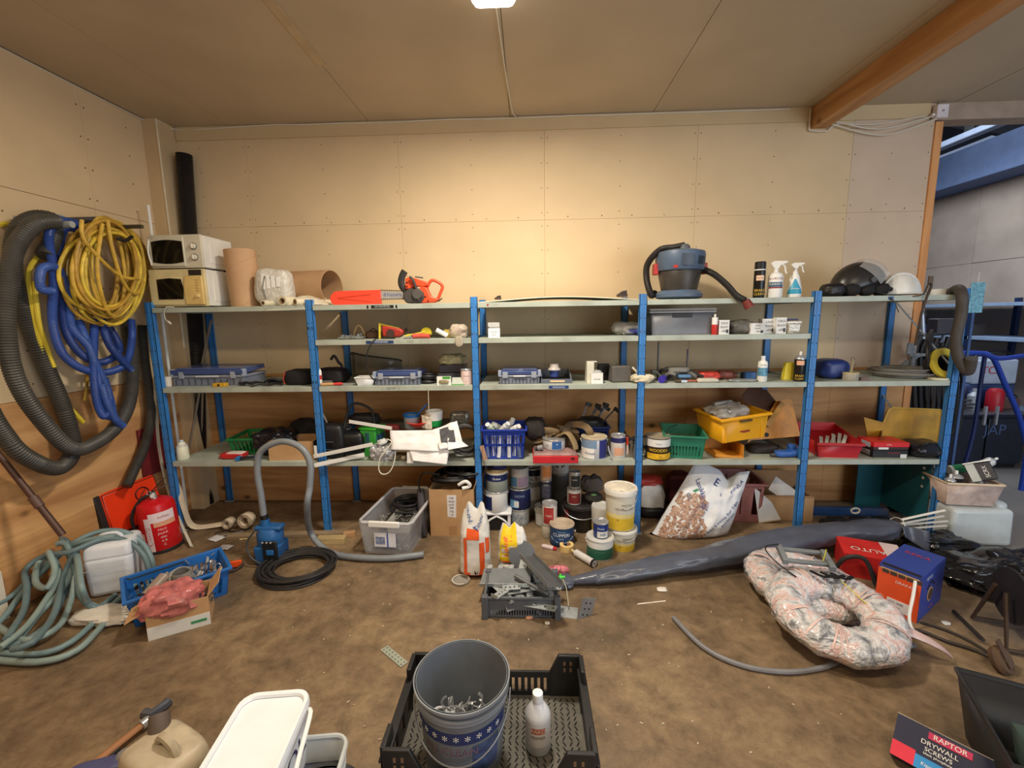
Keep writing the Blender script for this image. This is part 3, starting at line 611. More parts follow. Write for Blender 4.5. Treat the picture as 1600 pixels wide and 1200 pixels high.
hp = [V((.03, 0, h*1.07)), V((-k*.3, 0, h*1.03)), V((-k*.9, -.02, h*.98)), V((-k*1.42, -.03, h*.72)), V((-k*1.45, -.03, h*.42)), V((-k*1.2, .0, h*.12)), V((-k*.9, .1, .06)), V((-k*.2, .3, .04)), V((k*.9, .25, .05)), V((k*1.1, .05, h*.45))]
hp = hp[:7]; obj('hose', corr(hp, .026, .011, .14), M((34, 30, 28), .5), t)
h2_ = [V((k*1.0, -.03, h*.58)), V((k*1.25, -.12, h*.46)), V((k*1.6, -.2, h*.24)), V((k*1.8, -.26, h*.06)), V((k*2.1, -.30, -h*.05))]
obj('hose', corr(h2_, .024, .011, .14), M((40, 36, 34), .5), t); obj('hose_end', B().cyl(h2_[-1], h2_[-1]+V((.03, -.01, -.05)), .027, .034), M((120, 50, 44)), t)
# cleaning bottles
x, Yc, r, h = SC(1176, 1195, 409, .10, Z4)
spraycan('tall black spray can with white band and gold oval label', x, Yc, Z4, r, h, M((24, 22, 20), .3), STEEL, BLACK, capped=True, txt=((.16, 'BRAKE\nCLEAN', .026, (220, 180, 60)), (.54, 'MOTIP', .014, (40, 30, 20))),
  extra=lambda t: (wrap(t, r*1.02, h*.76, h*.79, -179, 180, WHITE), wrap(t, r*1.01, h*.48, h*.62, -40, 40, M((226, 190, 160)))))
x, Yc, r, h = SC(1198, 1223, 425, .10, Z4)
t = bottle('large white spray bottle with red and blue printed label', x, Yc, Z4, r, h, WHITE, WHITE, 'spray_bottle', 'spray bottle', [(0, 0), (.96, 0), (1, .04), (1, .82), (.8, .93), (.35, .98), (.32, 1.0)])
wrap(t, r*1.01, h*.42, h*.60, -60, 60, M((56, 92, 120))); wrap(t, r*1.01, h*.36, h*.415, -60, 60, M((140, 50, 60))); text(t, 'ALLPROTEK', .02, (0, 0, h*.73), m=M((150, 50, 60)), bend=r*1.015); text(t, 'PUHDISTA', .022, (0, 0, h*.52), m=WHITE, bend=r*1.018); trigger(t, h, 1.15, WHITE)
x, Yc, r, h = SC(1228, 1253, 424, .12, Z4)
t = bottle('smaller white spray bottle with turquoise triangular label', x, Yc, Z4, r, h, WHITE, WHITE, 'spray_bottle', 'spray bottle', [(0, 0), (.96, 0), (1, .04), (.98, .35), (.6, .80), (.36, .92), (.34, 1.0)])
tq = B()
for i in range(8):
    f0, f1 = .14+.07*i, .14+.07*(i+1); rr = lambda f: r*(1.02 if f < .35 else (.98-.38*(f-.35)/.45)+.03); wd_ = 64*(1-i/8.5)
    tq.lathe([(rr(f0), f0*h), (rr(f1), f1*h)], 6, a0=R(-90-wd_), a1=R(-90+wd_))
obj('label', tq, M((52, 156, 190), .4, var=.1), t); text(t, 'Lasinpesu', .017, (0, 0, h*.34), m=WHITE, bend=r*1.06); trigger(t, h, .9, WHITE)
# helmets
x, w, h = PB(1297, 1384, 412, Z4, .2)
t = T('motorcycle_helmet', 'black open-face helmet with raised clear visor', 'helmet', (x, .2, Z4+.0)); 
def shell(a, b_, rx, ry, rz_, cut, c=(0, 0, 0), tilt=0): 
    th = PI*2*a; ph = R(cut)+(PI/2-R(cut))*b_; p = V((rx*math.cos(ph)*math.cos(th), ry*math.cos(ph)*math.sin(th), rz_*math.sin(ph)))
    if tilt: p = Matrix.Rotation(R(tilt), 3, 'Y') @ p
    return p+V(c)
k = w/2
obj('shell', B().grid(lambda a, b_: shell(a, b_, k*.92, .13, h*.72, 2, (-.01, 0, h*.30), -20), 32, 14, True), M((44, 42, 42), .3, var=.1), t, solid=.012)
obj('lining', B().grid(lambda a, b_: shell(a, b_, k*.86, .12, h*.64, -8, (.0, 0, h*.29), -20), 24, 10, True), M((20, 18, 18), .9), t)
def vis(a, b_): th = R(-80+160*a); ph = R(-8+62*b_); p = V((k*1.0*math.cos(ph)*math.cos(th), .145*math.cos(ph)*math.sin(th), h*.78*math.sin(ph))); return Matrix.Rotation(R(-38), 3, 'Y') @ p+V((k*.04, 0, h*.34))
obj('visor', B().grid(vis, 22, 10), M((226, 226, 224), .06, var=0, al=.3), t)
obj('visor_hinge', B().cyl((0, -.135, h*.48), (0, -.148, h*.48), .02), M((70, 68, 68)), t)
for i in range(3): obj('padding', B().blob((-k*.55+k*.5*i, -.09, .05), (k*.55, .09, .09), .8, .2, 3, 18, i), M((26, 24, 24), .8), t)
obj('chin_strap', B().tube(sp([(k*.1, -.1, .04), (k*.35, -.17, .01), (k*.5, -.215, -.04), (k*.62, -.215, -.09), (k*.7, -.215, -.12)], .02), .008, 6, flat=.35), M((70, 70, 72)), t)
tag(obj('black_pouch', B().blob((sx(1300, Z4, .12), .12, Z4+.05), (.16, .12, .10), .7, .2, 4, 26, 5), M((26, 24, 26), .4, bump=.3)), 'small shiny black pouch beside the last blue post', 'pouch')
x, w, h = PB(1373, 1443, 429, Z4, .18)
t = T('hard_hat', 'white ribbed safety helmet lying beside the visored helmet', 'helmet', (x, .2, Z4+.004)); k = w/2
obj('shell', B().grid(lambda a, b_: shell(a, b_, k*.86, .12, h*.97, 0, (-.01, 0, .008)), 36, 14, True), WHITE, t, solid=.004)
br = obj('brim', B().lathe([(1, 0), (1.12, -.04), (1.13, -.02), (1, .06)], 36), WHITE, t); br.scale = (k*.88, .125, .12); br.location = (-.0, 0, .012)
for i in (-1, 0, 1): obj('rib', B().tube([shell(0 if f < 1 else .5, f if f < 1 else 2-f, k*.86, .12, h*.97, 0, (-.01, i*.03, .010)) for f in [.25+j*.125 for j in range(13)]], .006, 6), WHITE, t)
obj('vent', B().cyl((-k*.78, -.07, .045), (-k*.86, -.09, .045), .018), BLACK, t)
tag(obj('tape_roll', B().lathe([(.03, 0), (.055, 0), (.055, .045), (.03, .045), (.03, 0)], 24, (sx(1464, Z4, .15), .15, Z4)), WHITE), 'small white roll at the right end of the top shelf', 'roll')
t = T('webbing_strap', 'dark webbing strap hung over the right end of the top shelf', 'strap', (0, 0, 0))
P = [at(u, v, y) for u, v, y in ((1404, 462, .1), (1428, 463, .0), (1442, 460, -.01), (1447, 452, -.01), (1453, 440, -.01), (1455, 448, -.015), (1449, 462, -.02), (1440, 490, -.02), (1430, 540, .02))]
obj('webbing', B().tube(sp(P, .03), .009, 6, flat=.4), M((72, 62, 58), .8), t); obj('buckle', B().cb(at(1454, 437, -.02), (.03, .01, .05)), M((90, 74, 60), .5, .5), t)
P = [at(u, v, y) for u, v, y in ((1470, 462, .25), (1484, 459, .12), (1497, 452, .02), (1503, 462, -.05), (1502, 490, -.06), (1494, 530, -.06), (1498, 560, -.06), (1512, 580, -.08), (1518, 560, -.12))]
tag(obj('suction_hose', corr(P[1:], .035, .014, .06), M((72, 66, 62), .6, var=.15)), 'thick dark grey hose hung over the right-hand blue post', 'hose')
# third level
GRY = M((108, 112, 120), .45, var=.1, dirt=.15)
def Lx(u, z, Y): return sx(u, z, Y)
# ---------------------------------------------------------------- third level (just under the top)
z = Z3
t = T('cable_tie_pile', 'flat heap of grey cable ties and clips at the left of the narrow shelf', 'clips', (Lx(548, z, .12), .12, z)); 
obj('tie', junk(B(), 0, 0, .16, .1, .004, .025, 50, 3, (0, 2)), M((120, 122, 120), .5), t, kind='stuff'); obj('bag', B().blob((0.01, 0, .012), (.2, .13, .024), .6, .3, 4, 26, 8), M((150, 150, 144), .25, var=.1, al=.55), t)
for u, lab, c in ((562, 'beige plastic hook leaning at the back of the narrow shelf', (176, 150, 104)), (585, 'small brown leather tool holder on the narrow shelf', (94, 66, 52))):
    t = T('hook' if u < 570 else 'tool_holder', lab, 'hook' if u < 570 else 'holder', (Lx(u, z, .2), .2, z))
    if u < 570: obj('stem', B().tube(sp([(-.05, 0, .02), (-.02, 0, .09), (.01, 0, .10), (.05, 0, .02)], .01), .008), M(c), t); obj('plate', B().box(-.07, .06, -.02, .02, 0, .012), M((120, 100, 80)), t, bev=.003)
    else: obj('pouch', B().blob((0, 0, .03), (.13, .09, .06), .6, .2, 4, 24, 9), M(c, .8), t); obj('loop', B().tube(sp([(-.03, -.02, .05), (0, -.02, .08), (.04, -.02, .05)], .01), .005), M((60, 44, 36)), t)
x = Lx(598, z, .08); t = T('jigsaw', 'red power jigsaw with yellow frame and black cord hanging down', 'power tool', (x, .1, z))
YEL = M((206, 190, 60), .45); RD = M((168, 50, 40), .45, var=.15)
obj('body', B().pris_y([(.0, .02), (.14, .015), (.17, .05), (.15, .075), (.04, .10), (.0, .10)], -.035, .035), RD, t, bev=.012)
obj('blade_frame', B().pris_y([(-.035, -.0), (-.02, 0), (-.012, .12), (-.028, .125)], -.015, .015), YEL, t, bev=.003); obj('upper_frame', B().tube([(-.02, 0, .115), (.13, 0, .075)], .007), YEL, t)
obj('motor', B().cyl((.07, -.036, .045), (.07, -.048, .045), .03), M((70, 50, 46)), t); obj('knob', B().cyl((.17, 0, .06), (.19, 0, .07), .012), BLACK, t)
P = [V((-.02, -.06, .01)), V((-.05, -.12, -.02)), V((-.095, -.13, -.12)), V((-.10, -.12, -.22)), V((-.075, -.09, -.30)), V((-.06, -.02, -.33))]
obj('cord', B().tube(sp(P, .02), .0055), M((38, 36, 36)), t)
x = Lx(628, z, .08); t = T('notepad', 'thin grey green card leaning beside the red tool', 'card', (x, .07, z)); obj('sheet', B().T((0, 0, .001), (R(-60), 0, 0)).box(-.05, .07, -.002, .002, 0, .06), M((150, 156, 140), .6), t); obj('edge', B().T((0, 0, .001), (R(-60), 0, 0)).box(-.05, .07, -.003, .003, .056, .062), M((196, 190, 110), .6), t)
x = Lx(652, z, .07); t = T('red_handle_tool', 'red hand tool lying flat in front of the yellow tape', 'hand tool', (x, .06, z)); obj('handle', B().tube(sp([(-.03, 0, .02), (.04, 0, .022), (.10, -.005, .018)], .02), .018, 12), M((206, 84, 70), .4), t); obj('blade', B().box(-.1, -.03, -.012, .012, .006, .014), STEEL, t); obj('tail', B().tube([(-.1, .01, .02), (.06, .03, .05)], .006), YEL, t)
for u, rr, lab in ((667, .042, 'bright yellow round tape measure on the narrow shelf'), (703, .04, 'dull yellow tape measure case with curved top')):
    x = Lx(u, z, .14); t = T('tape_measure', lab, 'tape measure', (x, .14, z)); obj('case', B().cyl((0, -.02, rr), (0, .02, rr), rr, n=22) if u < 690 else B().frus(.06, .05, .085, .06, 0, .065), M((224, 206, 50) if u < 690 else (196, 176, 90), .4), t, bev=.003)
    obj('strap', B().box(-.03, .04, -.026, -.02, .01, .03) if u < 690 else B().cyl((.055, 0, .015), (.075, -.03, .03), .03, .02), BLACK if u < 690 else M((226, 214, 60)), t, bev=.002)
x = Lx(684, z, .08); t = T('white_plastic_pipe', 'short white plastic elbow with dark bore beside the yellow tape', 'pipe', (x, .08, z)); obj('pipe', B().cyl((-.01, 0, .065), (.07, .02, .018), .018, n=18), WHITE, t); obj('bore', B().cyl((-.011, 0, .066), (-.004, 0, .062), .012), BLACK, t)
x = Lx(718, z, .12); t = T('gathered_bag', 'crumpled clear plastic bag hanging over the shelf edge by the middle post', 'plastic bag', (x, .12, z)); obj('bag', B().blob((0, -.02, .05), (.14, .13, .11), .7, .35, 5, 34, 4), M((206, 190, 172), .25, var=.2, al=.7), t); obj('tail', B().blob((.015, -.128, -.02), (.06, .012, .08), .7, .2, 5, 16, 2), M((180, 170, 150), .3, al=.8), t); obj('contents', B().blob((.01, -.04, .04), (.05, .05, .04), .8, .2, 5, 14, 2), M((150, 60, 50)), t)
x, w, h = PB(763, 781, 513, z, .05); t = cbox('small open white box with raised lid near the middle post', x, .05, z, w, .06, h, 0, WHITE, ((2, .035, -30),), 'small_box', 'box'); text(t, 'DIN 7504', .012, (0, -.001, h*.6), m=INK); text(t, '4,8x19', .012, (0, -.001, h*.3), m=INK)
obj('lid_flap', B().T((0, 0, h+.0), (R(18), 0, R(0))).box(-w/2, w/2, 0, .003, .012, .045), WHITE, t)
x = Lx(986, z, .2); t = T('bag_of_parts', 'clear plastic bag with blue and red print behind the fourth post', 'plastic bag', (x, .2, z)); obj('bag', B().blob((-.03, 0, .05), (.24, .16, .1), .8, .4, 4, 34, 6), M((196, 194, 190), .2, var=.2, al=.5), t); obj('print', B().blob((.01, -.03, .03), (.14, .10, .055), .7, .2, 5, 22, 7), M((70, 80, 150), .4, var=.6, sc=40), t); obj('white_patch', B().blob((0, -.02, .045), (.13, .08, .05), .7, .3, 5, 16, 8), WHITE, t)
# grey lidded crate
x, w, h = PB(1017, 1117, 488, z, .03); t = T('grey_crate', 'grey plastic crate with ribbed folded lid, under the vacuum cleaner', 'crate', (x, .24, z)); d = .36; w *= .98
gb = B().frus(w*.93, d*.93, w, d, 0, h); gb.f = [f for i, f in enumerate(gb.f) if i != 1]
obj('shell', gb, GRY, t, solid=.004)
for k in range(3): obj('ridge', B().frus(w*(.945+.02*k), d*(.945+.02*k), w*(.95+.02*k), d*(.95+.02*k), h*(.25+.25*k), h*(.28+.25*k)), GRY, t)
for zz in (h-.002, h+.016):
    r_ = B(); r_.box(-w*.53, w*.53, -d*.54, -d*.52, zz, zz+.012); r_.box(-w*.53, w*.53, d*.5, d*.52, zz, zz+.012); r_.box(-w*.53, -w*.51, -d*.52, d*.5, zz, zz+.012); r_.box(w*.51, w*.53, -d*.52, d*.5, zz, zz+.012)
    for i in range(15): xx = -w*.5+w*i/14; r_.box(xx-.002, xx+.002, -d*.52, d*.5, zz+.004, zz+.010)
    obj('lid_frame', r_, M((140, 142, 144), .45), t, kind='stuff')
obj('hand_hole', B().box(-w*.16, w*.16, -d*.5-.004, -d*.5+.0, h*.80, h*.97), M((30, 30, 34)), t, bev=.003)
tag(obj('black_lever', B().tube(sp([at(1063, 475, .05), at(1066, 474, .05), at(1086, 471, .05), at(1091, 471, .05)], .01), .007), BLACK), 'short black lever hanging just under the top shelf', 'lever')
x, Yc, r, h = SC(1111, 1122, 491, .04, z); t = bottle('small white and red bottle against the grey crate', x, Yc, z, r*.9, h, M((196, 50, 44), .4), WHITE, band=(.5, .85, WHITE)); 
def cart(u0, u1, vt, Y, lab, ln=('3,9x32', 'RUUVI', 'x200'), z=Z3, dp=.07):
    x, w, h = PB(u0, u1, vt, z, Y); t = T('screw_box', lab, 'small box', (x, Y, z)); obj('carton', B().box(-w/2, w/2, 0, dp, 0, h), M((226, 226, 224), .6, var=.05), t, bev=.001)
    for i, s in enumerate(ln): text(t, s, h*.2, (0, -.0012, h*(.78-.27*i)), m=M((40, 40, 44)), wx=.9)
    obj('barcode', B().box(w*.2, w*.42, -.001, 0, h*.1, h*.35), M((60, 60, 62)), t)
cart(1123, 1139, 500, .03, 'white screw box standing beside the red and white bottle')
cart(1173, 1194, 505, .03, 'low wide white screw box in the middle of the row')
cart(1190, 1212, 498, .07, 'tall white screw box behind the low wide one', dp=.06)
cart(1212, 1228, 496, .03, 'narrow white screw box beside the small tub')
x, w, h = PB(1229, 1251, 501, z, .03); t = T('small_tub', 'small clear tub with blue lid at the end of the narrow shelf', 'tub', (x, .07, z)); obj('body', B().frus(w*.85, .08, w, .09, 0, h), M((170, 160, 140), .3, var=.5, sc=60), t, bev=.004); obj('rim', B().frus(w*1.02, .095, w*1.02, .095, h*.8, h*.92), WHITE, t, bev=.003); obj('lid', B().box(-w*.4, w*.5, .0, .05, h, h+.012), M((50, 60, 110)), t, bev=.003); obj('print', B().box(-w*.36, w*.36, -.048, -.044, h*.2, h*.7), M((225, 225, 222), var=.5, sc=90), t)
tag(obj('crumpled_grey_bag', B().blob((Lx(1156, z, .12), .12, z+.05), (.17, .14, .11), .8, .4, 4, 34, 11), M((104, 100, 94), .4, var=.2, al=.8)), 'crumpled smoky plastic bag between the white screw boxes', 'plastic bag')
# ---------------------------------------------------------------- second level
z = Z2
def organiser(label, u0, u1, vt, z, Y, rz=0, dp=.26, loose=False, lidc=(66, 82, 130)):
    x, w, h = PB(u0, u1, vt, z, Y); t = T('organiser_box', label, 'organiser box', (x, Y, z), rz); g = M((112, 118, 134), .45, var=.12)
    obj('base', B().box(-w/2, w/2, 0, dp, 0, h*.42), g, t, bev=.004)
    obj('middle_tray', B().box(-w/2-.006, w/2+.006, -.006, dp+.006, h*.44, h*.58), M((130, 136, 150), .4), t, bev=.004)
    obj('lid', B().T((0, 0, 0), (R(4 if loose else 0), 0, 0)).box(-w/2-.004, w/2+.004, -.004, dp, h*.62, h*.86), M(lidc, .25, var=.1), t, bev=.004)
    obj('lid_window', B().box(-w/2+.02, w/2-.02, .02, dp-.02, h*.87, h*.95), M((90, 104, 150), .15, var=.2, al=.8), t, bev=.003)
    for s in (-1, 1):
        obj('latch', B().box(s*w*.36-.02, s*w*.36+.02, -.012, -.004, h*.4, h*.8), M((150, 156, 168), .4), t, bev=.002); obj('corner_clip', B().box(s*w*.5-.012, s*w*.5+.012, -.01, .03, h*.5, h*.9), M((150, 160, 180), .3), t, bev=.003)
    c = B()
    for i in range(11): xx = -w*.45+w*.9*i/10; c.box(xx-.004, xx+.004, -.003, 0, h*.06, h*.36)
    obj('grip_rib', c, M((70, 74, 84)), t, kind='stuff'); obj('handle', B().box(-w*.16, w*.16, -.016, -.004, h*.46, h*.56), M((190, 194, 200), .4), t, bev=.003); return t
organiser('grey tool organiser with blue lid, left end of the second shelf', 271, 382, 574, z, .12, 0, .3, True)
x = Lx(352, z, .06); t = T('bit_box', 'small amber case of drill bits before the left organiser', 'bit case', (x-.04, .04, z)); obj('case', B().box(-.05, .05, 0, .05, 0, .03), M((196, 150, 40), .4), t, bev=.004); obj('window', B().cyl((0, -.002, .015), (0, .002, .015), .009), BLACK, t)
x = Lx(262, z, .1); tag(obj('white_tub', B().lathe([(0, 0), (.03, 0), (.034, .075), (.03, .08), (0, .08)], 18, (x, .1, z)), M((214, 208, 196), .5)), 'small white tub at the very left of the second shelf', 'tub')
b_ = T('tool_heap', 'flat heap of black pliers and straps on the second shelf', 'hand tools', (Lx(400, z, .1), .1, z)); q_ = random.Random(5)
for i in range(9): obj('tool', B().T((-.15+.04*i+q_.random()*.02, (q_.random()-.5)*.1, .012+.004*i % .01), (0, 0, q_.random()*3)).tube(sp([(-.06, 0, 0), (-.01, .01, .008), (.02, 0, .004), (.06, -.012, 0)], .02), .010, 8), M((34, 32, 34), .5), b_)
t = T('tool_bag', 'black fabric tool bag with red piping beside the second post', 'tool bag', (Lx(468, z, .14), .18, z)); obj('body', B().blob((0, 0, .055), (.22, .2, .13), .5, .1, 3, 32, 2, 1), M((20, 18, 20), .8), t); obj('piping', B().tube(sp([(-.09, -.09, .01), (-.098, -.095, .05), (-.08, -.09, .11)], .02), .004), M((170, 56, 44)), t); obj('strap', B().tube(sp([(-.1, -.05, .02), (-.2, -.07, .05), (-.3, -.05, .01)], .02), .02, 8, flat=.5), M((36, 38, 42), .7), t)
x, Yc, r, h = SC(492, 502, 569, .05, z); bottle('white squeeze bottle with red band behind the second post', x, Yc, z, r*1.3, h, WHITE, WHITE, band=(.3, .5, M((190, 50, 50))))
tag(obj('dark_bag', B().blob((Lx(520, z, .22), .24, z+.06), (.24, .2, .13), .6, .2, 3, 32, 12, 1), M((22, 18, 22), .6)), 'low black bag lying behind the wooden-handled chisel', 'bag')
P = [at(u, v, .35) for u, v in ((517, 562), (522, 556), (529, 566), (534, 572), (530, 582))]; tag(obj('gas_hose_nozzle', B().tube(sp(P, .01), .012), M((46, 44, 44))), 'dark bent tool sticking up behind the black bag', 'hand tool')
t = T('chisel', 'wooden-handled red chisel lying at the shelf front', 'chisel', (Lx(520, z, .03), .05, z+.014), R(10)); obj('handle', B().lathe([(0, -.1), (.011, -.098), (.013, -.02), (.009, 0)], 12), M((196, 150, 100), .6), t); obj('ferrule', B().lathe([(.010, 0), (.012, .05), (.006, .07), (0, .07)], 12), M((196, 50, 46), .4), t); obj('blade', B().box(-.004, .004, -.001, .001, .065, .14), STEEL, t)
for c in t.children: c.rotation_euler = (R(90), 0, R(90))
t = T('grey_rod', 'short grey foam rod lying beside the wooden-handled chisel', 'rod', (Lx(508, z, .1), .1, z+.018)); obj('rod', B().cyl((-.06, 0, 0), (.06, 0, .0), .018), M((90, 88, 86), .8), t); obj('end', B().cyl((.06, 0, 0), (.064, 0, 0), .012), M((60, 58, 58)), t)
x, w, h = PB(555, 585, 590, z, .04); t = T('white_tray', 'small white plastic tray with rounded rim', 'tray', (x, .09, z)); gb = B().frus(w*.72, .08, w, .12, 0, h); gb.f.pop(1); obj('tray', gb, M((226, 228, 230), .3), t, solid=.003); obj('rim', B().tube([(-w/2, -.06, h), (w/2, -.06, h), (w/2, .06, h), (-w/2, .06, h)], .004, closed=True), WHITE, t)
organiser('grey organiser case with dark blue lid on the second bay', 586, 656, 578, z, .05, 0, .26)
coil_thing('cable_coil', 'flat coil of black cable beside the second organiser case', 'cable', (Lx(668, z, .14), .14, z), .04, .085, 12, .006, M((26, 25, 27), .5), .075, 4, .12, .8, step=.04)
t = T('face_shield', 'smoky transparent face shield standing at the back of the shelf', 'face shield', (Lx(585, z, .42), .42, z)); 
def fsf(a, b_): th = R(160+220*a); return V((.22*math.cos(th), .12*math.sin(th)+.08, .01+.22*b_*(1-.55*abs(a-.25))))
obj('shield', B().grid(fsf, 24, 6), M((110, 104, 90), .1, al=.45), t, solid=.002); obj('edge', B().tube([fsf(i/24, 1) for i in range(25)], .006), M((40, 38, 36)), t)
x, w, h = PB(684, 726, 571, z, .16); t = T('clear_drawer_box', 'smoky clear plastic box with a bag of bits on top', 'plastic box', (x, .16, z)); obj('box', B().box(-w/2, w/2, 0, .2, 0, h*.55), M((90, 92, 100), .15, al=.75), t, bev=.006); obj('upper_box', B().box(-w*.46, w*.5, 0.02, .2, h*.56, h), M((66, 66, 78), .2), t, bev=.006)
obj('bag_of_bits', B().blob((0.0, .1, h+.04), (w*1.0, .15, .09), .8, .4, 4, 30, 3), M((196, 190, 150), .2, var=.4, sc=50, al=.7), t)
x, w, h = PB(683, 705, 588, z, .03); t = T('seed_packet', 'small white and green packet with clear front by the pink can', 'packet', (x, .03, z)); obj('card', B().box(-w/2, w/2, 0, .004, 0, h), M((226, 228, 220), .5), t); obj('green_print', B().box(-w*.1, w*.45, -.001, 0, h*.7, h*.96), M((60, 150, 50)), t); obj('blister', B().blob((0, -.004, h*.38), (w*.7, .02, h*.5), .7, .2, 5, 18, 3), M((150, 140, 110), .2, var=.3, sc=80), t)
x, w, h = PB(706, 724, 589, z, .03); t = T('blister_pack', 'clear blister pack with green edge lying beside the packet', 'blister pack', (x, .03, z)); obj('card', B().T((0, 0, 0.001), (R(-30), 0, 0)).box(-w/2, w/2, 0, .003, 0, h), M((190, 196, 186), .2, al=.85), t); obj('edge', B().box(-w/2, w/2, -.02, .02, 0, .006), M((90, 160, 90)), t)
x, Yc, r, h = SC(720, 738, 578, .08, z); can('pink paint tin standing just left of the middle post', x, Yc, z, r, h, M((214, 184, 182), .4), ((.05, .9, -60, 60, M((220, 196, 192))),), ((.6, 'TIKKURILA', .012, (120, 90, 90)), (.2, 'o', .02, (190, 90, 60))))
organiser('grey organiser case with clear blue lid on the middle bay', 781, 843, 576, z, .05, 0, .26)
x, w, h = PB(845, 894, 583, z, .06); t = T('grey_bin', 'open-fronted grey parts bin holding a roll of clear tape', 'parts bin', (x, .06, z)); g = M((92, 98, 112), .45)
for p in (B().box(-w/2, w/2, 0, .28, 0, .006), B().box(-w/2, w/2, .27, .28, 0, h)): obj('panel', p, g, t)
for s in (-1, 1): obj('side', B().T((s*w*.47, 0, 0), (0, 0, R(90))).pris_y([(0, 0), (.28, 0), (.28, h), (.12, h*.95), (.03, h*.6), (0, h*.45)], -.003, .003), M((126, 132, 146), .4), t, bev=.002)
obj('front_lip', B().box(-w/2, w/2, -.004, .004, 0, h*.42), M((96, 102, 116), .4), t, bev=.003); obj('label', B().box(-w*.2, w*.26, -.006, -.004, h*.14, h*.30), M((222, 190, 150)), t)
obj('dark_insert', B().box(-w*.42, w*.42, .01, .2, .006, h*.3), M((30, 30, 34)), t)
x = Lx(866, z, .12); t = T('tape_dispenser', 'clear tape reel with a blue core resting in the grey bin', 'tape', (x, .13, z+.045)); obj('spool', B().lathe([(.015, 0), (.034, 0), (.034, .05), (.015, .05)], 20), M((52, 70, 140)), t); obj('reel', B().lathe([(0, .052), (.05, .052), (.05, .058), (.036, .075), (.034, .10), (0, .10)], 24), M((200, 190, 182), .15, al=.8), t)
x, w, h = PB(917, 928, 565, z, .05); t = T('white_carton', 'tall narrow white carton open at the top', 'carton', (x, .05, z)); obj('carton', B().box(-w/2, w/2, 0, .12, 0, h), M((208, 206, 190), .6), t, bev=.001); obj('flap', B().T((w/2, 0, h), (R(0), 0, 0)).box(0, .022, 0, .12, -.004, 0), WHITE, t)
x, w, h = PB(924, 942, 583, z, .03); t = cbox('small open white box with clear bag inside, beside the tall carton', x, .03, z, w, .07, h, 0, WHITE, (), 'small_box', 'box'); text(t, 'MUTTERI', .012, (0, -.001, h*.4), m=INK); obj('bag', B().blob((0, .035, h), (w*.9, .06, .04), .8, .4, 5, 16, 2), M((190, 190, 190), .2, al=.7), t)
x, w, h = PB(956, 990, 571, z, .05); t = T('abrasive_block', 'grey charcoal-coloured foam block with rounded face', 'foam block', (x, .06, z), R(8)); obj('block', B().frus(w*.95, .11, w*.9, .10, 0, h*.95, 0, .06), M((92, 88, 84), .9, bump=.3), t, bev=.012); obj('backing', B().box(-w*.9, -w*.35, .14, .17, .0, h*1.0), M((26, 24, 26), .6), t, bev=.004)
tag(obj('work_gloves', B().blob((Lx(1003, z, .04)+.0, .05, z+.035), (.16, .12, .07), .7, .35, 4, 34, 15), M((206, 196, 170), .8, var=.2)), 'pale work gloves bunched behind the fourth post', 'gloves')
tag(obj('glove_cuff', B().tube(sp([at(988, 574, .06), at(994, 580, .05), at(1000, 588, .05)], .01), .014, 10, flat=.6), M((214, 206, 186), .8)), 'pale fabric cuff poking up left of the fourth post', 'glove')
tag(obj('blue_cap_tube', B().lathe([(0, 0), (.024, 0), (.026, .03), (.024, .055), (0, .055)], 18).__class__().cyl((Lx(1034, z, .0), .01, z+.027), (Lx(1036, z, .1), .09, z+.027), .026, n=18), M((60, 50, 160), .4)), 'round violet-blue cap lying end-on at the shelf front', 'cap')
t = T('power_tool_heap', 'heap of grey and black clamps and drill parts on the fourth bay', 'power tools', (Lx(1050, z, .15), .16, z)); q_ = random.Random(9)
for i in range(10): obj('tool', B().T((-.1+.028*i, (q_.random()-.5)*.12, .02+.05*q_.random()), (q_.random()*.6, q_.random()*.6, q_.random()*3)).tube(sp([(-.07, 0, 0), (-.02, .02, .015), (.02, .01, .0), (.07, -.02, .005)], .02), .013, 8), M((44, 44, 46) if i % 2 else (112, 112, 110), .5), t)
obj('flat_body', B().blob((.04, 0, .085), (.18, .13, .045), .5, .2, 4, 26, 5), M((120, 118, 112), .5), t)
for u in (1029, 1075): x = Lx(u, z+.1, .2)-Lx(1050, z, .15); obj('rod', B().cyl((x, .06, 0), (x, .06, .30 if u < 1050 else .24), .007), M((100, 100, 106), .4, .6), t)
obj('blue_grip', B().box(.02, .12, -.1, -.04, .03, .055), M((90, 130, 170), .4), t, bev=.008)
t = T('paint_brush', 'paint brush with red-brown handle lying at the shelf front', 'brush', (Lx(1068, z, .03), .04, z+.012)); obj('handle', B().tube(sp([(.02, 0, 0), (.06, 0, .002), (.11, 0, 0)], .01), .012, 10, flat=.5), M((190, 100, 80)), t); obj('ferrule', B().box(-.02, .022, -.025, .025, -.008, .008), STEEL, t); obj('bristles', B().box(-.06, -.02, -.024, .024, -.007, .007), M((90, 76, 60), .9), t, bev=.003)
for i, (u, c, lab) in enumerate(((1106, (190, 60, 50), 'red and grey plastic tool bag lying flat on the fourth bay'), (1138, (120, 62, 50), 'dark red leather piece behind the fourth-bay tools'))):
    tag(obj('tool_sleeve', B().blob((Lx(u, z, .16), .17+.06*i, z+.032), (.17, .12, .065), .6, .3, 4, 32, 20+i), M(c, .5, var=.5, sc=25)), lab, 'pouch')
x = Lx(1107, z, .02); t = T('white_pad', 'flat white folded cloth pad at the shelf front', 'cloth', (x, .05, z)); obj('pad', B().blob((0, 0, .014), (.16, .09, .028), .4, .1, 4, 24, 2, 1), M((206, 200, 186), .8), t); obj('fold', B().box(-.07, .07, -.046, -.04, .008, .014), M((180, 176, 162), .8), t)
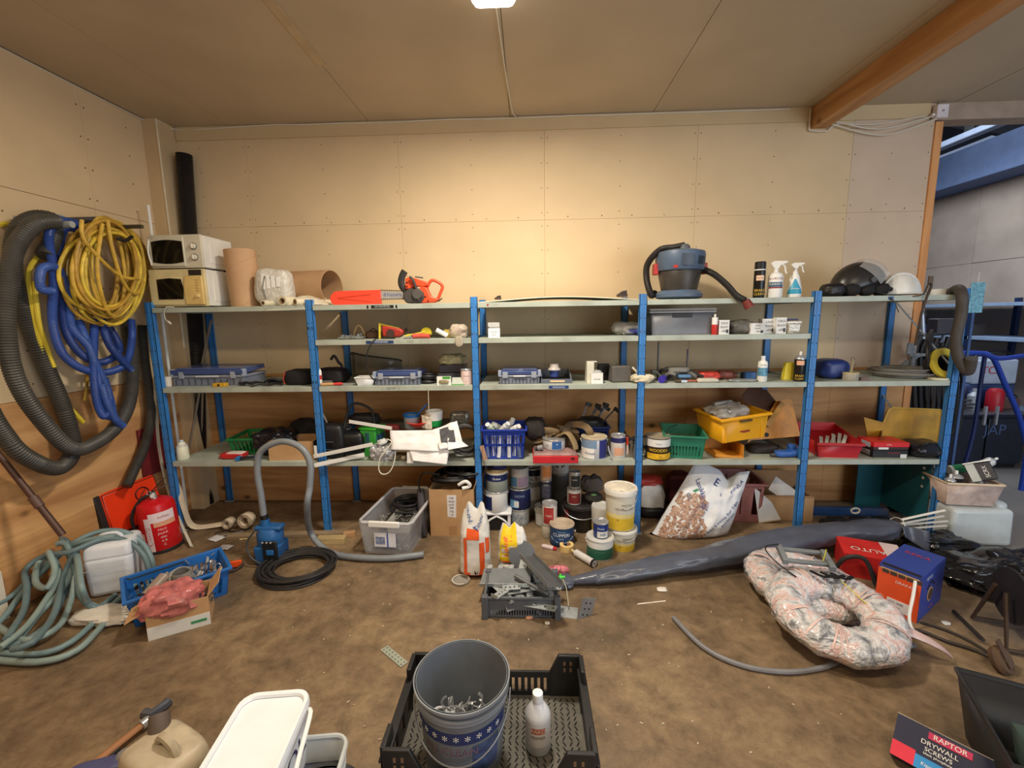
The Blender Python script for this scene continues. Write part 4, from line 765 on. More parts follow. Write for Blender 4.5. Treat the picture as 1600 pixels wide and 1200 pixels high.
tag(obj('steel_trowel', B().blob((Lx(1160, z, .06), .07, z+.01), (.22, .08, .018), .7, .2, 4, 26, 3), STEEL), 'flat shiny steel plate in front of the blue box', 'trowel')
x = Lx(1170, z, .2); t = T('blue_small_box', 'small blue plastic case between the tools and the white bottle', 'case', (x, .18, z)); obj('case', B().box(-.035, .045, 0, .06, 0, .055), M((56, 108, 176), .4), t, bev=.005); obj('end', B().box(-.05, -.035, 0, .06, 0, .05), M((24, 40, 76), .4), t, bev=.004)
x, Yc, r, h = SC(1183, 1199, 556, .06, z); t = bottle('white bottle with pale blue label on the second shelf', x, Yc, z, r, h, WHITE, M((214, 220, 226), .5), band=(.22, .55, M((96, 150, 180), .4, var=.4, sc=30)), capr=.45, prof=[(0, 0), (.9, 0), (1, .03), (1, .72), (.85, .78), (.45, .82), (.4, .9)]); text(t, 'POWER', .012, (0, 0, h*.65), m=M((60, 120, 150)), bend=r*1.02)
x, Yc, r, h = SC(1239, 1258, 549, .06, z); YM = M((214, 196, 60), .45)
spraycan('black spray can with white nozzle in front of yellow holder', x, Yc, z, r, h, M((28, 24, 22), .3), STEEL, WHITE, txt=((.14, 'BRAKE\nCLEAN', .022, (220, 180, 60)),), extra=lambda t: (wrap(t, r*1.01, h*.55, h*.70, -40, 40, M((224, 170, 140)))))
t = T('yellow_holder', 'yellow tapered plastic holder standing behind the black spray can', 'holder', (x, .13, z)); w = .17; gb = B().frus(w, .05, w*.8, .04, 0, .135); obj('holder', gb, YM, t, bev=.004); obj('groove', B().box(-.035, .035, -.026, -.02, .0, .13), M((170, 150, 40)), t)
t = T('blue_pouch', 'shiny dark blue padded case beyond the fifth post', 'case', (Lx(1298, z, .2), .22, z)); obj('case', B().blob((0, 0, .075), (.21, .22, .15), .55, .08, 3, 34, 5, 1), M((38, 56, 120), .35), t); obj('ring', B().tube([(.09+.012*math.cos(a), -.08, .08+.012*math.sin(a)) for a in [i*.6 for i in range(11)]], .002), STEEL, t); obj('zip', B().tube(sp([(-.1, -.05, .05), (0, -.105, .055), (.1, -.05, .05)], .02), .003), M((24, 30, 60)), t)
x, Yc, r, h = SC(1316, 1343, 583, .08, z); t = can('small open paint tin with crusted rim and a brush in it', x, Yc, z, r, h, M((170, 164, 150), .5, var=.3), (), (), lid=M((190, 176, 130), .6, var=.3)); obj('brush_handle', B().cyl((.0, 0, h), (.005, 0, h+.10), .009, .007), M((150, 140, 110)), t); obj('brush_knob', B().cyl((.005, 0, h+.10), (.0, 0, h+.125), .013, .006), M((120, 116, 100), .4, .6), t)
coil_thing('wire_coil', 'large loose coil of grey cable on the right end of the shelf', 'cable', (Lx(1412, z, .22), .26, z), .12, .22, 13, .0055, M((128, 124, 118), .5), .06, 8, .14, 1.0)
x = Lx(1440, z, .28); t = T('cable_drum', 'yellow-flanged drum with thick black cable loops behind the wire coil', 'cable drum', (x+.02, .33, z+.0)); 
def ring(c, R_, r_, nrm, m, name, par, n=8, N_=26):
    q2 = V(nrm).to_track_quat('Z', 'Y').to_matrix(); return obj(name, B().tube([V(c)+q2 @ V((R_*math.cos(2*PI*i/N_), R_*math.sin(2*PI*i/N_), 0)) for i in range(N_)], r_, n, closed=True), m, par)
obj('flange', B().cyl((0, 0, 0), (0, 0, .02), .11).__class__().T((-.02, -.22, .115), (R(72), 0, R(6))).lathe([(.065, 0), (.115, 0), (.115, .02), (.065, .02), (.065, 0)], 30), M((206, 184, 56), .5), t)
obj('inner_core', B().T((-.02, -.21, .115), (R(72), 0, R(6))).lathe([(.066, -.0), (.066, -.09), (0, -.09)], 24), M((40, 36, 34), .7), t)
for i in range(6): ring((-.05+.035*i, -.12+.035*i, .16+.006*i), .145+.008*(i % 3), .013, (.75, -.66, .1), M((34, 31, 30), .5), 'cable_loop', t)
x = Lx(1412, z, .45); t = T('wall_bracket', 'galvanised angle bracket standing at the back of the right bay', 'bracket', (x, .56, z)); obj('arm', B().T((0, 0, .0), (0, R(55), 0)).box(-.015, .015, -.01, .01, 0, .25), GALV, t); obj('plate', B().box(.1, .26, -.03, .0, .13, .15), GALV, t); obj('upright', B().box(.09, .16, -.012, .0, .15, .24), GALV, t)
obj('prop', B().box(.12, .15, -.03, 0, 0, .13), GALV, t)
tag(obj('plastic_ring', B().lathe([(.06, 0), (.075, 0), (.075, .014), (.06, .014), (.06, 0)], 24, (Lx(1468, z, .08), .09, z)), M((214, 208, 180), .5)), 'flat cream plastic ring at the shelf end', 'ring')
tag(obj('cable_plug', B().cb((Lx(1350, z, .05), .05, z+.012), (.06, .03, .022)), M((110, 88, 84)), ), 'small brown plug lying beside the open paint tin', 'plug')
# ---------------------------------------------------------------- first level
z = Z1
BAGK = M((26, 26, 32), .22, var=.2, bump=.5, bsc=25); GRN = M((30, 118, 66), .45, var=.1)
x, Yc, r, h = SC(273, 293, 690, .06, z)
t = bottle('clear soap bottle with white foam lying against a grey roll', x, Yc+.02, z, r, h*1.05, M((222, 222, 200), .3, var=.25), M((190, 200, 214), .3), prof=[(0, 0), (.9, 0), (1, .03), (1, .55), (.95, .68), (.55, .86), (.4, .9)])
wrap(t, r*1.01, h*.72, h*.86, -179, 180, M((200, 200, 204), .1, al=.4), r1=r*.66)
t = T('grey_roll', 'dull grey end of a roll beside the clear soap bottle', 'roll', (x-.045, .08, z+.05)); obj('roll', B().cyl((0, -.03, 0), (0, .06, 0), .048, n=22), M((96, 90, 82), .8), t); obj('core', B().cyl((0, -.032, 0), (0, -.029, 0), .015), M((60, 54, 50)), t)
# green basket with bin bag
x, w, h = PB(359, 436, 689, z, .34); t = T('green_basket', 'green plastic basket with black bin bags piled in it', 'basket', (x+.10, .36, z), R(6)); slotted(.46, .34, .14, .004, t, t, .12, (12, 9), m=GRN)
tag(obj('black_bin_bag', B().blob((x+.27, .25, z+.11), (.32, .26, .20), .6, .45, 4, 60, 31, 0), BAGK), 'shiny black bin bag heaped over the green basket on the left bay', 'bin bag')
tag(obj('dark_jacket', B().blob((x+.48, .42, z+.12), (.42, .24, .24), .7, .4, 3, 44, 33), M((24, 22, 26), .8)), 'black cloth jacket crumpled behind the open carton on the left bay', 'jacket')
x = sx(364, z, .1); t = T('cloth_pack', 'small red and white packet lying on the left bay', 'packet', (x, .12, z)); obj('pack', B().blob((0, 0, .022), (.20, .12, .045), .45, .15, 5, 28, 3, 1), M((186, 42, 44), .35, bump=.2), t); obj('label', B().blob((.02, -.005, .036), (.14, .08, .025), .35, .1, 5, 18, 4, 1), M((226, 214, 206), .4), t)
x = sx(383, z, .02); t = T('blue_handle_tool', 'dark tool with two bright blue grips at the shelf front', 'hand tool', (x, .03, z+.02)); obj('shaft', B().tube([(-.05, 0, 0), (.12, .02, .01)], .013), M((34, 36, 40)), t)
for p in ((-.06, 0, 0), (.10, .0, .012)): obj('grip', B().cyl(V(p)+V((0, .02, 0)), V(p)-V((0, .02, 0)), .018), M((44, 120, 190), .4), t)
x, w, h = PB(422, 490, 690, z, .04); cbox('open brown cardboard box behind the grey hose arch', x, .04, z, w*1.0, .24, h, R(3), CARD, ((1, .07, 60),))
# black helmet-like welding mask, profiles, green box, foil, papers
x, w, h = PB(490, 566, 664, z, .06); t = T('welding_mask', 'black welding mask with a small square window, beside the second post', 'mask', (x, .12, z)); k = w/2
BM = M((26, 26, 29), .45, var=.3, sc=30)
obj('shell', B().blob((-k*.3, 0, h*.5), (k*1.15, .14, h*1.0), .5, .05, 3, 34, 3, 1), BM, t); obj('rear_shell', B().blob((k*.45, .06, h*.38), (k*1.2, .2, h*.74), .6, .15, 3, 30, 4, 1), M((20, 20, 22), .4), t)
obj('window_frame', B().tube([(-k*.45, -.077, h*.30), (-k*.12, -.077, h*.30), (-k*.10, -.077, h*.52), (-k*.42, -.077, h*.52)], .004, closed=True), M((84, 84, 88)), t); obj('window', B().box(-k*.43, -k*.12, -.076, -.07, h*.31, h*.51), M((14, 14, 16), .1), t)
obj('head_band', B().tube(sp([(k*.2, .0, h*.8), (k*.5, .05, h*1.5), (k*1.2, .08, h*1.35), (k*1.4, .05, h*.9)], .02), .011), M((30, 30, 32)), t)
WP = M((228, 226, 220), .35, var=.04)
def bar(name, lab, p0, p1, w, th, m=WP, cat='profile', u=None):
    p0, p1 = V(p0), V(p1); d = p1-p0; t = T(name, lab, cat, p0); t.rotation_euler = d.to_track_quat('X', 'Z').to_euler(); L_ = d.length
    obj('face', B().box(0, L_, -th/2, th/2, 0, w), m, t, bev=.001); obj('edge', B().box(0, L_, -th/2, w*.6, 0, .003), m, t); return t
bar('white_profile', 'white plastic angle strip lying across the front of the second bay', at(491, 716, -.03), at(583, 697, -.02), .03, .004)
tag(obj('profile_end', B().T(tuple(at(493, 708, -.03)), (0, 0, 0)).box(-.008, .012, -.004, .004, -.02, .06), WP), 'small white upright end of the angle strip by the second post', 'profile')
bar('white_tube', 'white tube jutting past the second post at the shelf front', at(492, 730, -.06), at(570, 713, .05), .03, .02)
bar('white_strip', 'white angle strip leaning over the junk behind the green box', at(545, 661, .12), at(612, 672, .10), .028, .004)
tag(obj('grey_pole', B().cyl(at(496, 630, .25), at(513, 664, .2), .008), M((170, 170, 160), .5)), 'thin pale rod leaning behind the second post', 'rod')
x, w, h = PB(562, 588, 673, z, .1); t = T('green_box', 'bright green plastic box half buried between the mask and the foil', 'plastic box', (x, .12, z), R(-12)); obj('box', B().box(-w/2, w/2, 0, .16, 0, h), M((54, 150, 60), .4), t, bev=.006); obj('lid', B().box(-w*.56, w*.56, -.006, .17, h, h+.016), M((60, 172, 52), .35), t, bev=.005); obj('clip', B().box(-w*.1, w*.12, -.012, 0, h*.5, h*.9), M((40, 80, 90)), t, bev=.002)
obj('blue_side', B().box(w/2, w/2+.002, .02, .14, h*.4, h*.8), M((50, 90, 120)), t)
x = sx(538, z, .2); t = T('tin_can', 'tilted bare tin can above the welding mask', 'can', (x, .22, z+.17), 0, rot=(R(20), R(25), 0)); obj('side', B().lathe([(0, 0), (.04, 0), (.04, .085), (.037, .085), (.037, .006), (0, .006)], 22), M((180, 184, 190), .25, .8), t); obj('rim', B().lathe([(.039, .083), (.043, .085), (.039, .088)], 22), STEEL, t)
FOIL = M((200, 202, 208), .2, .5, var=.3, sc=30, bump=1, bsc=70)
tag(obj('foil_bundle', B().blob((sx(598, z, .04), .06, z+.06), (.20, .13, .13), .7, .45, 5, 40, 9), FOIL), 'crumpled silver foil bundle beside the green box', 'foil')
tag(obj('white_rope', B().tube(sp([at(604, 686, -.02), at(612, 690, -.03), at(606, 700, -.04), at(594, 716, -.05), at(592, 734, -.05), at(598, 741, -.05), at(608, 738, -.05), at(615, 725, -.04), at(618, 705, -.02), at(616, 690, .0)], .015), .0045), M((226, 222, 206), .5)), 'white cord looping down below the shelf front', 'rope')
tag(obj('white_rope_bundle', B().tube(coilpts((sx(600, z, .05), .03, z+.14), .02, .04, 4, .03, 3, .4), .005), M((222, 222, 222))), 'small white rope bundle on top of the foil', 'rope')
def pile(name, lab, cat, u, v, Y, dims, m, seed, e=.5, nz=.25, n=28): P = at(u, v, Y); return tag(obj(name, B().blob((P.x, Y, max(P.z, z+dims[2]/2)), dims, e, nz, 4, n, seed), m), lab, cat)
pile('dark_tool_case', 'dark rubber tool lying behind the white strip', 'hand tool', 570, 655, .25, (.24, .14, .10), M((30, 28, 30), .6), 40)
pile('red_pipe_wrench', 'faded red cylinder lying behind the white strip', 'pipe', 605, 668, .28, (.22, .07, .06), M((150, 60, 60), .6), 41, .6, .1)
t = T('blue_lid_jar', 'clear jar with open bright blue lid on the second bay', 'jar', (at(644, 668, .22).x, .22, at(644, 668, .22).z)); obj('jar', B().lathe([(0, 0), (.06, 0), (.066, .10), (.06, .10), (.055, .006), (0, .006)], 24), M((176, 190, 196), .12, al=.6), t); obj('rim', B().lathe([(.068, .095), (.07, .115), (.064, .118), (.064, .095)], 24), M((36, 110, 186), .35), t)
obj('lid', B().T((.06, 0, .115), (0, R(-48), 0)).box(0, .11, -.045, .045, -.004, .006), M((36, 110, 186), .35), t, bev=.004); obj('contents', B().lathe([(0, .06), (.054, .06), (.054, .07), (0, .075)], 20), M((190, 196, 198)), t)
P = at(654, 660, .16); t = T('red_bowl', 'bright red plastic dish below the blue-lidded jar', 'dish', (P.x, .17, P.z-.03)); obj('bowl', B().lathe([(0, 0), (.06, 0), (.095, .035), (.09, .035), (.058, .006), (0, .006)], 26), M((222, 58, 44), .35), t); obj('rim', B().lathe([(.093, .033), (.099, .036), (.093, .039)], 26), M((222, 58, 44), .35), t)
P = at(678, 660, .16); t = T('green_white_pot', 'white plastic pot with bright green lower band', 'pot', (P.x, .18, P.z-.03), R(8)); obj('pot', B().lathe([(0, 0), (.058, 0), (.064, .05)], 24), M((30, 150, 70), .4), t); obj('upper', B().lathe([(.064, .05), (.07, .125), (.066, .125), (.058, .05)], 24), WHITE, t); obj('cup_inside', B().lathe([(0, .06), (.056, .06)], 20), M((200, 196, 190)), t)
tag(obj('hanging_string', B().tube(sp([at(669, 605, -.012), at(670, 640, .02), at(671, 655, .06)], .02), .003), M((214, 204, 184))), 'thin string hanging from the shelf above to the white pot', 'string')
P = at(668, 650, .12); t = T('paper_bag_tag', 'crumpled pale paper tag hanging on the string', 'paper', (P.x, .11, P.z)); obj('paper', B().grid(lambda a, b: (-.045+.08*a, .012*noise.noise(V((a*4, b*4, 0))), -.10+.11*b-.02*a), 8, 8), M((214, 202, 184), .7), t, solid=.0015); obj('clip', B().cb((0, 0, .01), (.05, .008, .008)), M((190, 170, 140)), t)
# crumpled papers and white cardboard over the front
PAP = M((232, 230, 230), .6, var=.04)
def sheet(lab, uvy, nz=.015, seed=0, m=PAP, name='white_paper_sheet', cat='paper'): cloth(name, lab, cat, [at(*q) for q in uvy], m, nz, seed, 16, .0015)
sheet('large white folded cardboard sheet over the front of the second bay', [(612, 703, -.03), (700, 706, -.05), (694, 672, .05), (610, 673, .02)], .02, 1, name='white_cardboard_sheet', cat='cardboard')
sheet('white paper curling up to a point beside the coil of wire', [(688, 704, -.04), (725, 700, -.02), (714, 658, .1), (676, 672, .06)], .03, 5)
sheet('pointed white paper sticking out by the middle post', [(700, 704, -.06), (732, 698, -.04), (722, 690, .02), (700, 686, 0)], .02, 9)
sheet('lower white card folded over the shelf edge', [(645, 720, -.06), (698, 726, -.07), (702, 704, -.03), (640, 704, -.03)], .012, 7, name='white_card', cat='cardboard')
sheet('square white card hanging down at the shelf front', [(636, 724, -.045), (646, 724, -.05), (646, 706, -.04), (636, 706, -.04)], .004, 8, name='white_card', cat='cardboard')
sheet('dark grey card lying among the white papers', [(690, 692, -.035), (712, 690, -.02), (708, 664, .07), (686, 672, .05)], .012, 11, M((70, 70, 74), .6), 'grey_card', 'cardboard')
t = T('tile_spacer_box', 'brown speckled box of small parts under the foil', 'parts box', (at(615, 718, 0).x+.06, .03, z)); obj('tray', B().box(-.17, .17, 0, .12, 0, .045), M((120, 104, 74), .7, var=.6, sc=60), t, bev=.003)
for i in range(6): obj('part', B().blob((-.15+.055*i, -.004, .024), (.036, .03, .036), .7, .25, 5, 14, i), M((196, 190, 170) if i % 2 else (104, 92, 60), .6), t)
coil_thing('wire_bundle', 'tall bundle of grey wire leaning against the middle post', 'cable', (sx(726, z, .12)+.0, .13, z+.15), .09, .13, 9, .007, M((58, 56, 56), .5), .05, 6, .16, 1, (R(84), 0, R(12)))
pile('tap_fittings', 'small heap of chrome tap fittings at the back of the second bay', 'fittings', 718, 652, .3, (.16, .1, .10), M((150, 148, 140), .3, .5, var=.6, sc=40), 44)
cloth('clear_sheet', 'grey plastic sheet lying at the back of the second bay', 'plastic sheet', [(sx(590, z, .5), .45, z+.15), (sx(730, z, .5), .45, z+.16), (sx(730, z, .6), .6, z+.2), (sx(590, z, .6), .6, z+.2)], M((120, 118, 116), .3, al=.8), .01, 3, 12)
# bay 3
DB = M((30, 58, 156), .4, var=.1)
x, w, h = PB(754, 822, 672, z, .02); t = T('blue_basket', 'deep blue slotted basket full of white sealant cartridges', 'basket', (x, .18, z)); slotted(w, .30, h, .004, t, t, .13, (14, 12), (.10, .20), DB, bar=.4, mid=(.45, .52))
for i, (a, b_, c, d, lab) in enumerate(((-.10, -.06, 20, 60, 'pale green capped sealant cartridge at the left of the blue basket'), (-.02, -.04, -30, 40, 'white sealant cartridge slanting up in the middle of the blue basket'), (.06, -.05, -40, 55, 'white sealant cartridge slanting right in the blue basket'), (.03, .05, -20, 30, 'upright white sealant cartridge at the back of the blue basket'), (-.05, .04, 35, 70, 'clear wrapped cartridge lying at the back of the blue basket'))):
    tt = T('sealant_cartridge', lab, 'cartridge', (x+a, .18+b_, z+h-.03), rot=(R(d*.6), R(-c*1.3), 0), group=None); obj('body', B().lathe([(0, -.12), (.024, -.12), (.024, .06), (.018, .065), (0, .065)], 18), (WHITE, M((196, 214, 180), .4))[i == 0], tt); obj('cap', B().lathe([(.021, .066), (.019, .09), (0, .09)], 14), WHITE if i != 1 else M((214, 216, 220)), tt); wrap(tt, .0245, -.08, .0, -170, 100, M((214, 218, 222), .4, var=.3, sc=50))
for i in range(7): obj('carton_inside', B().T((-.13+.042*i, -.12+.01*(i % 2), .015), (0, R(6*(i % 3)-6), 0)).cyl((0, 0, 0), (0, 0, h*.7), .019, n=12), M((208, 210, 216) if i % 3 else (96, 110, 150), .4, var=.2), t)
STRP = M((112, 92, 66), .8, var=.25, bump=.2)
t = T('lifting_straps', 'tangle of brown webbing straps piled behind the red case', 'straps', (at(875, 680, .25).x, .25, z+.10))
for i in range(9):
    q_ = random.Random(60+i); a0 = q_.random()*6; cx_, cz_ = (-.20+.045*i), .03+.05*q_.random(); R_ = .05+.04*q_.random()
    pts = [V((cx_+R_*math.cos(a0+a)*(1.1+.2*math.sin(a*2)), -.05+.06*math.sin(a*1.3+i), cz_+R_*.8*math.sin(a0+a))) for a in [k*.4 for k in range(13)]]
    obj('strap', B().tube(sp(pts, .02), .028, 8, flat=.22), M(((112, 92, 66), (84, 70, 54), (130, 108, 78))[i % 3], .8, var=.25), t)
obj('strap', B().tube(sp([(-.02, -.1, .06), (.05, -.16, .10), (.10, -.2, .03), (.11, -.21, -.02)], .02), .035, 8, flat=.3), M((140, 118, 84), .8), t)
pile('coiled_black_hose', 'dark coiled straps beside the deep blue basket', 'straps', 836, 668, .22, (.16, .2, .16), M((40, 34, 32), .8), 47)
x, w, h = PB(828, 904, 713, z, -.05); z_ = z+.004; t = T('red_case', 'flat red tool case with dusty lid jutting over the shelf front', 'case', (sx(868, z, -.06), -.07, z_)); w = .345; RC = M((196, 40, 50), .4); h = .055
obj('front', B().box(-w/2, w/2, 0, .012, 0, h), RC, t, bev=.003); obj('body', B().box(-w/2, w/2, .012, .30, 0, h-.004), RC, t, bev=.003); obj('lid', B().frus(w*.98, .27, w*.92, .25, h-.004, h+.014, 0, .16), M((150, 120, 116), .5, var=.35, sc=14), t, bev=.004); obj('latch_recess', B().box(w*.34, w*.42, -.002, .003, h*.5, h*.85), M((90, 20, 24)), t)
x, Yc, r, h = SC(846, 885, 679, .12, z+.075); can('short white tin with blue hazard label, on the red case', x, Yc, z+.075, r*.9, .075, M((206, 206, 206), .4), ((.1, .9, -10, 40, M((44, 96, 160))),), ((.5, 'o', .03, (70, 110, 170), -35), (.6, '+', .03, (240, 240, 240), 15)))
t = T('grease_cap', 'small grey black nozzle fitting beside the tin on the red case', 'nozzle', (sx(844, z+.09, .02), .03, z+.095)); obj('body', B().cyl((-.02, 0, 0), (.02, 0, .008), .02), M((130, 130, 132)), t); obj('tip', B().cyl((.02, 0, .008), (-.04, -.0, -.01), .014), BLACK, t)
NB = M((28, 46, 104), .4, var=.1)
x, w, h = PB(896, 952, 668, z, .30); t = T('navy_basket', 'navy blue basket behind the paint tins filled with black clamps', 'basket', (x, .44, z)); slotted(w, .26, h, .004, t, t, .1, (12, 9), (.5, .2), NB)
t2 = T('bar_clamps', 'bundle of black bar clamps with grey tips in the navy basket', 'clamps', (x, .42, z+h))
for i in range(6):
    a = -.08+.035*i; obj('clamp_bar', B().box(-.006, .006, -.004, .004, -.12, .16).__class__().T((a, 0, .0), (R(10*(i % 3)-10), R(40 if i % 2 else 20), 0)).box(-.006, .006, -.004, .004, -.04, .20), M((90, 92, 96), .4, .5), t2); obj('jaw', B().T((a, 0, .0), (R(10*(i % 3)-10), R(40 if i % 2 else 20), 0)).box(-.012, .04, -.012, .012, .17, .2), BLACK, t2, bev=.003)
obj('handle_heap', B().blob((0, -.03, .02), (.22, .14, .10), .6, .3, 4, 26, 4), BLACK, t2)
CAN = M((196, 200, 206), .4, var=.1)
x, Yc, r, h = SC(908, 948, 682, .12, z); can('squat blue and white paint tin with wire handle on the third bay', x, Yc, z, r, h, CAN, ((.05, .55, -80, 0, WHITE), (.55, .95, -80, 10, M((120, 146, 176), .4)), (.05, .95, 22, 75, M((40, 48, 120)))), ((.3, 'Paneeli', .03, (70, 90, 140), -20),), lid=M((190, 176, 150), .5, var=.2), handle=.5)
tag(obj('pliers', B().tube(sp([at(950, 697, .02), at(952, 706, .015), at(955, 713, .01), at(957, 716, .005)], .01), .006), STEEL), 'steel spanner leaning at the shelf front between two tins', 'spanner')
x, Yc, r, h = SC(954, 977, 680, .10, z); can('small white paint tin with navy top band on the third bay', x, Yc, z, r, h, M((206, 200, 194), .4), ((.72, .95, -100, 100, M((36, 40, 90))), (.15, .5, -30, 50, M((214, 160, 130)))), ((.56, '1', .022, (200, 120, 80)),))
t = T('putty_knives', 'cluster of paint-stained spatulas beside the small white tin', 'hand tools', (at(983, 700, .08).x, .08, z))
for i in range(4): obj('blade', B().T((-.02+.018*i, 0, 0), (R(-12), R(-12+8*i), 0)).box(-.01, .01, -.0015, .0015, 0, .13), M((120, 112, 104), .5, .3, var=.4), t)
obj('orange_marker', B().T((-.01, .01, 0), (R(-6), 0, 0)).cyl((0, 0, .10), (0, 0, .16), .011, .008), M((226, 70, 40), .4), t); obj('marker_body', B().T((-.01, .01, 0), (R(-6), 0, 0)).cyl((0, 0, 0), (0, 0, .10), .009), M((214, 190, 180)), t)
t = T('tangled_pliers', 'dark pliers and cords piled at the right end of the third bay', 'hand tools', (at(992, 690, .2).x, .22, z)); q_ = random.Random(12)
for i in range(7): obj('tool', B().T(((q_.random()-.5)*.12, (q_.random()-.5)*.12, .02+.02*i), (q_.random()-.5, q_.random()-.5, q_.random()*3)).tube(sp([(-.07, 0, 0), (0, .02, .01), (.07, 0, 0)], .02), .009, 6), M((50, 50, 56), .5), t)
t = T('hanging_tag', 'brown paper tag hanging on a cord beside the middle post', 'tag', (at(755, 708, -.03).x, -.03, at(755, 708, -.03).z)); obj('card', B().T((0, 0, 0), (0, R(-14), 0)).box(-.012, .02, -.002, .002, -.06, .06), M((176, 140, 116), .7), t); obj('cord', B().tube(sp([(0, 0, .06), (-.01, .0, -.02), (.01, .02, -.12), (.0, .05, -.2)], .02), .002), M((110, 60, 50)), t)
# bay 4
x, Yc, r, h = SC(1008, 1047, 681, .08, z); can('brown and yellow wood-oil tin with white top on the fourth bay', x, Yc, z, r, h, M((56, 36, 26), .4), ((.62, .95, -170, 170, M((222, 222, 218), .4)), (.06, .32, -60, 80, M((226, 178, 40), .4, var=.3, sc=30))), ((.46, 'WOODEX', .032, (240, 206, 60), 0), (.76, 'Teknos', .016, (80, 110, 150))), lid=M((150, 138, 118), .5, var=.3))
GB = M((44, 122, 96), .45, var=.1)
x, w, h = PB(1062, 1114, 672, z, .03); t = T('green_shopping_basket', 'empty sea-green slotted basket beside the wood-oil tin', 'basket', (x-.05, .22, z), R(-12)); slotted(.30, .40, .185, .004, t, t, .14, (10, 14), (.12, .45), GB, bar=.45, rim=.014)
obj('grip', B().tube(sp([(-.14, -.16, .19), (-.10, -.0, .20), (-.02, .16, .19)], .02), .004), M((40, 60, 56)), t)
YC = M((238, 172, 26), .4, var=.06)
t = T('yellow_crate', 'bright yellow plastic crate tilted on top of the rusty tray', 'crate', (at(1160, 690, .12).x-.04, .24, z+.145), rot=(R(3), R(-5), R(12))); w, d, h = .40, .34, .20
gb = B().frus(w*.9, d*.9, w, d, 0, h); gb.f.pop(1); obj('shell', gb, YC, t, solid=.005); r_ = B()
for a in ((-w/2-.02, w/2+.02, -d/2-.02, -d/2+.004), (-w/2-.02, w/2+.02, d/2-.004, d/2+.02), (-w/2-.02, -w/2+.004, -d/2, d/2), (w/2-.004, w/2+.02, -d/2, d/2)): r_.box(*a, h-.02, h)
obj('rim', r_, YC, t, bev=.004); obj('hand_hole', B().box(-.05, .05, -d/2-.0195, -d/2-.012, h*.78, h*.87), M((90, 70, 40)), t, bev=.003)
for s in (-.8, .75): obj('rib', B().box(s*w/2-.008, s*w/2+.008, -d*.49, -d*.44, .0, h-.02), YC, t, bev=.003)
obj('logo', B().pris_y([(-.04, .07), (.0, .06), (.05, .065), (.045, .095), (.02, .10), (.0, .078), (-.03, .085)], -d*.475, -d*.44), M((150, 60, 30)), t)
obj('clear_wrap', B().blob((-.03, .02, h*.9), (.30, .24, .13), .7, .5, 4, 40, 51), M((206, 202, 196), .15, var=.2, al=.75), t); 
for i, (a, b_, g) in enumerate(((-.06, -.06, 30), (.0, -.04, -20), (.08, -.03, 60))): obj('bulb', B().blob((a, b_, h+.01), (.07, .06, .06), .8, .2, 4, 16, i), M((170, 166, 160), .15, .2), t)
obj('white_part', B().box(-.10, .06, .06, .10, h, h+.06), M((200, 196, 190), .4), t, bev=.006)
RUST = M((206, 138, 44), .45, var=.35, sc=6, dirt=.35)
t = T('yellow_metal_tray', 'small rusty yellow bent metal tray under the yellow crate', 'metal tray', (at(1136, 705, .1).x, .06, z)); obj('plate', B().box(-.11, .11, 0, .26, .0, .004), RUST, t); obj('side', B().box(.106, .11, 0, .26, .004, .10), RUST, t); obj('front_edge', B().T((0, 0, 0), (0, R(7), 0)).box(-.11, .11, -.004, 0, 0, .022), RUST, t); obj('back', B().box(-.11, .11, .256, .26, .004, .12), RUST, t)
t = T('yellow_steel_panel', 'large yellow steel panel leaning with a round hole, right of the crate', 'metal panel', (at(1210, 680, .3).x, .22, z+.05))
def qz(u, v, Y=.22): P = at(u, v, Y); return (P.x-at(1210, 680, .3).x, P.z-z-.05)
obj('panel', B().T((0, 0, 0), (R(-14), 0, 0)).pris_y([qz(*c) for c in ((1168, 692), (1176, 688), (1253, 682), (1247, 626), (1240, 624), (1222, 628), (1200, 658), (1180, 672))][::1], 0, .006), RUST, t)
obj('folded_flange', B().T((0, 0, 0), (R(-14), 0, 0)).pris_y([qz(*c) for c in ((1196, 664), (1202, 668), (1232, 634), (1226, 628))], -.04, .0), M((190, 140, 60), .5, var=.4), t); obj('hole', B().cyl((qz(1197, 679)[0], -.012, qz(1197, 679)[1]), (qz(1197, 679)[0], -.0, qz(1197, 679)[1]), .017), M((30, 24, 20)), t)
obj('dark_inner', B().T((0, .06, 0), (R(-10), 0, 0)).pris_y([qz(*c) for c in ((1190, 668), (1228, 634), (1212, 612), (1186, 606), (1172, 620))], 0, .006), M((84, 50, 28), .7, var=.3), t)
t = T('blue_hand_tool', 'blue and grey power tool lying below the yellow panel', 'power tool', (at(1232, 706, .08).x, .08, z)); BT = M((40, 86, 160), .4)
for c, d_ in (((-.03, 0, .03), (.15, .07, .05)), ((.06, .01, .035), (.14, .09, .055)), ((.03, .02, .07), (.05, .05, .06))): obj('body', B().blob(c, d_, .55, .2, 4, 24, int(c[0]*99)), BT, t)
obj('grey_part', B().tube(sp([(-.14, -.01, .02), (-.06, 0, .02), (.1, .02, .015)], .02), .014), M((70, 70, 74)), t); obj('strap', B().tube(sp([(.02, .02, .06), (.06, .02, .09), (.10, .02, .04)], .02), .006), M((96, 120, 180)), t)
pile('dark_cloth', 'dark oily rag behind the blue hand tool', 'rag', 1190, 705, .22, (.22, .14, .06), M((50, 46, 46), .8), 62)
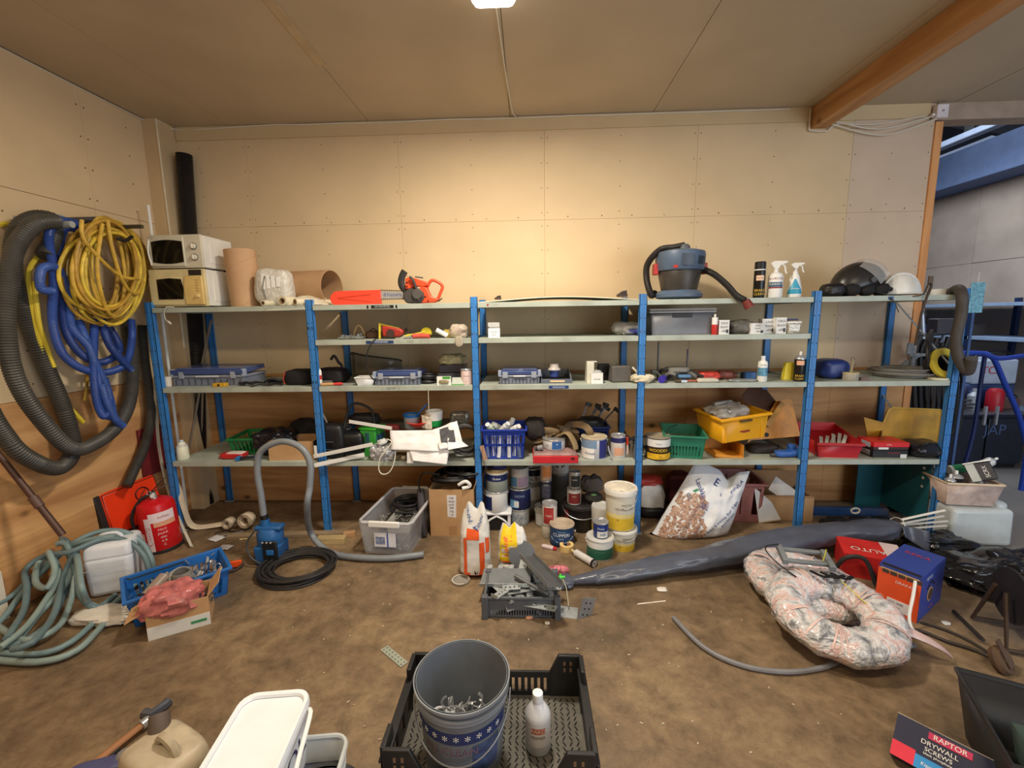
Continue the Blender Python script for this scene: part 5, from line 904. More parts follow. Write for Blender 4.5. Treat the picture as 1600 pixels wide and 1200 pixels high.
# bay 5
RB = M((176, 30, 36), .4, var=.1)
x, w, h = PB(1270, 1340, 680, z, .04); t = T('red_parts_bin', 'dark red parts bin holding white strip profiles', 'parts bin', (x+.03, .04, z), R(-6)); w = .32
gb = B().frus(w*.85, .36, w, .40, 0, .12, 0, .2); gb.f.pop(1); obj('shell', gb, RB, t, solid=.005); obj('rim', B().box(-w/2-.01, w/2+.01, -.012, .0, .10, .122), RB, t, bev=.003); obj('raised_side', B().T((w/2, .2, .12), (0, 0, R(90))).pris_y([(-.2, 0), (.2, 0), (.2, .06)], -.004, .0), RB, t)
obj('raised_back', B().box(-w/2, w/2, .396, .402, .12, .19), RB, t)
for i in range(6): obj('white_strip', B().T((-.10+.03*i, .06, .055+.008*i), (R(8), R(8), R(-24-4*(i % 3)))).box(-.012, .012, 0, .26, 0, .004), M((214, 212, 200), .5), t)
for k, (lab, c0, zz, c1, nm) in enumerate((('black box with small white sticker, lower of the two stacked', (40, 38, 40), 0, (30, 30, 32), 'black_tool_box'), ('red-lidded box with printed sides, upper of the two stacked', (60, 34, 34), .062, (208, 36, 40), 'red_tool_box'))):
    x, w, h = PB(1364, 1417, 690, z, .05); t = T(nm, lab, 'box', (x, .05, z+zz), R(-2)); h = .058; obj('base', B().box(-w/2, w/2, 0, .18, 0, h*.6), M(c0, .45, var=.3, sc=60), t, bev=.001); obj('lid', B().box(-w/2-.003, w/2+.003, -.003, .183, h*.4, h) if k else B().box(-w/2, w/2, 0, .18, h*.6, h), M(c1, .4), t, bev=.001)
    obj('end_label', B().box(-w*.5-.0045, -w*.5-.0032, .03, .13, h*.2, h*.85), M((170, 176, 184)), t); obj('front_sticker', B().box(w*.28, w*.46, -.005, -.0035, -.0+.0, h*.5) if not k else B().box(-w*.36, -.02, -.0035, -.0, .004, h*.35), M((220, 220, 220)), t)
    if k: text(t, '-hikoki', .014, (-.02, -.0042, h*.72), m=WHITE)
    else: obj('red_print', B().box(-.02, .07, -.002, -.0, h*.62, h*.68), M((170, 40, 50)), t)
t = T('yellow_dustpan', 'tall dirty yellow plastic panel behind the black box', 'plastic panel', (at(1420, 690, .22).x, .26, z)); OC = M((186, 142, 50), .45, var=.4, sc=5, dirt=.3)
X0 = at(1420, 690, .22).x
def qy(u, v, Y=.26): P = at(u, v, Y); return (P.x-X0, P.z-z)
obj('panel', B().pris_y([qy(*c) for c in ((1362, 714), (1463, 714), (1472, 644), (1468, 640), (1394, 637), (1388, 640), (1380, 660), (1350, 652))], 0, .008), OC, t); obj('rim', B().tube([(*[qy(*c)[0]], -.004, qy(*c)[1]) for c in ((1463, 705), (1472, 644), (1468, 640), (1394, 637), (1388, 640), (1380, 660))], .006), M((206, 170, 70), .4), t)
obj('side_panel', B().T((qy(1380, 660)[0], .0, 0), (0, 0, R(52))).box(-.20, 0, 0, .006, 0, .16), M((104, 66, 34), .6, var=.4), t)
tag(obj('black_plastic_bag', B().blob((at(1440, 705, .1).x, .10, z+.06), (.24, .2, .12), .6, .35, 3, 40, 66), BAGK), 'black plastic bag slumped at the right end of the lowest shelf', 'bin bag')
# ---------------------------------------------------------------- left wall hoses and floor on the left
XH = XL+.10
def lw(*uv, X=XH): return [ax(u, v, X if len(uv) < 0 else X) for u, v in uv]
def L3(lst, X=XH): return [ax(a[0], a[1], XL+a[2]) for a in lst]
HG = M((62, 60, 56), .45, var=.2)
t = T('grey_suction_hose', 'thick dark grey ribbed hose looped on the left wall', 'hose', (0, 0, 0))
PG = L3([(222, 508, .1), (226, 560, .1), (236, 640, .1), (228, 690, .1), (212, 730, .12), (198, 760, .14)])
obj('hose', corr(PG, .034, .013, .14), HG, t); t['label'] = 'dark grey ribbed hose end hanging in front of the orange box'
t = T('grey_suction_hose', 'thick ribbed hose making the two big grey loops on the left wall', 'hose', (0, 0, 0))
PG = L3([(-30, 420, .2), (-30, 600, .22), (14, 690, .22), (60, 724, .22), (95, 730, .2), (114, 700, .16), (100, 640, .12), (66, 560, .1), (36, 480, .1), (20, 420, .12), (28, 360, .14), (60, 340, .14), (90, 352, .15), (70, 400, .2)])
obj('hose', corr(PG, .046, .015, .10, 14), HG, t)
PG = L3([(88, 346, .24), (58, 350, .26), (28, 380, .26), (12, 440, .26), (10, 520, .26), (24, 590, .26), (60, 650, .25), (110, 700, .24), (150, 692, .2), (186, 662, .16), (204, 620, .12), (206, 560, .1), (200, 500, .08)])
obj('hose', corr(PG, .044, .015, .10, 14), M((70, 68, 64), .45, var=.2), t)
YM2 = M((196, 160, 62), .45, var=.35, sc=14); YM3 = M((214, 190, 60), .4, var=.1)
BH = M((44, 72, 144), .4, var=.2)
t = T('blue_hose', 'blue ribbed hose bundled and knotted on the left wall', 'hose', (0, 0, 0))
runs = [[(120, 350, .2), (90, 345, .22), (76, 370, .22), (84, 430, .22), (82, 500, .22), (96, 550, .2), (128, 576, .2), (165, 582, .2), (196, 568, .2), (206, 530, .2), (205, 500, .18)],
 [(130, 360, .16), (100, 358, .18), (92, 400, .18), (96, 470, .18), (104, 520, .18), (130, 556, .18), (160, 566, .18), (186, 548, .17), (176, 520, .16), (160, 500, .16)],
 [(82, 455, .26), (64, 450, .26), (66, 420, .26), (90, 420, .24), (106, 460, .2), (112, 510, .2), (140, 545, .22), (152, 590, .22), (160, 640, .2), (176, 650, .2), (168, 610, .2), (150, 570, .22), (134, 530, .2), (122, 500, .18)],
 [(148, 500, .2), (146, 560, .22), (150, 620, .22), (162, 650, .22), (172, 630, .2), (162, 590, .2)],
 [(158, 496, .22), (172, 540, .24), (205, 578, .22)],
 [(158, 600, .24), (168, 630, .24), (180, 655, .22), (192, 666, .2)]]
for i, r_ in enumerate(runs): obj('hose_loop', corr(L3(r_), .025, .009, .08, 10), M(((44, 72, 144), (36, 60, 124), (56, 86, 156))[i % 3], .4, var=.2), t)
t = T('yellow_air_hose', 'big round coil of yellow air hose on the wall hook', 'hose', (0, 0, 0))
q_ = random.Random(3)
for k in range(24):
    cx_, cy_ = 154+q_.random()*20, 414+q_.random()*14; ru, rv = 26+q_.random()*38, 58+q_.random()*24; x_ = .14+.009*k; th0 = q_.random()*.5-.45
    pts = []
    for i in range(22):
        a = 2*PI*i/22; u, v = ru*math.cos(a), rv*math.sin(a); pts.append((cx_+u*math.cos(th0)-v*math.sin(th0)*.5, cy_+v*math.cos(th0)+u*math.sin(th0), x_+.006*math.sin(a*2+k)))
    obj('hose_loop', B().tube(sp(L3(pts), .03, True), .0115, 8, closed=True), M(((196, 160, 62), (214, 184, 66), (176, 138, 54))[k % 3], .45, var=.3, sc=14), t)
for r_ in ([(128, 344, .36), (130, 372, .37), (160, 408, .38), (190, 432, .37), (216, 436, .34)], [(168, 344, .36), (176, 390, .38), (192, 440, .37), (212, 460, .34), (224, 440, .3)], [(160, 350, .36), (152, 420, .38), (165, 480, .36), (178, 496, .32)]): obj('hose_run', B().tube(sp(L3(r_), .03), .0115, 8), YM2, t)
obj('hose_tie', B().tube(sp(L3([(182, 372, .36), (195, 376, .38), (206, 370, .36)]), .02), .012), BLACK, t)
t = T('yellow_hose', 'bright yellow hose hanging loose beside the grey loops', 'hose', (0, 0, 0)); 
obj('hose', B().tube(sp(L3([(60, 400, .12), (44, 430, .14), (54, 500, .14), (72, 570, .12), (96, 620, .12), (130, 660, .12)]), .03), .014, 8), YM3, t)
obj('hose', B().tube(sp(L3([(54, 440, .16), (60, 500, .16), (74, 545, .14), (84, 574, .14)]), .03), .014, 8), YM3, t); obj('hose', B().tube(sp(L3([(0, 352, .02), (20, 350, .03), (40, 380, .04)]), .03), .014, 8), YM3, t); obj('tail', B().tube(sp(L3([(136, 580, .06), (136, 600, .06), (132, 626, .06)]), .03), .009, 6), YM2, t)
P = ax(190, 357, XL+.2); t = T('wall_hook', 'steel wall hook carrying the yellow air hose', 'hook', (XL+.001, P.y-.05, P.z)); obj('arm', B().box(0, .40, -.012, .012, -.012, .012), M((86, 82, 66), .5, .6), t, bev=.002); obj('plate', B().box(0, .008, -.04, .04, -.08, .06), GALV, t)
P = ax(108, 340, XL+.1); t = T('wall_peg', 'round grey wall peg carrying the blue hose', 'hook', (XL+.001, P.y, P.z-.02)); obj('arm', B().cyl((0, 0, 0), (.28, 0, .0), .022), M((90, 90, 96), .5, .5), t); obj('plate', B().box(0, .006, -.05, .05, -.05, .05), GALV, t)
P = ax(60, 352, XL+.1); t = T('wall_peg', 'wall peg carrying the big grey ribbed loops', 'hook', (XL+.001, P.y, P.z)); obj('arm', B().cyl((0, 0, 0), (.32, 0, .0), .02), GALV, t); obj('plate', B().box(0, .006, -.05, .05, -.05, .05), GALV, t)
# big black ribbed pipe in the corner, thin pipes
p0 = at(281, 238, WY-.13); p1 = at(296, 700, WY-.2); r = .062
tag(obj('black_duct_pipe', corr([(p1.x+.02, WY-.10, .01), (p1.x+.01, WY-.10, .5), ((p0.x+p1.x)/2+.01, WY-.09, 1.6), (p0.x, WY-.085, p0.z)], r, .016, .07, 20), M((26, 24, 26), .4)), 'tall black corrugated pipe standing in the corner behind the microwaves', 'pipe')
tag(obj('white_pipe', B().tube([(sx(238, 2.3, .25), .25, 0), (sx(238, 2.4, .25), .25, hz(320, 0, .25))], .011), WHITE), 'short white pipe sticking up left of the microwaves', 'pipe')
tag(obj('white_strip_pole', B().tube(sp([at(243, 590, .03)+V((-.05, .05, 0)), at(250, 700, .05)+V((-.05, .05, 0)), at(268, 780, .06)+V((-.05, .05, 0)), az(300, 856)+V((-.0, .0, .01))], .05), .016, 6, flat=.4), M((214, 208, 190), .5, var=.15)), 'long pale plastic strip leaning beside the first blue post', 'strip')
for k, (u0, v0, u1, v1, c) in enumerate(((318, 560, 312, 770, (150, 130, 104)), (330, 500, 305, 620, (120, 110, 96)), (312, 610, 296, 700, (150, 140, 124)))):
    tag(obj('thin_pole', B().cyl(at(u0, v0, WY-.12-.04*k), at(u1, v1, WY-.12-.04*k), .010), M(c, .6)), ('thin wooden pole standing behind the left bay', 'thin grey rod leaning right of the black corner pipe', 'pale bent rod beside the clear soap bottle')[k], 'pole')
# pole, sign box, extinguisher
t = T('metal_pole', 'long brown metal pole leaning on the left wall', 'pole', (0, 0, 0)); a = ax(-10, 700, XL+.03); b_ = az(104, 870, .25); b_ = ax(98, 836, XL+.35); d_ = (b_-a).normalized()
obj('shaft', B().cyl(a, b_, .016, .019), M((84, 62, 56), .5, .4), t); obj('collar', B().cyl(a+d_*.35, a+d_*.42, .024), M((90, 66, 60), .5), t)
t = T('orange_sign_box', 'bright orange panel with black printed outline against the wall', 'sign', (XL+.02, .10, .0)); 
t.location = (XL+.13, (ax(172, 760, XL+.08).y+ax(240, 760, XL+.08).y)/2, 0); t.rotation_euler = (R(-8), R(-3), R(78)); OS = M((236, 62, 24), .35, var=.04)
obj('panel', B().box(-.20, .20, 0, .05, .16, .50), OS, t, bev=.02); obj('border', B().tube([(-.19, -.002, .17), (.19, -.002, .17), (.19, -.002, .49), (-.19, -.002, .49)], .003, closed=True), M((60, 30, 20)), t)
obj('figure_head', B().tube([(.07+.05*math.cos(a), -.004, .39+.05*math.sin(a)) for a in [i*.42 for i in range(15)]], .004, closed=True), BLACK, t)
obj('figure_lines', B().tube([(-.01, -.004, .30), (.12, -.004, .30)], .006), BLACK, t)
for q0, q1 in (((.03, .30), (.06, .2)), ((.12, .30), (.06, .2)), ((-.02, .2), (.08, .19)), ((.05, .37), (.10, .42))): obj('figure_line', B().tube([(q0[0], -.004, q0[1]), (q1[0], -.004, q1[1])], .003), BLACK, t)
obj('lower_tray', B().box(-.18, .24, -.05, .05, 0, .15), M((150, 26, 22), .4), t, bev=.01); obj('back_board', B().box(-.24, -.2, 0, .08, .1, .50), M((40, 34, 34), .6), t, bev=.005)
tag(obj('red_reflector', B().box(XL+.005, XL+.03, sx(0, 0, 0)*0+.0, .22, hz(740, XL, .1), hz(668, XL, .1)), M((110, 34, 40), .5, var=.2), bev=.003), 'dull red panel on the wall behind the hanging hose end', 'panel')
x, Yc, r, h = FC(224, 290, 772, 872); r *= .92; t = T('fire_extinguisher', 'red fire extinguisher with white Finnish label beside the first post', 'fire extinguisher', (x, Yc, 0), R(-12), rot=(0, R(-3), R(26))); RE = M((204, 26, 34), .3, var=.05); h = hz(778, x, Yc)
obj('tank', B().lathe([(0, 0), (r*.94, 0), (r, .012), (r, h*.86), (r*.9, h*.94), (r*.55, h*1.0), (.022, h*1.01)], 34), RE, t); obj('base_ring', B().lathe([(r*1.01, 0), (r*1.03, .02), (r*.98, .03)], 30), M((40, 36, 38)), t)
obj('weld_seam', B().lathe([(r, h*.83), (r*1.008, h*.835), (r, h*.84)], 30), RE, t)
obj('valve', B().cyl((0, 0, h), (0, 0, h+.05), .022, .016), STEEL, t); obj('gauge', B().cyl((0, -.016, h+.03), (0, -.03, h+.03), .014), M((220, 220, 214)), t)
obj('carry_handle', B().T((0, 0, h+.05), (0, R(-22), 0)).box(-.02, .10, -.011, .011, 0, .008), M((120, 120, 122), .3, .8), t, bev=.002); obj('lever', B().T((0, 0, h+.06), (0, R(-42), 0)).box(-.02, .13, -.01, .01, 0, .008), M((60, 58, 60), .3, .5), t, bev=.002)
obj('pin_ring', B().tube([(-.02+.014*math.cos(a), -.02, h+.055+.014*math.sin(a)) for a in [i*.6 for i in range(11)]], .002), STEEL, t)
obj('discharge_hose', B().tube(sp([(-.01, 0, h+.03), (-.07, -.01, h+.02), (-r*1.15, -.02, h*.8), (-r*1.25, -.02, h*.55), (-r*1.12, 0, h*.3)], .02), .012), M((36, 34, 36)), t)
LW = M((232, 214, 220), .4, var=.04)
wrap(t, r*1.006, h*.62, h*.80, -12, 68, LW); wrap(t, r*1.006, h*.06, h*.72, -28, -8, LW); wrap(t, r*1.007, h*.53, h*.62, 0, 68, M((222, 160, 130))); wrap(t, r*1.006, h*.12, h*.42, -62, -36, M((224, 206, 206)))
text(t, 'nohau', .03, (0, 0, h*.71), m=M((160, 60, 80)), bend=r*1.012, rot=(0, 0, R(32)))
bt = text(t, '9L VAAHTO', .045, (0, 0, 0), m=M((180, 60, 80))); mt = bt.data
for v in mt.vertices: xx, yy = v.co.x, v.co.y; a_ = (-yy)/r+R(-18); v.co = (r*1.01*math.sin(a_), -r*1.01*math.cos(a_), h*.36+xx*.62)
bt.rotation_euler = (0, 0, 0)
for i in range(5): text(t, ('PALO', 'JAUHE', 'ohje', 'A B', 'C')[i], .022, (0, 0, h*(.47-.075*i)), m=M((232, 214, 216)), bend=r*1.012, rot=(0, 0, R(22)))
# garden hose heap and jerrycan
x, w, h = FB(118, 212, 952, 932, 850, 832)[0], .3, .3
a, b_ = az(122, 946), az(216, 928); m_ = (a+b_)/2; w = (b_-a).length; JC = M((214, 218, 226), .35, var=.06, sc=5, dirt=.12)
t = T('jerrycan', 'bluish-white plastic jerrycan lying among the grey garden hose', 'jerrycan', (m_.x, m_.y, 0), math.atan2(b_.y-a.y, b_.x-a.x)); hj = hz(852, m_.x, m_.y+.05); w *= .84
obj('body', B().frus(w*.92, .24, w, .24, .0, hj*.78, 0, .16), JC, t, bev=.035, seg=4); obj('shoulder', B().frus(w*1.0, .24, w*.96, .20, hj*.70, hj, 0, .16), JC, t, bev=.03, seg=4); obj('seam', B().box(-w*.44, w*.46, .0, .004, hj*.60, hj*.608), M((190, 196, 204)), t); obj('handle', B().tube(sp([(-w*.3, .16, hj), (-w*.2, .16, hj+.03), (w*.1, .16, hj+.03), (w*.2, .16, hj)], .02), .012), JC, t)
GH = [(116, 140, 144), (132, 152, 150), (98, 120, 126), (124, 148, 150)]
t = T('garden_hose', 'pile of grey-green garden hose heaped against the left wall', 'hose', (0, 0, 0))
def hoserun(lst, i): 
    P = []
    for u, v, k in lst: p = az(u, v, k); P.append(p if p.x > XL+.03 else ax(u, v, XL+.04))
    obj('hose_loop', B().tube(sp(P, .03), .0165, 10), M(GH[i % 4], .45, var=.15), t)
runs = [[(0, 1020, .03), (60, 1022, .03), (110, 1004, .03), (160, 960, .03), (205, 918, .04), (235, 890, .05)],
 [(-20, 1030, .03), (60, 1034, .03), (120, 1016, .03), (165, 972, .03), (210, 930, .03), (240, 905, .03)],
 [(-10, 1004, .05), (20, 1008, .05), (70, 980, .06), (100, 930, .10), (114, 880, .18), (108, 850, .30), (96, 842, .34), (106, 860, .30), (120, 900, .20), (126, 930, .12), (150, 950, .05), (180, 930, .04)],
 [(118, 858, .30), (122, 880, .30), (128, 920, .24), (140, 944, .06), (160, 950, .04)],
 [(-20, 990, .06), (10, 960, .08), (40, 920, .14), (80, 880, .24), (110, 852, .34), (150, 832, .38), (190, 830, .36), (220, 846, .28), (236, 872, .18), (240, 900, .06)],
 [(0, 1012, .08), (40, 980, .1), (70, 940, .14), (92, 900, .2), (80, 870, .28), (60, 880, .26), (56, 910, .2), (74, 918, .2), (86, 890, .26), (76, 862, .34)],
 [(10, 998, .1), (36, 956, .12), (42, 920, .18), (40, 890, .24), (70, 868, .3), (110, 862, .34), (160, 842, .36), (200, 846, .32), (226, 870, .22), (234, 900, .1)],
 [(30, 1000, .04), (60, 960, .1), (90, 930, .14), (112, 890, .22), (104, 850, .36), (90, 850, .36)],
 [(-20, 950, .1), (20, 930, .12), (50, 900, .18), (90, 868, .28), (130, 846, .36), (180, 838, .36)],
 [(-10, 975, .06), (40, 1000, .06), (90, 980, .05), (110, 940, .1), (118, 900, .2)],
 [(20, 1014, .12), (50, 1004, .14), (84, 960, .14), (100, 900, .2), (118, 860, .34)]]
for i, r_ in enumerate(runs): hoserun(r_, i)
tag(obj('white_rag', B().blob((az(168, 968).x, az(168, 968).y, .03), (.36, .16, .06), .7, .4, 4, 46, 71), M((206, 200, 190), .8, var=.12)), 'dirty white rag lying before the jerrycan', 'rag'); COL.objects['white_rag'].rotation_euler = (0, 0, 0)
tag(obj('white_door_edge', B().box(XL+.004, XL+.05, ax(0, 880, XL+.05).y-.3, ax(12, 940, XL+.05).y, 0, .30), M((214, 206, 190), .5), bev=.003), 'pale board edge against the wall at the far left of the picture', 'board')
# blue basket and small open carton
a, b_ = az(222, 962), az(342, 918); m_ = (a+b_)/2; rz = math.atan2(b_.y-a.y, b_.x-a.x); BB = M((34, 100, 176), .4, var=.1)
c_ = az(268, 900, .17); t = T('light_blue_basket', 'mid-blue slotted basket full of metal and plastic fittings', 'basket', (c_.x+.02, c_.y+.02, 0), rz-.02); w, d, h = .50, .32, .18
slotted(w, d, h, .004, t, t, .1, (16, 10), (.12, .3), BB, bar=.45, rim=.016)
obj('fold_handle', B().tube([(-w*.46, d*.42, h), (-w*.44, d*.3, h+.006), (w*.1, d*.34, h+.006)], .008, 6, flat=.5), BLACK, t)
obj('cup', B().lathe([(.05, 0), (.055, .10), (.05, .10), (.045, .006), (0, .006)], 22, (.02, -.02, .09)), M((170, 166, 160), .2, al=.7), t)
obj('glass_jar', B().T((.0, .04, .12), (R(60), R(20), 0)).lathe([(0, 0), (.06, 0), (.062, .09), (.055, .10), (.055, .01), (0, .01)], 22), M((200, 200, 198), .1, al=.6), t)
obj('grey_pipe', B().cyl((-.16, -.06, .12), (-.06, .02, .17), .035, n=18), M((150, 134, 124), .4), t); obj('pipe_bore', B().cyl((-.165, -.064, .118), (-.158, -.058, .121), .028), M((60, 40, 34)), t)
obj('fittings', junk(B(), .1, .02, .34, .24, .08, .17, 90, 21), STEEL, t, kind='stuff'); obj('blue_parts', junk(B(), -.1, .0, .3, .24, .06, .13, 60, 22), M((60, 90, 130)), t, kind='stuff')
a, b_ = az(232, 1002), az(330, 974); m_ = (a+b_)/2; rz = math.atan2(b_.y-a.y, b_.x-a.x); w = (b_-a).length
t = cbox('small brown and white open carton in front of the blue basket', m_.x, m_.y, 0, w, .20, .17, rz, CARD, ((1, .09, 40), (3, .10, 115)), 'open_carton', inner=CARD)
obj('white_panel', B().box(-w/2, w/2, -.0015, -.0, 0, .075), M((214, 216, 214), .5), t); obj('green_print', B().box(w*.18, w*.44, -.003, -.0015, .03, .045), M((60, 140, 90)), t)
obj('pink_film', B().blob((-w*.12, .08, .17), (.28, .20, .16), .7, .5, 4, 44, 76), M((206, 120, 118), .2, var=.4, sc=14, al=.75), t); obj('white_disc', B().cyl((.0, .04, .15), (.01, .05, .158), .05), WHITE, t); obj('dark_parts', junk(B(), .09, .09, .14, .14, .10, .17, 30, 5, (0, 1)), M((70, 72, 76)), t, kind='stuff')
a = az(350, 892); t = T('orange_level', 'orange plastic tool with dark handle lying beside the blue basket', 'hand tool', (a.x, a.y, .0), R(22)); obj('body', B().box(-.06, .11, 0, .02, .01, .055), M((230, 84, 30), .4), t, bev=.004); obj('window', B().box(.02, .04, -.002, .0, .025, .045), BLACK, t); obj('handle', B().tube(sp([(-.06, 0, .02), (-.02, -.05, .012), (.08, -.04, .012), (.12, 0, .03)], .02), .009), M((54, 44, 40)), t)
# white strip coils, papers, small cables
t = T('white_trim_strip', 'wide white plastic strip coming down from the shelf and curling on the floor', 'strip', (0, 0, 0)); 
P = [at(268, 740, .05), at(280, 765, .05), at(288, 795, .04), az(302, 822, .03)+V((0, 0, 0)), az(340, 820, .025), az(362, 816, .03)]
obj('strip', B().tube(sp(P, .03), .028, 6, flat=.22), M((206, 190, 166), .6, var=.12), t)
for (u, v, r_, nm) in ((360, 817, .045, 'coil'), (388, 816, .065, 'coil')):
    p = az(u, v, .05); sp_pts = [V((p.x+r_*(1-.05*i/4)*math.cos(i*.5), p.y-.02+.0*i, .012+r_+r_*(1-.05*i/4)*math.sin(i*.5))) for i in range(40)]
    q = B(); n0 = len(sp_pts)
    q.add([(p_.x, p_.y-.03, p_.z) for p_ in sp_pts]+[(p_.x, p_.y+.035, p_.z) for p_ in sp_pts], [(i, i+1, n0+i+1, n0+i) for i in range(n0-1)]); obj(nm, q, M((206, 190, 166), .6, var=.12), t, solid=.002)
for u, v, s_, lab in ((338, 842, .07, 'small bluish paper slip on the floor by the strip coils'), (352, 856, .06, 'second paper slip lying just in front of the bluish one'), (382, 842, .04, 'tiny cream offcut on the floor near the pump')):
    p = az(u, v); tag(obj('paper_slip', B().T((p.x, p.y, .003), (0, 0, R(u))).grid(lambda a, b: ((a-.5)*s_*1.6, (b-.5)*s_*1.2, .006*noise.noise(V((a*3, b*3, u)))+.004), 6, 6), M((206, 206, 210) if u < 380 else (206, 196, 150), .7), solid=.001), lab, 'paper')
t = T('trowel_with_wire', 'small metal strip with black cord lying near the paper slips', 'tool', (az(365, 835).x, az(365, 835).y, .0)); obj('strip', B().T((0, 0, .008), (0, 0, R(28))).box(-.09, .07, -.008, .008, 0, .004), STEEL, t); obj('cord', B().tube(sp([(-.16, 0, .008), (-.1, .05, .008), (-.02, .03, .01), (.04, .05, .008), (.10, .09, .008)], .02), .004), BLACK, t)
# ---------------------------------------------------------------- pump, storage box, tins
x, Yc, r, h = FC(403, 450, 830, 888); PB_ = M((36, 92, 150), .4, var=.15, dirt=.3); PK = M((28, 30, 34), .45)
t = T('submersible_pump', 'blue and black submersible pump with thick grey hose', 'pump', (x, Yc, 0)); h = hz(812, x, Yc)
obj('lower_body', B().frus(r*1.7, r*1.7, r*1.8, r*1.7, 0, h*.45), PB_, t, bev=.015); obj('dark_front', B().box(-r*.1, r*1.0, -r*1.0, -r*.8, h*.16, h*.62), PK, t, bev=.012); obj('motor', B().lathe([(r*.82, h*.42), (r*.9, h*.5), (r*.9, h*.72), (r*.7, h*.82), (0, h*.84)], 24), PB_, t)
obj('top_handle', B().box(-r*.95, r*1.0, -r*.45, r*.45, h*.78, h*.88), PB_, t, bev=.012); obj('outlet', B().cyl((-r*.3, 0, h*.84), (-r*.3, 0, h*1.02), .034, .03), PB_, t); obj('coupling', B().cyl((-r*.3, 0, h*1.0), (-r*.35, 0, h*1.12), .027), BLACK, t)
obj('badge', B().box(r*.2, r*.75, -r*1.04, -r*.99, h*.30, h*.42), M((40, 110, 180)), t, bev=.003); obj('float_arm', B().tube(sp([(-r*.8, -r*.6, h*.8), (-r*1.3, -r*.8, h*.55), (-r*1.0, -r*1.0, h*.25), (-r*.2, -r*1.1, h*.1)], .02), .006), M((60, 62, 66)), t)
for i in range(3): obj('dial', B().cyl((r*(-.0+.3*i), -r*1.0, h*.60), (r*(.0+.3*i), -r*1.05, h*.60), .006), M((180, 180, 180)), t)
Y = Yc; P = [V((x-r*.35, Yc, h*1.1)), at(408, 775, Y), at(402, 735, Y), at(408, 705, Y), at(438, 690, Y), at(468, 698, Y-.02), at(484, 722, Y-.04), at(484, 760, Y-.06), at(480, 790, Y-.08), az(484, 828, .16), az(498, 850, .06), az(520, 865, .03), az(560, 871, .03), az(610, 872, .03), az(662, 866, .03)]
tag(obj('grey_pump_hose', corr(P, .0225, .008, .04, 14), M((124, 130, 136), .4, var=.12)), 'grey hose arching up from the pump and trailing along the floor', 'hose')
c_ = az(468, 890, .01); coil_thing('black_cable_coil', 'loose black cable coil on the floor in front of the pump', 'cable', (c_.x, c_.y, .0), .17, .27, 14, .0075, M((46, 44, 44), .5), .05, 12, .18, .85, step=.04)
# wooden blocks
for u, v, w, d, h, c, rz, lab in ((436, 842, .95, .06, .03, (150, 130, 104), 4, 'long thin grey board lying on the floor behind the pump hose'), (505, 852, .22, .07, .05, (196, 170, 120), 3, 'short pale wooden block under the hose'), (533, 842, .09, .05, .04, (206, 160, 116), 20, 'small pink-brown wooden block beside the pale one')):
    p = az(u+10, v); tag(obj('wooden_board', B().T((p.x, p.y+.04, 0), (0, 0, R(rz))).box(-w/2, w/2, -d/2, d/2, 0, h), wood(c, tuple(int(k*.8) for k in c), 0, 3, False), bev=.003), lab, 'board')
# clear storage box
a, b_ = az(570, 866), az(638, 866); m_ = (a+b_)/2; w = (b_-a).length*1.05; d = .62; h = hz(815, m_.x, m_.y); CL = M((206, 208, 214), .12, var=.04, al=.3)
yb = az(640, 765, h).y; d = max(.5, yb-m_.y); t = T('storage_box', 'large clear plastic storage box with cables and parts inside', 'storage box', (m_.x+.01, m_.y, 0), R(-5))
gb = B().frus(w, d, w*1.14, d*1.08, .0, h, 0, d/2); gb.f.pop(1); obj('tub', gb, CL, t, solid=.004, smooth=False); W = w*1.14/2; D2 = d*.54
obj('rim', B().tube([(x_*W*1.02, d/2+y_*D2, h) for x_, y_ in ((-.88, -1), (.88, -1), (1, -.92), (1, .92), (.88, 1), (-.88, 1), (-1, .92), (-1, -.92))], .012, 6, closed=True), M((214, 214, 220), .15, al=.7), t)
for yy, s in ((d/2-D2-.014, -1), (d/2+D2+.014, 1)): obj('clip_handle', B().box(-W*.6, W*.6, yy-.012, yy+.012, h-.025, h+.018), WHITE, t, bev=.005)
obj('product_label', B().box(-W*.42, W*.42, -.035, -.032, h*.30, h*.72), M((220, 222, 230), .4), t, label='white and blue printed label'); obj('label_band', B().box(W*.08, W*.13, -.037, -.035, h*.30, h*.72), M((50, 80, 160)), t); obj('label_picture', B().box(-W*.36, W*.0, -.037, -.035, h*.38, h*.6), M((130, 140, 170), var=.5, sc=50), t)
obj('inner_case', B().box(-W*.62, W*.62, .03, d*.55, .01, h*.42), M((52, 54, 66), .4), t, bev=.008)
tb = B().frus(W*.8, .2, W*.9, .22, h*.4, h*.78, W*.2, .22); tb.f.pop(1); obj('small_clear_tub', tb, M((206, 206, 200), .12, al=.5), t, solid=.003)
obj('cables', B().tube(coilpts((W*.15, d*.68, h*.62), .07, .16, 12, .09, 7, .4), .007), M((40, 40, 44), .5), t); obj('sockets', junk(B(), -.02, d*.5, .26, .2, h*.5, h*.72, 50, 5, (0, 1)), M((150, 150, 146)), t, kind='stuff'); obj('metal_parts', junk(B(), 0, .05, .26, .06, .02, h*.3, 60, 6), STEEL, t, kind='stuff')
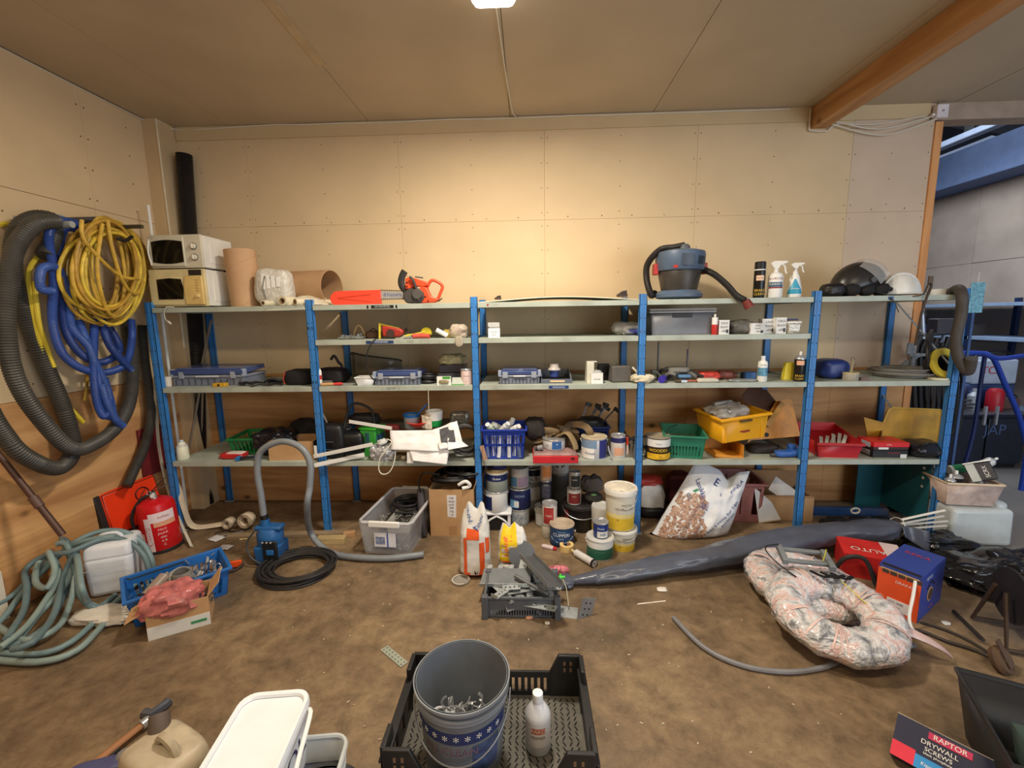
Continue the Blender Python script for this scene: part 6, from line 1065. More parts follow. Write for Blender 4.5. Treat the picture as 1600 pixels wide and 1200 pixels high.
# brown box and black cable heap
x, y, w, d, h, rz = FB(673, 742, 838, 837, 765, 758); t = cbox('tall brown cardboard box with black cables spilling from the top', x, y, 0, w, .34, h, 0, CARD, ((1, .06, 20),)); obj('paper_label', B().pris_y([(-w*.10, h*.42), (w*.09, h*.40), (w*.11, h*.88), (-w*.10, h*.88)], -.0015, 0), M((220, 218, 220), .6, var=.08), t); text(t, '->', .03, (w*.0, -.003, h*.46), m=INK); obj('hand_slot', B().box(-w*.08, w*.1, -.001, .0, h*.0+.01, h*.22), M((170, 132, 92), .8), t)
for i in range(5): text(t, ('FI-08', 'Helsinki', 'xx-201', '0440', '5 kg')[i], .022, (0, -.003, h*(.82-.07*i)), m=INK, wx=.7)
t = T('black_cable_heap', 'tangled heap of black cables on the brown box', 'cable', (x, y+.16, h)); 
for i in range(7): obj('cable', B().tube(sp(coilpts((-.05+.03*i, .0, .02+.01*i), .05, .16, 3, .05, 80+i, .5, 14), .03), .008, 6), M((24, 23, 26), .5), t)
obj('cable', B().tube(sp([(-.1, -.1, .1), (-.22, -.12, .12), (-.27, -.1, .02), (-.24, -.1, -.1)], .02), .006), BLACK, t); obj('white_plug', B().tube(sp([(.06, -.16, .04), (.12, -.17, .07), (.15, -.16, .03), (.09, -.17, .015)], .01), .014), WHITE, t)
tag(obj('grey_cable_bundle', B().tube(sp([(x-w/2-.09, y+.1, h*.9), (x-w/2-.07, y+.02, h*.6), (x-w/2-.06, y-.02, h*.3), (x-w/2-.05, y-.02, .02)], .03), .03, 8), M((60, 58, 62), .6, var=.4)), 'dark cables hanging between the storage box and the brown box', 'cable')
# --- sacks
def sack(name, label, u0, u1, vt, vb, m, zb=0, dp=.5, seed=0, lean=0, top='pinch'):
    x, Yc, r, h = FC(u0, u1, vt, vb, zb); h = hz(vt, x, Yc)-zb
    t = T(name, label, 'sack', (x, Yc, zb), 0, rot=(R(lean), 0, 0)); 
    def f(a, b):
        th = 2*PI*a; e = .62; cx_, sy_ = math.copysign(abs(math.cos(th))**e, math.cos(th)), math.copysign(abs(math.sin(th))**e, math.sin(th))
        bw = min(1, (b*14)**.5) if b < .07 else 1-.10*b; tw = 1 if b < .55 else max(.06, 1-((b-.55)/.45)**1.2*.94); ww = bw*(1 if b < .55 else 1-.30*((b-.55)/.45)**1.6)
        p = V((cx_*r*ww, sy_*r*dp*2*.6*bw*tw, b*h*(1-.05*(b**4)*(1-math.cos(cx_*5+seed))))); n_ = noise.noise(V((th, b*5+seed, 0)))*.05+noise.noise(V((cx_*3, sy_*3, b*14+seed)))*.035
        return (p.x*(1+n_), p.y*(1+n_*1.5), p.z+.02*noise.noise(V((cx_*2.5+seed, 0, 3)))*b)
    obj('bag', B().grid(f, 44, 36, True), m, t); return t, r, h, dp, f
def patch(t, f, r, h, a0, a1, b0, b1, m, name='print', off=1.012, n=10):    # printed area following the sack
    obj(name, B().grid(lambda a, b: tuple(V(f(a0+(a1-a0)*a, b0+(b1-b0)*b))*V((1, 1, 1)) + V((0, -.004, 0))), n, n), m, t)
def gtext(t, f, s, a, b, size, m, rot=0):
    o = text(t, s, size, (0, 0, 0), m=m, name='lettering'); 
    for v in o.data.vertices:
        xx, yy = v.co.x*math.cos(R(rot))-v.co.y*math.sin(R(rot)), v.co.x*math.sin(R(rot))+v.co.y*math.cos(R(rot)); 
        q = V(f(a+xx*1.1, b+yy*2.0)); v.co = (q.x, q.y-.007, q.z)
    o.rotation_euler = (0, 0, 0)
SKW = M((220, 218, 212), .4, var=.08, bump=.35, bsc=22); ORS = M((226, 92, 44), .4, var=.1); BLT = M((44, 84, 150))
t, r, h, dp, f = sack('cement_sack', 'tall white and orange printed sack standing before the brown box', 720, 768, 783, 910, SKW, dp=.55, seed=2)
patch(t, f, r, h, .66, .70, .02, .56, ORS); patch(t, f, r, h, .78, .84, .02, .5, ORS); patch(t, f, r, h, .66, .84, .02, .10, ORS); patch(t, f, r, h, .70, .78, .54, .68, ORS)
patch(t, f, r, h, .86, .95, .36, .56, ORS); gtext(t, f, 'FINN', .70, .86, .05, BLT, -60); gtext(t, f, 'FINN', .80, .76, .05, BLT, 50); patch(t, f, r, h, .73, .77, .07, .13, M((225, 225, 225))); patch(t, f, r, h, .745, .765, .075, .125, BLACK)
# yellow bag on white bucket
x, Yc, r, h = FC(780, 823, 876, 900); WB = M((222, 222, 224), .35, var=.05, dirt=.2)
can('small white bucket under the yellow-fronted bag', x, Yc, 0, r*1.0, h, WB, rim=False, lid=WB, taper=.1, name='bucket', cat='bucket', open_=False)
t, r2, h2, dp, f = sack('plaster_bag', 'yellow and white plaster bag standing on the small white bucket', 779, 824, 808, 877, SKW, zb=h, dp=.5, seed=5); t.location = (x, Yc, h+.006)
YS = M((242, 206, 40), .35, var=.05); patch(t, f, r2, h2, .60, .78, .06, .99, YS, n=16); patch(t, f, r2, h2, .64, .76, .2, .5, M((206, 196, 190), .5, var=.4, sc=40)); patch(t, f, r2, h2, .69, .73, .16, .70, M((232, 120, 50))); patch(t, f, r2, h2, .67, .75, .62, .76, M((236, 130, 60))); patch(t, f, r2, h2, .66, .76, .04, .10, M((214, 90, 50)))
t = T('step_stool', 'low white plastic stool under the stacked paint tins', 'stool', (sx(777, .1, .10), .10, 0)); obj('seat', B().box(-.12, .12, -.07, .11, .14, .165), WB, t, bev=.01); 
for a in (-1, 1):
    for b in (-.05, .09): obj('leg', B().box(a*.10-.012, a*.10+.012, b-.01, b+.01, 0, .14), WB, t, bev=.003)
    obj('brace', B().tube(sp([(a*.10, -.06, .05), (a*.06, -.065, .10), (0, -.065, .135)], .02), .008), WB, t)
obj('dark_box', B().box(-.085, .085, -.04, .1, .0, .13), M((30, 28, 30)), t, bev=.005)
# --- tins: (label, u0, u1, v_top, Y, level or None, ...)
GR1 = M((150, 150, 148), .45, var=.2); LB = M((74, 118, 150), .4); NV = M((28, 38, 84), .4); WH = M((214, 214, 210), .4, var=.06)
def tin(label, u0, u1, Y, z, h, body, *a, **k):
    x, _, r, _h = SC(u0, u1, 0, Y, z+h/2); return can(label, x, Y, z, r, h, body, *a, **k), x, r
BT_ = .165; h_ = .165
tin('white paint tin with navy label, bottom of the stack on the white stool', 757, 793, .12, BT_, .165, WH, ((.1, .8, -80, -20, NV),), ((.6, 'Joker', .02, (30, 40, 80), -45),), handle=.3)
tin('paint tin with blue band and crusted beige top, middle of the stack on the stool', 759, 793, .12, BT_+.175, .155, M((150, 158, 150), .4), ((.55, .9, -80, 80, NV), (.9, .98, -170, 170, WH)), ((.7, 'Dulux', .026, (230, 230, 230)),), lid=M((184, 160, 116), .7, var=.3), handle=.4, mess=M((196, 176, 130), .8, var=.3))
tin('small navy tin topping the stack on the white stool', 764, 792, .13, BT_+.35, .085, NV, (), ((.5, 'Joker', .03, (160, 170, 190)),), lid=M((30, 30, 34)))
tin('pale tin with printed label, bottom of the second stack', 796, 827, .20, 0, .14, M((170, 170, 166), .4, var=.3, sc=30), ((.2, .8, -60, 60, M((150, 156, 160), var=.4, sc=40)),))
tin('navy tin with barcode, middle of the second stack', 795, 829, .20, .15, .17, NV, ((.1, .5, -60, -10, M((90, 140, 180))), (.15, .45, -30, -5, WH)), ((.7, 'NOVA', .03, (150, 170, 200)),), handle=.2)
tin('grey dusty tub with blue print, top of the second stack', 797, 826, .20, .33, .16, M((172, 166, 160), .5, var=.15), ((.1, .6, -70, -15, LB), (.1, .6, -10, 60, M((150, 130, 150), .5))), (), rim=False, lid=M((150, 146, 138), .7, var=.2))
tin('white plastic tub with black band behind the second stack', 820, 846, .40, .30, .12, WH, ((.5, .95, -90, 90, M((24, 28, 50))), ), ((.3, '2L 9', .04, (20, 20, 30)),))
tin('grey lower tub behind the second stack', 820, 846, .40, 0, .29, GR1, ((.5, .9, -70, 70, WH),), (), rim=False)
tin('white bucket tucked right under the red case', 818, 845, .42, .43, .13, WH, (), (), handle=-.4, rim=False, lid=WH, taper=.1)
tin('tall dark tin with outlined figure, under the beige tin', 844, 862, .22, .17, .20, M((40, 40, 52), .4), ((.3, .85, -50, 50, M((80, 80, 96), .4, var=.5, sc=60)),), ((.85, 'POIS', .02, (200, 200, 200)),))
tin('narrow beige and orange tin topping the tall dark one', 844, 862, .22, .38, .16, M((196, 166, 140), .5), ((.2, .75, -30, 60, M((208, 130, 70))),), (), lid=M((120, 84, 60)))
tin('squat grey tin on the floor below the tall dark tin', 836, 862, .18, 0, .16, M((160, 160, 154), .5, var=.2), ((.1, .7, -60, 40, M((196, 200, 200))),), (), handle=.5)
tin('large grey plastic bucket carrying the white animal-logo bucket', 861, 890, .42, 0, .36, M((96, 100, 106), .5), (), (), rim=False, taper=.08)
_t, _x, _r = tin('white and navy bucket with black animal logo', 861, 889, .42, .37, .19, WH, ((.70, .98, -170, 170, NV),), ((.84, 'CAPAROL', .022, (180, 190, 210)),), rim=False, lid=NV)
e_ = B(); pts = [(-.04, 0), (-.034, .028), (-.02, .04), (.01, .04), (.03, .034), (.044, .022), (.042, .0), (.036, .012), (.026, .012), (.024, -.002), (.012, -.002), (.01, .014), (-.01, .014), (-.014, -.002), (-.026, -.002), (-.03, .012), (-.036, .0)]
n_ = len(pts); e_.add([(_r*1.03*math.sin(px_/_r), -_r*1.03*math.cos(px_/_r), .19*.34+pz_) for px_, pz_ in pts], [tuple(range(n_))]); obj('logo', e_, BLACK, _t)
# black bucket with small tins
x, Yc, r, h = FC(880, 935, 782, 835); t = T('black_bucket', 'black plastic bucket with lid and wire handle under the middle shelf', 'bucket', (x, Yc, 0)); BKB = M((34, 34, 36), .45, var=.15, dirt=.2)
obj('body', B().lathe([(0, 0), (r*.82, 0), (r*.86, .01), (r*.98, h*.95)], 32), BKB, t); obj('lid', B().lathe([(r*.98, h*.86), (r*1.07, h*.88), (r*1.07, h*.97), (r*.98, h*1.0), (r*.9, h*.96), (0, h*.96)], 32), M((48, 46, 48), .4, var=.3, dirt=.4), t)
obj('handle', B().tube([(r*1.06*math.cos(a), -r*1.06*math.sin(a)*.9, h*.84-math.sin(a)*h*.3) for a in [PI*k/16 for k in range(17)]], .003), STEEL, t); wrap(t, r*.99, h*.5, h*.8, -78, -50, M((140, 40, 44)), r1=r*1.0)
zt = h*.98; tin('white tin with dark red label standing on the black bucket', 886, 908, Yc-.03, zt, .12, WH, ((.1, .8, -50, 60, M((130, 44, 44))),), ((.6, 'PUU', .018, (230, 210, 200)),)); tin('silver and black tin topping the red-labelled one', 889, 907, Yc-.03, zt+.13, .13, M((170, 168, 162), .35, .5), ((.15, .85, -40, 60, M((40, 42, 46))),), ((.6, 'Lakka', .018, (200, 200, 200)),))
t = T('dark_pan', 'dark round tin lid leaning on top of the black bucket', 'lid', (x+.10, Yc-.01, zt+.006)); obj('dish', B().lathe([(0, 0), (.06, 0), (.075, .03), (.07, .05), (0, .06)], 24), M((52, 50, 50), .4), t); obj('green_patch', B().blob((.0, -.02, .06), (.05, .04, .012), .8, .2, 4, 12), M((90, 130, 90)), t)
tag(obj('grey_rag', B().blob((x+.10, Yc+.12, zt+.10), (.18, .12, .14), .7, .4, 4, 34, 88), M((92, 88, 88), .8)), 'grey rag draped behind the dark round lid', 'rag')
x, Yc, r, h = FC(846, 868, 815, 842); can('dirty beige base tin below the red and white tin', x, Yc, 0, r, h*.9, M((190, 186, 170), .5, var=.3)); can('tall white tin with faded red label beside the blue tin', x+.01, Yc, h*.92, r*1.05, hz(786, x, Yc)-h*.92, M((206, 196, 190), .4), ((.1, .9, -50, 30, M((160, 50, 48), .5, var=.4, sc=30)),), ((.5, 'Valtti', .025, (230, 200, 190), -10),))
x, Yc, r, h = FC(859, 897, 818, 856); DBL = M((34, 66, 110), .35)
t = can('dark blue paint tin with white lettering in front of the black bucket', x, Yc, 0, r, h, DBL, ((.05, .97, -100, 100, DBL), (.0, .12, -100, 100, M((40, 40, 44))), (.80, .9, -30, 20, M((60, 110, 150)))), ((.64, 'CLIPPERI', .036, (220, 228, 236), -4), (.82, 'TIKKURILA', .014, (170, 190, 210), -4), (.45, '50-90', .016, (170, 190, 210), -4)), lid=M((176, 160, 140), .5, var=.3), handle=0)
obj('frame_line', B().tube([(r*1.02*math.sin(a_), -r*1.02*math.cos(a_), h*z_) for a_, z_ in ((-1, .5), (-.9, .38), (-.4, .26), (.3, .26), (.8, .4), (1, .5))], .002), M((150, 180, 200)), t); obj('ear', B().cyl((r, 0, h*.6), (r*1.12, 0, h*.6), .016), STEEL, t)
t = T('masking_tape', 'yellow roll of masking tape beside the blue tin', 'tape', (az(886, 862).x, az(886, 862).y+.03, 0)); rr = .052; obj('roll', B().lathe([(rr*.6, 0), (rr, 0), (rr, .045), (rr*.6, .045), (rr*.6, 0)], 26), M((226, 194, 130), .6), t); obj('core', B().lathe([(rr*.6, .0), (rr*.54, .0), (rr*.54, .044), (rr*.6, .044)], 26), CARD, t)
# fill tubs
YB = M((226, 190, 60), .35)
def tub(label, u0, u1, vt, vb, z=0, xyr=None, cr=None):
    x, Yc, r, h = FC(u0, u1, vt, vb, z) if xyr is None else xyr; t = T('filler_tub', label, 'tub', (x, Yc, z)); r0 = r*.86
    obj('body', B().lathe([(0, 0), (r0*.97, 0), (r0, .006), (r*.97, h*.93)], 36), M((226, 222, 206), .4, var=.04), t); k = r0+(r*.97-r0)*.32
    obj('yellow_band', B().lathe([(r0*1.006, .006), (r0*1.01+.001, h*.14), (k*1.006, h*.32)], 36), YB, t); obj('gradient_band', B().lathe([(k*1.007, h*.32), ((r0+(r*.97-r0)*.44)*1.007, h*.42)], 36), M((230, 212, 140), .35), t)
    obj('lid', B().lathe([(r*.95, h*.86), (r*1.04, h*.87), (r*1.05, h*.97), (r*1.02, h), (r*.96, h), (r*.92, h*.965), (0, h*.965)], 36), M((226, 224, 216), .4, var=.05), t)
    if cr: obj('dried_filler', B().blob((0, 0, h*.97), (r*1.7, r*1.6, .03), .8, .6, 5, 34, 9), M((212, 202, 184), .8, var=.2), t)
    text(t, 'PRESTO', .022, (0, 0, h*.66), m=M((110, 104, 90)), bend=r*1.0, rot=(0, 0, R(12))); text(t, 'PIKASILOTE LF', .026, (0, 0, h*.56), m=M((120, 110, 90)), bend=r*1.0, rot=(0, 0, R(12))); text(t, 'o', .03, (0, 0, h*.30), m=M((90, 84, 60)), bend=r*.97, rot=(0, 0, R(-20)))
    obj('wire_handle', B().tube([(r*1.03*math.cos(a), -r*1.03*math.sin(a), h*.86-math.sin(a)*h*.28) for a in [PI*j/16 for j in range(9)]], .002), M((200, 200, 196)), t); return x, Yc, r, h
x, Yc, r, h = tub('white and yellow filler tub, lower of the stack by the fourth post', 950, 994, 822, 866)
hh = hz(762, x, Yc-.02)-h; r2 = r*1.12; tub('larger white and yellow filler tub, upper of the stack with crusted lid', 0, 0, 0, 0, h+.004, (x-.02, Yc, r2, hh), True)
x3, Y3, r3 = x-.12, Yc+.20, .085; can('white tub half hidden behind the filler stack', x3, Y3, 0, r3, .24, WH, ((.0, .4, -170, 170, M((220, 190, 90))),), rim=False, lid=WH, taper=.1)
x, Yc, r, h = FC(916, 958, 838, 878); can('white paint tin with green label in front of the filler tubs', x, Yc, 0, r, h, WH, ((.08, .62, -75, 80, M((42, 96, 76), .4)),), ((.5, '- - - -', .03, (150, 190, 170)),), lid=M((200, 200, 196), .4), handle=.4)
x2, _, r2, _h = SC(927, 951, 0, Yc-.0, h+.08); can('small navy tin with white print standing on the green-labelled one', x2, Yc, h+.008, r2, hz(815, x2, Yc)-h-.008, M((30, 52, 120), .35), ((.05, .5, -30, 60, WH),), ((.7, 'Dulux', .022, (220, 226, 236)), (.3, 'ada', .03, (40, 70, 130), 15)))
t = T('sealant_tube', 'white sealant cartridge lying on the floor before the green-labelled tin', 'cartridge', tuple(az(914, 872, .026)), rot=(R(90), 0, R(-150+8))); obj('tube', B().lathe([(0, -.09), (.026, -.09), (.026, .09), (.02, .096), (0, .096)], 20), M((210, 206, 204), .4), t); obj('nozzle', B().lathe([(.009, .095), (.012, .13), (0, .13)], 10), M((210, 190, 150)), t); obj('black_end', B().lathe([(.0265, -.095), (.0265, -.075), (0, -.095)], 20), BLACK, t)
for u, v, lab, c in ((856, 857, 'small squeezed tube with red end on the floor left of the blue tin', (210, 190, 190)), ):
    p = az(u, v); t = T('squeezed_tube', lab, 'tube', (p.x, p.y, .012), R(-24)); obj('tube', B().blob((0, 0, 0), (.10, .035, .024), .5, .1, 4, 20), M(c, .4), t); obj('cap', B().blob((.055, 0, 0), (.03, .03, .022), .5, .1, 4, 12), M((180, 40, 50)), t)
t = T('plastic_disc', 'round clear plastic lid lying left of the tall sack', 'lid', (az(720, 908).x, az(720, 908).y, 0)); obj('disc', B().lathe([(0, .004), (.05, .004), (.058, .012), (.062, .012), (.06, 0), (0, 0)], 26), M((200, 196, 190), .12, al=.45), t); obj('dried_ring', B().tube([(.055*math.cos(a), .055*math.sin(a), .013) for a in [i*.4 for i in range(14)]], .003), M((214, 208, 196)), t)
# grey crate with brackets
a, b_ = az(758, 966), az(871, 966); m_ = (a+b_)/2; w = (b_-a).length; GC = M((88, 92, 98), .45, var=.12); h = .13; yb = az(815, 893, h).y; d = yb-m_.y
t = T('bracket_crate', 'low grey folding crate heaped with galvanised brackets', 'crate', (m_.x, m_.y+d/2, 0)); slotted(w, d, h, .006, t, t, .02, (24, 16), (.12, .62), GC, bar=.5, rim=.008)
for a in (-1, 1):
    for b in (-1, 1): obj('corner_post', B().box(a*w/2-.018, a*w/2+.018, b*d/2-.018, b*d/2+.018, 0, h+.012), GC, t, bev=.004)
def brk(lab, x, y, z, rot, L1, L2, w_, m=GALV, holes=4):
    t = T('angle_bracket', lab, 'bracket', (x, y, z), rot=rot, group='galvanised brackets in the low grey crate'); obj('long_leg', B().box(0, L1, 0, w_, 0, .003), m, t); obj('short_leg', B().box(0, .003, 0, w_, .003, L2), m, t); hb = B()
    for i in range(holes): hb.cyl((L1*(i+.7)/holes, w_*.5, .0025), (L1*(i+.7)/holes, w_*.5, .004), .006, n=8)
    obj('holes', hb, M((40, 42, 44)), t, kind='stuff'); return t
cx_, cy_ = m_.x, m_.y+d/2; q_ = random.Random(4)
for i in range(16):
    brk('flat galvanised perforated bracket lying in the low grey crate', cx_-.15+.30*q_.random(), cy_-.18+.30*q_.random(), .05+.006*i, (R(q_.random()*16-8), R(q_.random()*16-8), q_.random()*6.28), .10+.12*q_.random(), .02, .04+.02*q_.random())
t = T('steel_channel', 'long grey sheet-metal channel lying across the crate from back to front', 'metal channel', (cx_+.03, cy_+.22, h+.05), rot=(R(-8), R(6), R(20))); obj('web', B().box(-.045, .045, -.46, 0, 0, .003), M((110, 114, 118), .4, .5), t); obj('flange', B().box(-.047, -.044, -.46, 0, 0, .03), M((140, 144, 148), .4, .5), t); obj('flange', B().box(.044, .047, -.46, 0, 0, .03), M((140, 144, 148), .4, .5), t)
t = T('steel_plate', 'folded grey steel plate across the back of the crate', 'metal plate', (cx_-.10, cy_+.06, h+.0), rot=(R(12), R(-5), R(-8))); obj('plate', B().box(-.15, .16, -.07, .08, 0, .003), M((140, 146, 150), .4, .6), t); obj('fold', B().box(-.15, .16, -.072, -.068, -.0, .025), GALV, t)
for i in range(4): obj('tab', B().box(-.13+.07*i, -.10+.07*i, .078, .11, 0, .004), GALV, t)
t = T('threaded_rod', 'grey threaded rod lying diagonally in the crate', 'rod', (cx_-.02, cy_-.02, h+.01)); obj('rod', corr([(-.02, .06, .02), (.18, -.10, .0)], .012, .006, .15), M((130, 132, 134), .4, .5), t)
tag(obj('half_round_disc', B().T((cx_-.0, cy_+.30, h+.02), (R(60), 0, 0)).lathe([(0, 0), (.09, 0), (.09, .003), (0, .003)], 24), M((92, 96, 102), .5)), 'grey round plastic disc standing at the back of the crate', 'disc')
# bracket beside the crate
p = az(888, 966); t = T('joist_hanger', 'galvanised joist hanger standing at the right of the crate', 'bracket', (p.x, p.y, 0), R(-10)); obj('base', B().box(-.08, .05, 0, .10, 0, .003), GALV, t); obj('side', B().T((0, 0, 0), (0, 0, 0)).box(-.08, -.077, 0, .1, 0, .09), GALV, t); obj('wing', B().T((.05, 0, 0), (0, R(18), R(35))).box(0, .09, -.002, .002, .0, .13), M((156, 160, 164), .4, .7), t)
for i in range(6): obj('nail_hole', B().T((.05, 0, 0), (0, R(18), R(35))).cyl((.03+.03*(i % 2), -.003, .03+.035*(i//2)), (.03+.03*(i % 2), .003, .03+.035*(i//2)), .006), M((44, 46, 50)), t)
t = T('green_plug', 'bright green plastic cross fitting on the crate edge', 'fitting', (cx_+w/2+.02, cy_+.02, h+.02)); obj('bar', B().tube([(-.03, 0, 0), (.035, .01, .01)], .008), M((60, 200, 60), .4), t); obj('bar', B().tube([(0, -.02, 0), (.01, .03, .01)], .008), M((60, 200, 60), .4), t); obj('string', B().tube(sp([(.02, 0, 0), (.04, -.02, -.04), (.05, -.08, -.12)], .02), .003), M((196, 190, 160)), t)
tag(obj('red_white_wrapper', B().blob((az(872, 897).x, az(872, 897).y, .03), (.14, .06, .05), .7, .4, 5, 26, 91), M((206, 120, 130), .4, var=.7, sc=40)), 'crumpled red and white wrapper between the crate and the grey roll', 'wrapper')
# ---------------------------------------------------------------- floor, right half
def rollgrid(P, rf, nz=.08, n=30, k=80, seed=0, fl=.75):       # crumpled tapering roll along a path; rf(t) -> radius
    C_ = sp(P, .03); m = len(C_)
    def f(a, b):
        i = min(m-1, int(b*(m-1))); c = C_[i].lerp(C_[min(i+1, m-1)], b*(m-1)-i); t_ = (C_[min(i+1, m-1)]-C_[max(i-1, 0)]).normalized(); s_ = t_.cross(V((0, 0, 1))).normalized(); u_ = s_.cross(t_)
        th = 2*PI*a; r = rf(b)*(1+nz*noise.noise(V((math.cos(th)*1.5, math.sin(th)*1.5, b*9+seed)))+nz*.5*abs(noise.noise(V((math.cos(th)*2.5, math.sin(th)*3, b*26+seed)))))
        return c+s_*(r*math.cos(th))+u_*(r*fl*math.sin(th))
    return B().grid(f, n, k, True)
FG = M((84, 88, 101), .25, var=.12, bump=.35, bsc=12)
a0, a1, a2, a3, a4 = az(886, 908, .03), az(925, 902, .05), az(1080, 876, .09), az(1240, 842, .12), az(1400, 824, .15)
t = T('plastic_film_roll', 'long roll of grey plastic film tied at its left end, lying across the floor', 'film roll', (0, 0, 0))
obj('film', rollgrid([a0, a1, a2, a3, a4], lambda b: .028 if b < .03 else (.028+.03*((b-.03)/.05) if b < .08 else .050+.045*math.sin(min(1, (b-.08)/.55)*PI/2) if b < .9 else .095-.03*((b-.9)/.1)), .24, 34, 150, 3), FG, t, ang=60)
obj('tie', B().tube([a1+V((.0, .034*math.cos(a), .03*math.sin(a)))-V((.01, 0, 0)) for a in [i*.5 for i in range(14)]], .004), FG, t); obj('film_tail', B().blob(tuple(a0+V((-.01, 0, 0))), (.10, .12, .06), .7, .4, 4, 26, 5), FG, t)
e0 = a4+V((.0, 0, 0)); obj('film_flap', B().grid(lambda a, b: (e0.x-.03+.17*a, e0.y-.09+.02*math.sin(a*5)-.03*b, max(.02, e0.z+.05-.16*b*(.4+.6*a)-.02*a)), 10, 10), FG, t, solid=.002)
obj('string', B().tube([e0+V((.02*math.sin(a), .075*math.cos(a), .07*math.sin(a))) for a in [i*.5 for i in range(14)]], .003), WHITE, t)
t = T('white_conduits', 'bundle of white plastic strips sticking out of the grey film roll', 'profiles', (0, 0, 0))
for i, (u, v, u0, v0) in enumerate(((1476, 797, 1408, 812), (1474, 806, 1408, 818), (1480, 814, 1410, 820), (1478, 821, 1412, 826), (1479, 830, 1430, 831))): 
    p, q_ = at(u, v, e0.y+.02*i-.02), at(u0, v0, e0.y+.02*i-.02); obj('strip', B().tube([q_, p], .015, 4, flat=.45), WP, t, ang=20)
# light gravel sack
c4 = [at(1012, 846, .0), at(1135, 838, .02), at(1172, 736, .16), at(1090, 716, .20)]
LK = M((222, 224, 228), .4, var=.05, bump=.4, bsc=26)
def lk(a, b, s=-1):
    A, Bq, C_, D_ = c4; p = A*(1-a)*(1-b)+Bq*a*(1-b)+C_*a*b+D_*(1-a)*b; e = max(0, (1-abs(2*a-1)**2.6))*max(0, (1-abs(2*b-1)**3)); sad = .05*math.sin(PI*a)*max(0, b-.6)*2.5
    w_ = .014*noise.noise(V((a*3, b*10, s)))+.012*noise.noise(V((a*11, b*4, 2)))
    return V((p.x, p.y+s*(.15*e**.6*(1.15-b*.75)+w_*(e**.5)), max(.004, p.z-sad-.075*math.exp(-((a-.60)/.11)**2)*max(0, b-.62)*2.6)))
t = T('gravel_sack', 'big white sack of light gravel with brown pebble print, leaning back', 'sack', (0, 0, 0))
obj('bag', B().grid(lambda a, b: lk(a, b), 36, 36).grid(lambda a, b: lk(1-a, b, 1), 36, 36), LK, t)
pm = bpy.data.materials.new('pebble_print'); pm.use_nodes = True; N_ = pm.node_tree.nodes; L_ = pm.node_tree.links; bs = N_['Principled BSDF']; bs.inputs['Roughness'].default_value = .45
tc = N_.new('ShaderNodeTexCoord'); vo = N_.new('ShaderNodeTexVoronoi'); vo.inputs['Scale'].default_value = 95; cr = N_.new('ShaderNodeValToRGB'); L_.new(tc.outputs['Object'], vo.inputs['Vector']); L_.new(vo.outputs['Color'], cr.inputs[0]); e = cr.color_ramp.elements; e[0].color = lin((104, 62, 46))+(1,); e[1].color = lin((206, 170, 146))+(1,); L_.new(cr.outputs[0], bs.inputs['Base Color'])
pb = B(); q_ = random.Random(2)
for i in range(520):
    a, b = q_.random()**1.1*.62+.03, q_.random()*.60+.03
    if a > .60-.42*max(0, b-.15)-.05*q_.random(): continue
    c = [lk(a+dx, b+dy)+V((0, -.004-.0003*(i % 5), 0)) for dx, dy in [(.021*math.cos(k*1.05+i), .019*math.sin(k*1.05+i)) for k in range(6)]]; pb.add(c, [tuple(range(6))])
obj('pebble_print', pb, pm, t, kind='stuff', smooth=False)
def ltext(s, a, b, size, m, rot):
    o = text(t, s, size, (0, 0, 0), m=m)
    for v in o.data.vertices:
        xx, yy = v.co.x*math.cos(R(rot))-v.co.y*math.sin(R(rot)), v.co.x*math.sin(R(rot))+v.co.y*math.cos(R(rot)); q = lk(a+xx*1.5, b+yy*1.5); v.co = (q.x, q.y-.006, q.z)
    o.rotation_euler = (0, 0, 0)
NVY = M((40, 62, 140), .5, var=0)
ltext('E', .42, .84, .10, NVY, -10); ltext('L', .56, .70, .05, NVY, -10); ltext('Lassikki', .22, .72, .055, NVY, -42); ltext('ect', .13, .60, .05, M((60, 110, 150)), -40); ltext('Last', .30, .62, .04, NVY, -35); ltext('50 L', .40, .50, .055, NVY, -14); ltext('FINLA', .80, .80, .06, NVY, 42); ltext('Lar Laatta for Liga', .74, .38, .045, NVY, 52); ltext('keramzit', .82, .34, .04, NVY, 52)
obj('green_leaf', B().add([lk(a, b)+V((0, -.005, 0)) for a, b in ((.14, .66), (.18, .70), (.22, .69), (.18, .65))], [(0, 1, 2, 3)]), M((50, 140, 90)), t, smooth=False)
# behind the sack, under the shelf
x, y, w, d, h, rz = FB(1120, 1186, 842, 830, 782, 762); PKC = M((150, 96, 92), .5, var=.25)
t = T('dark_pink_crate', 'dusty dark pink plastic crate behind the white gravel sack', 'crate', (at(1150, 820, .25).x+.02, .38, 0), R(-4)); slotted(.36, .36, .34, .006, t, t, .12, (3, 3), (.2, .12), PKC, bar=.9, rim=.018)
t = T('leaning_panel', 'white cardboard panel leaning on the right side of the pink crate', 'panel', (at(1190, 818, .2).x, .20, 0), rot=(0, R(-14), R(-8))); obj('panel', B().pris_y([(-.02, 0), (.15, 0), (.11, .16), (.0, .32)], 0, .008), M((206, 206, 208), .6), t); obj('edge', B().box(-.02, .15, -.002, .0, 0, .01), M((170, 150, 120)), t)
t = cbox('open cardboard box with a long white flap under the fourth bay', at(1222, 815, .28).x, .25, 0, .44, .30, .20, R(-4), CARD, ((2, .15, -14), (0, .02, 10)), inner=M((176, 136, 96), .85))
obj('white_flap', B().T((.0, .02, .21), (R(-20), R(36), 0)).box(-.15, .20, -.002, .002, -.04, .09), M((214, 208, 200), .6), t)
